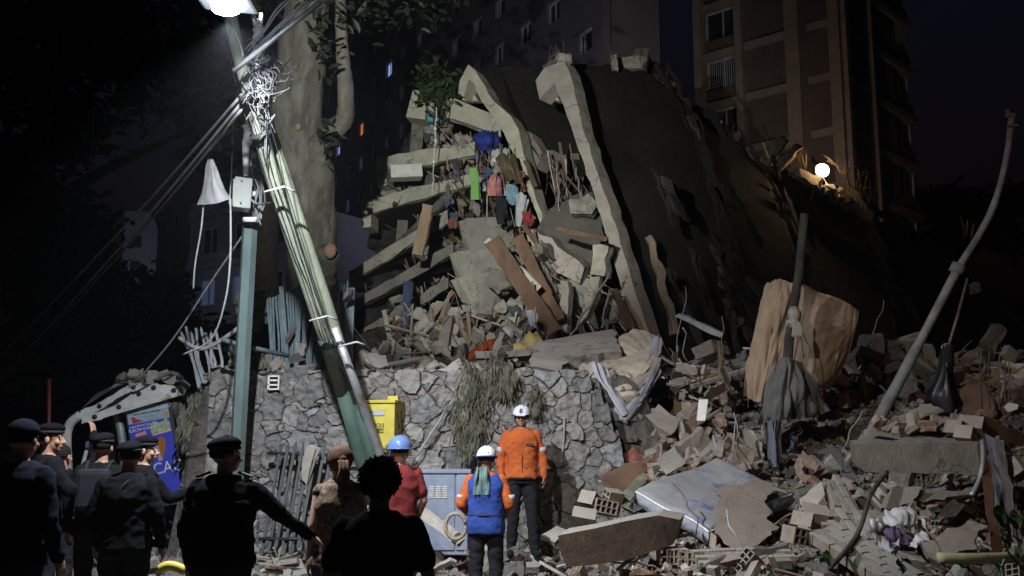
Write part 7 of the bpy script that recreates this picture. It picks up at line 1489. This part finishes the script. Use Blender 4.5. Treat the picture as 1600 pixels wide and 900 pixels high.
# shelter roof load
for i in range(26):
    t = i / 25; drop('broken_slab' if i % 3 else 'concrete_chunk', P(190 + t * 98, 602 - 10 * math.sin(t * 3.1), 14.1 + random.uniform(0, .6)), 1, (random.gauss(0, .4), random.gauss(0, .4), i), 'on the crushed shelter roof', (random.uniform(.18, .34),) * 3)
for i, (x, y) in enumerate(((392, 474), (400, 490), (408, 482), (398, 500))): drop('concrete_chunk', P(x, y, 13.7), 1, (i, i, i), 'caught at the left end of the picket fence', (.42 - .07 * i, .22, .4), idx=1)
for i, (x, y) in enumerate(((470, 545), (462, 560), (476, 575), (455, 520), (545, 462))): drop('concrete_chunk', P(x, y, 13.4), 1, (i, i, i), 'lodged against the picket fence', (.12, .08, .26), idx=i)
# loose masonry on the concrete beam
rd = random.Random(8)
for i in range(46): drop('masonry_lump', P(rd.uniform(1370, 1520), rd.uniform(655, 676), 10.9 + rd.uniform(-.2, .2)), 1, (i, i * 2, i * 3), 'on top of the long concrete beam', (rd.uniform(.06, .16),) * 3, idx=i % 4)
# fine rubble: nobody could count it
def fine(name, n, xr, yr, m, smin, smax, seed, cond=None, flat=1.0, long_=1.0):
    rd = np.random.default_rng(seed); mb = MB(); base = np.array([(x, y, z) for x in (-.5, .5) for y in (-.5, .5) for z in (-.5, .5)]); fs = [(0, 1, 3, 2), (4, 6, 7, 5), (0, 4, 5, 1), (2, 3, 7, 6), (0, 2, 6, 4), (1, 5, 7, 3)]; k = 0
    while k < n:
        x = rd.uniform(*xr); y = rd.uniform(*yr)
        if cond and not cond(x, y): continue
        k += 1; s_ = smin + (smax - smin) * rd.random() ** 2.5; v = base * (1 + rd.uniform(-.45, .35, (8, 3))) * np.array([s_ * long_, s_ * rd.uniform(.5, 1), s_ * rd.uniform(.3, .8) * flat]); E = np.array(Euler((rd.normal(0, .6), rd.normal(0, .6), rd.uniform(0, 6.3))).to_matrix()); v = v @ E.T + np.array([x, y, H(x, y) + s_ * .2]); mb.add(v, fs)
    o = build(name, mb, m); tag(o, None, None, None, 'stuff'); o['label'] = 'fine %s strewn over the rubble' % name.replace('_', ' '); o['category'] = 'rubble'; return o
vis = lambda x, y: (x > 0.4 or y > 11.2 or x < -3) and abs(x) < y * .58
fine('concrete_gravel', 13000, (-7, 9), (6.8, 18), M['conc_broken'], .02, .13, 1, vis)
fine('brick_crumbs', 3600, (-7, 9), (6.8, 18), M['claytan'], .02, .12, 2, vis)
fine('wood_splinters', 2600, (-7, 9), (6.8, 18), M['wood'], .03, .09, 3, vis, .3, 4.0)
fine('pale_plaster_flakes', 2600, (-7, 9), (6.8, 18), M['pale'], .02, .11, 4, vis, .25)
# every scattered or single piece is a thing of its own
for o in C.objects:
    if o.parent is None and o.type in ('MESH', 'EMPTY') and 'category' in o and 'kind' not in o: o['kind'] = 'thing'

# each loose piece's label names its size, look and the landmark it lies by
LM = [((1110, 770), 'the mattress'), ((1250, 540), 'the draped sheet'), ((1240, 620), 'the grey pleated cloth'), ((1440, 715), 'the long concrete beam'), ((965, 845), 'the brown beam box'), ((815, 860), 'the rescuer facing us'), ((1495, 850), 'the pinkish slab'),
      ((1310, 830), 'the brick panels'), ((1405, 805), 'the white cloth'), ((1270, 780), 'the arrow shaped board'), ((1480, 590), 'the hanging dark bundle'), ((1420, 570), 'the long kinked pole'), ((1000, 560), 'the quilted mattress'), ((900, 545), 'the broad fallen slab'), ((740, 620), 'the long wilted leaves'), ((745, 540), 'the bending rescuer'),
      ((480, 520), 'the picket fence'), ((460, 780), 'the iron gate'), ((695, 790), 'the utility cabinet'), ((205, 700), 'the crushed shelter'), ((480, 870), 'the woman'), ((760, 220), 'the deep blue bundle'), ((742, 285), 'the bright green strip'), ((772, 290), 'the striped shirt'), ((637, 270), 'the white appliance box'), ((660, 360), 'the orange-brown plank'),
      ((815, 445), 'the thick slanting beam'), ((745, 420), 'the stepped grey balconies'), ((960, 300), 'the long tilted fin'), ((785, 180), 'the pale curved fin'), ((690, 150), 'the balcony plant'), ((1285, 268), 'the roof lamp'), ((635, 480), 'the long navy cloth'), ((870, 395), 'the broken pinkish beam'), ((1098, 640), 'the white card'), ((1100, 545), 'the reddish box'), ((940, 750), 'the reddish brown panel')]
SHORT = {'between the upper balconies': 'among upper balconies', 'on the third balcony level': 'on the third balcony', 'in the squeezed left-hand floors': 'in the squeezed floors', 'spilling out under the pale roof fin': 'under the pale fin', 'in the heap above the stone wall': 'above the stone wall', 'in the hollow between the roof fins': 'between the fins',
         'hanging under the edge beam': 'under the edge beam', 'on the second balcony level': 'on the second balcony', 'on the upper roof edge': 'on the roof edge', 'beside the roof lamp': 'by the lamp', 'among the lower rubble': 'low in the rubble', 'on the near rubble slope': 'on the near slope', 'on the middle of the rubble slope': 'on the middle slope', 'high on the rubble slope': 'high on the slope',
         'where the stone wall has broken away': 'at the broken wall end', 'in the heap left of the draped sheet': 'in the middle heap', 'in the heap right of the draped sheet': 'in the right heap', 'under the long concrete beam': 'beneath the beam', 'along the top of the stone wall': 'on the wall top', 'behind the top of the stone wall': 'behind the wall top', 'on the street at the foot of the stone wall': 'at the wall foot',
         'on the street before the crushed shelter': 'on the left street', 'on the crushed shelter roof': 'on the shelter roof', 'caught at the left end of the picket fence': 'at the fence end', 'lodged against the picket fence': 'against the pickets', 'on top of the long concrete beam': 'on the beam top', 'behind the bent pole': 'behind the pole'}
for o in C.objects:
    if 'where' not in o: continue
    x, y, _d = topx(o.location); (lx, ly), nm = min(LM, key=lambda l: (l[0][0] - x) ** 2 + (l[0][1] - y) ** 2); dx, dy = x - lx, y - ly
    rel = 'right of' if dx > abs(dy) else ('left of' if dx < -abs(dy) else ('below' if dy > 0 else 'above')); d = math.hypot(dx, dy)
    rel = ('just ' if d < 25 else ('' if d < 50 else ('well ' if d < 90 else 'far '))) + rel
    o['label'] = '%s %s, %s' % (o['desc'], SHORT.get(o['where'], o['where']), rel + ' ' + nm)
    if len(o['label'].split()) > 16: o['label'] = '%s %s' % (o['desc'], SHORT.get(o['where'], o['where']))
    del o['where']; del o['desc']
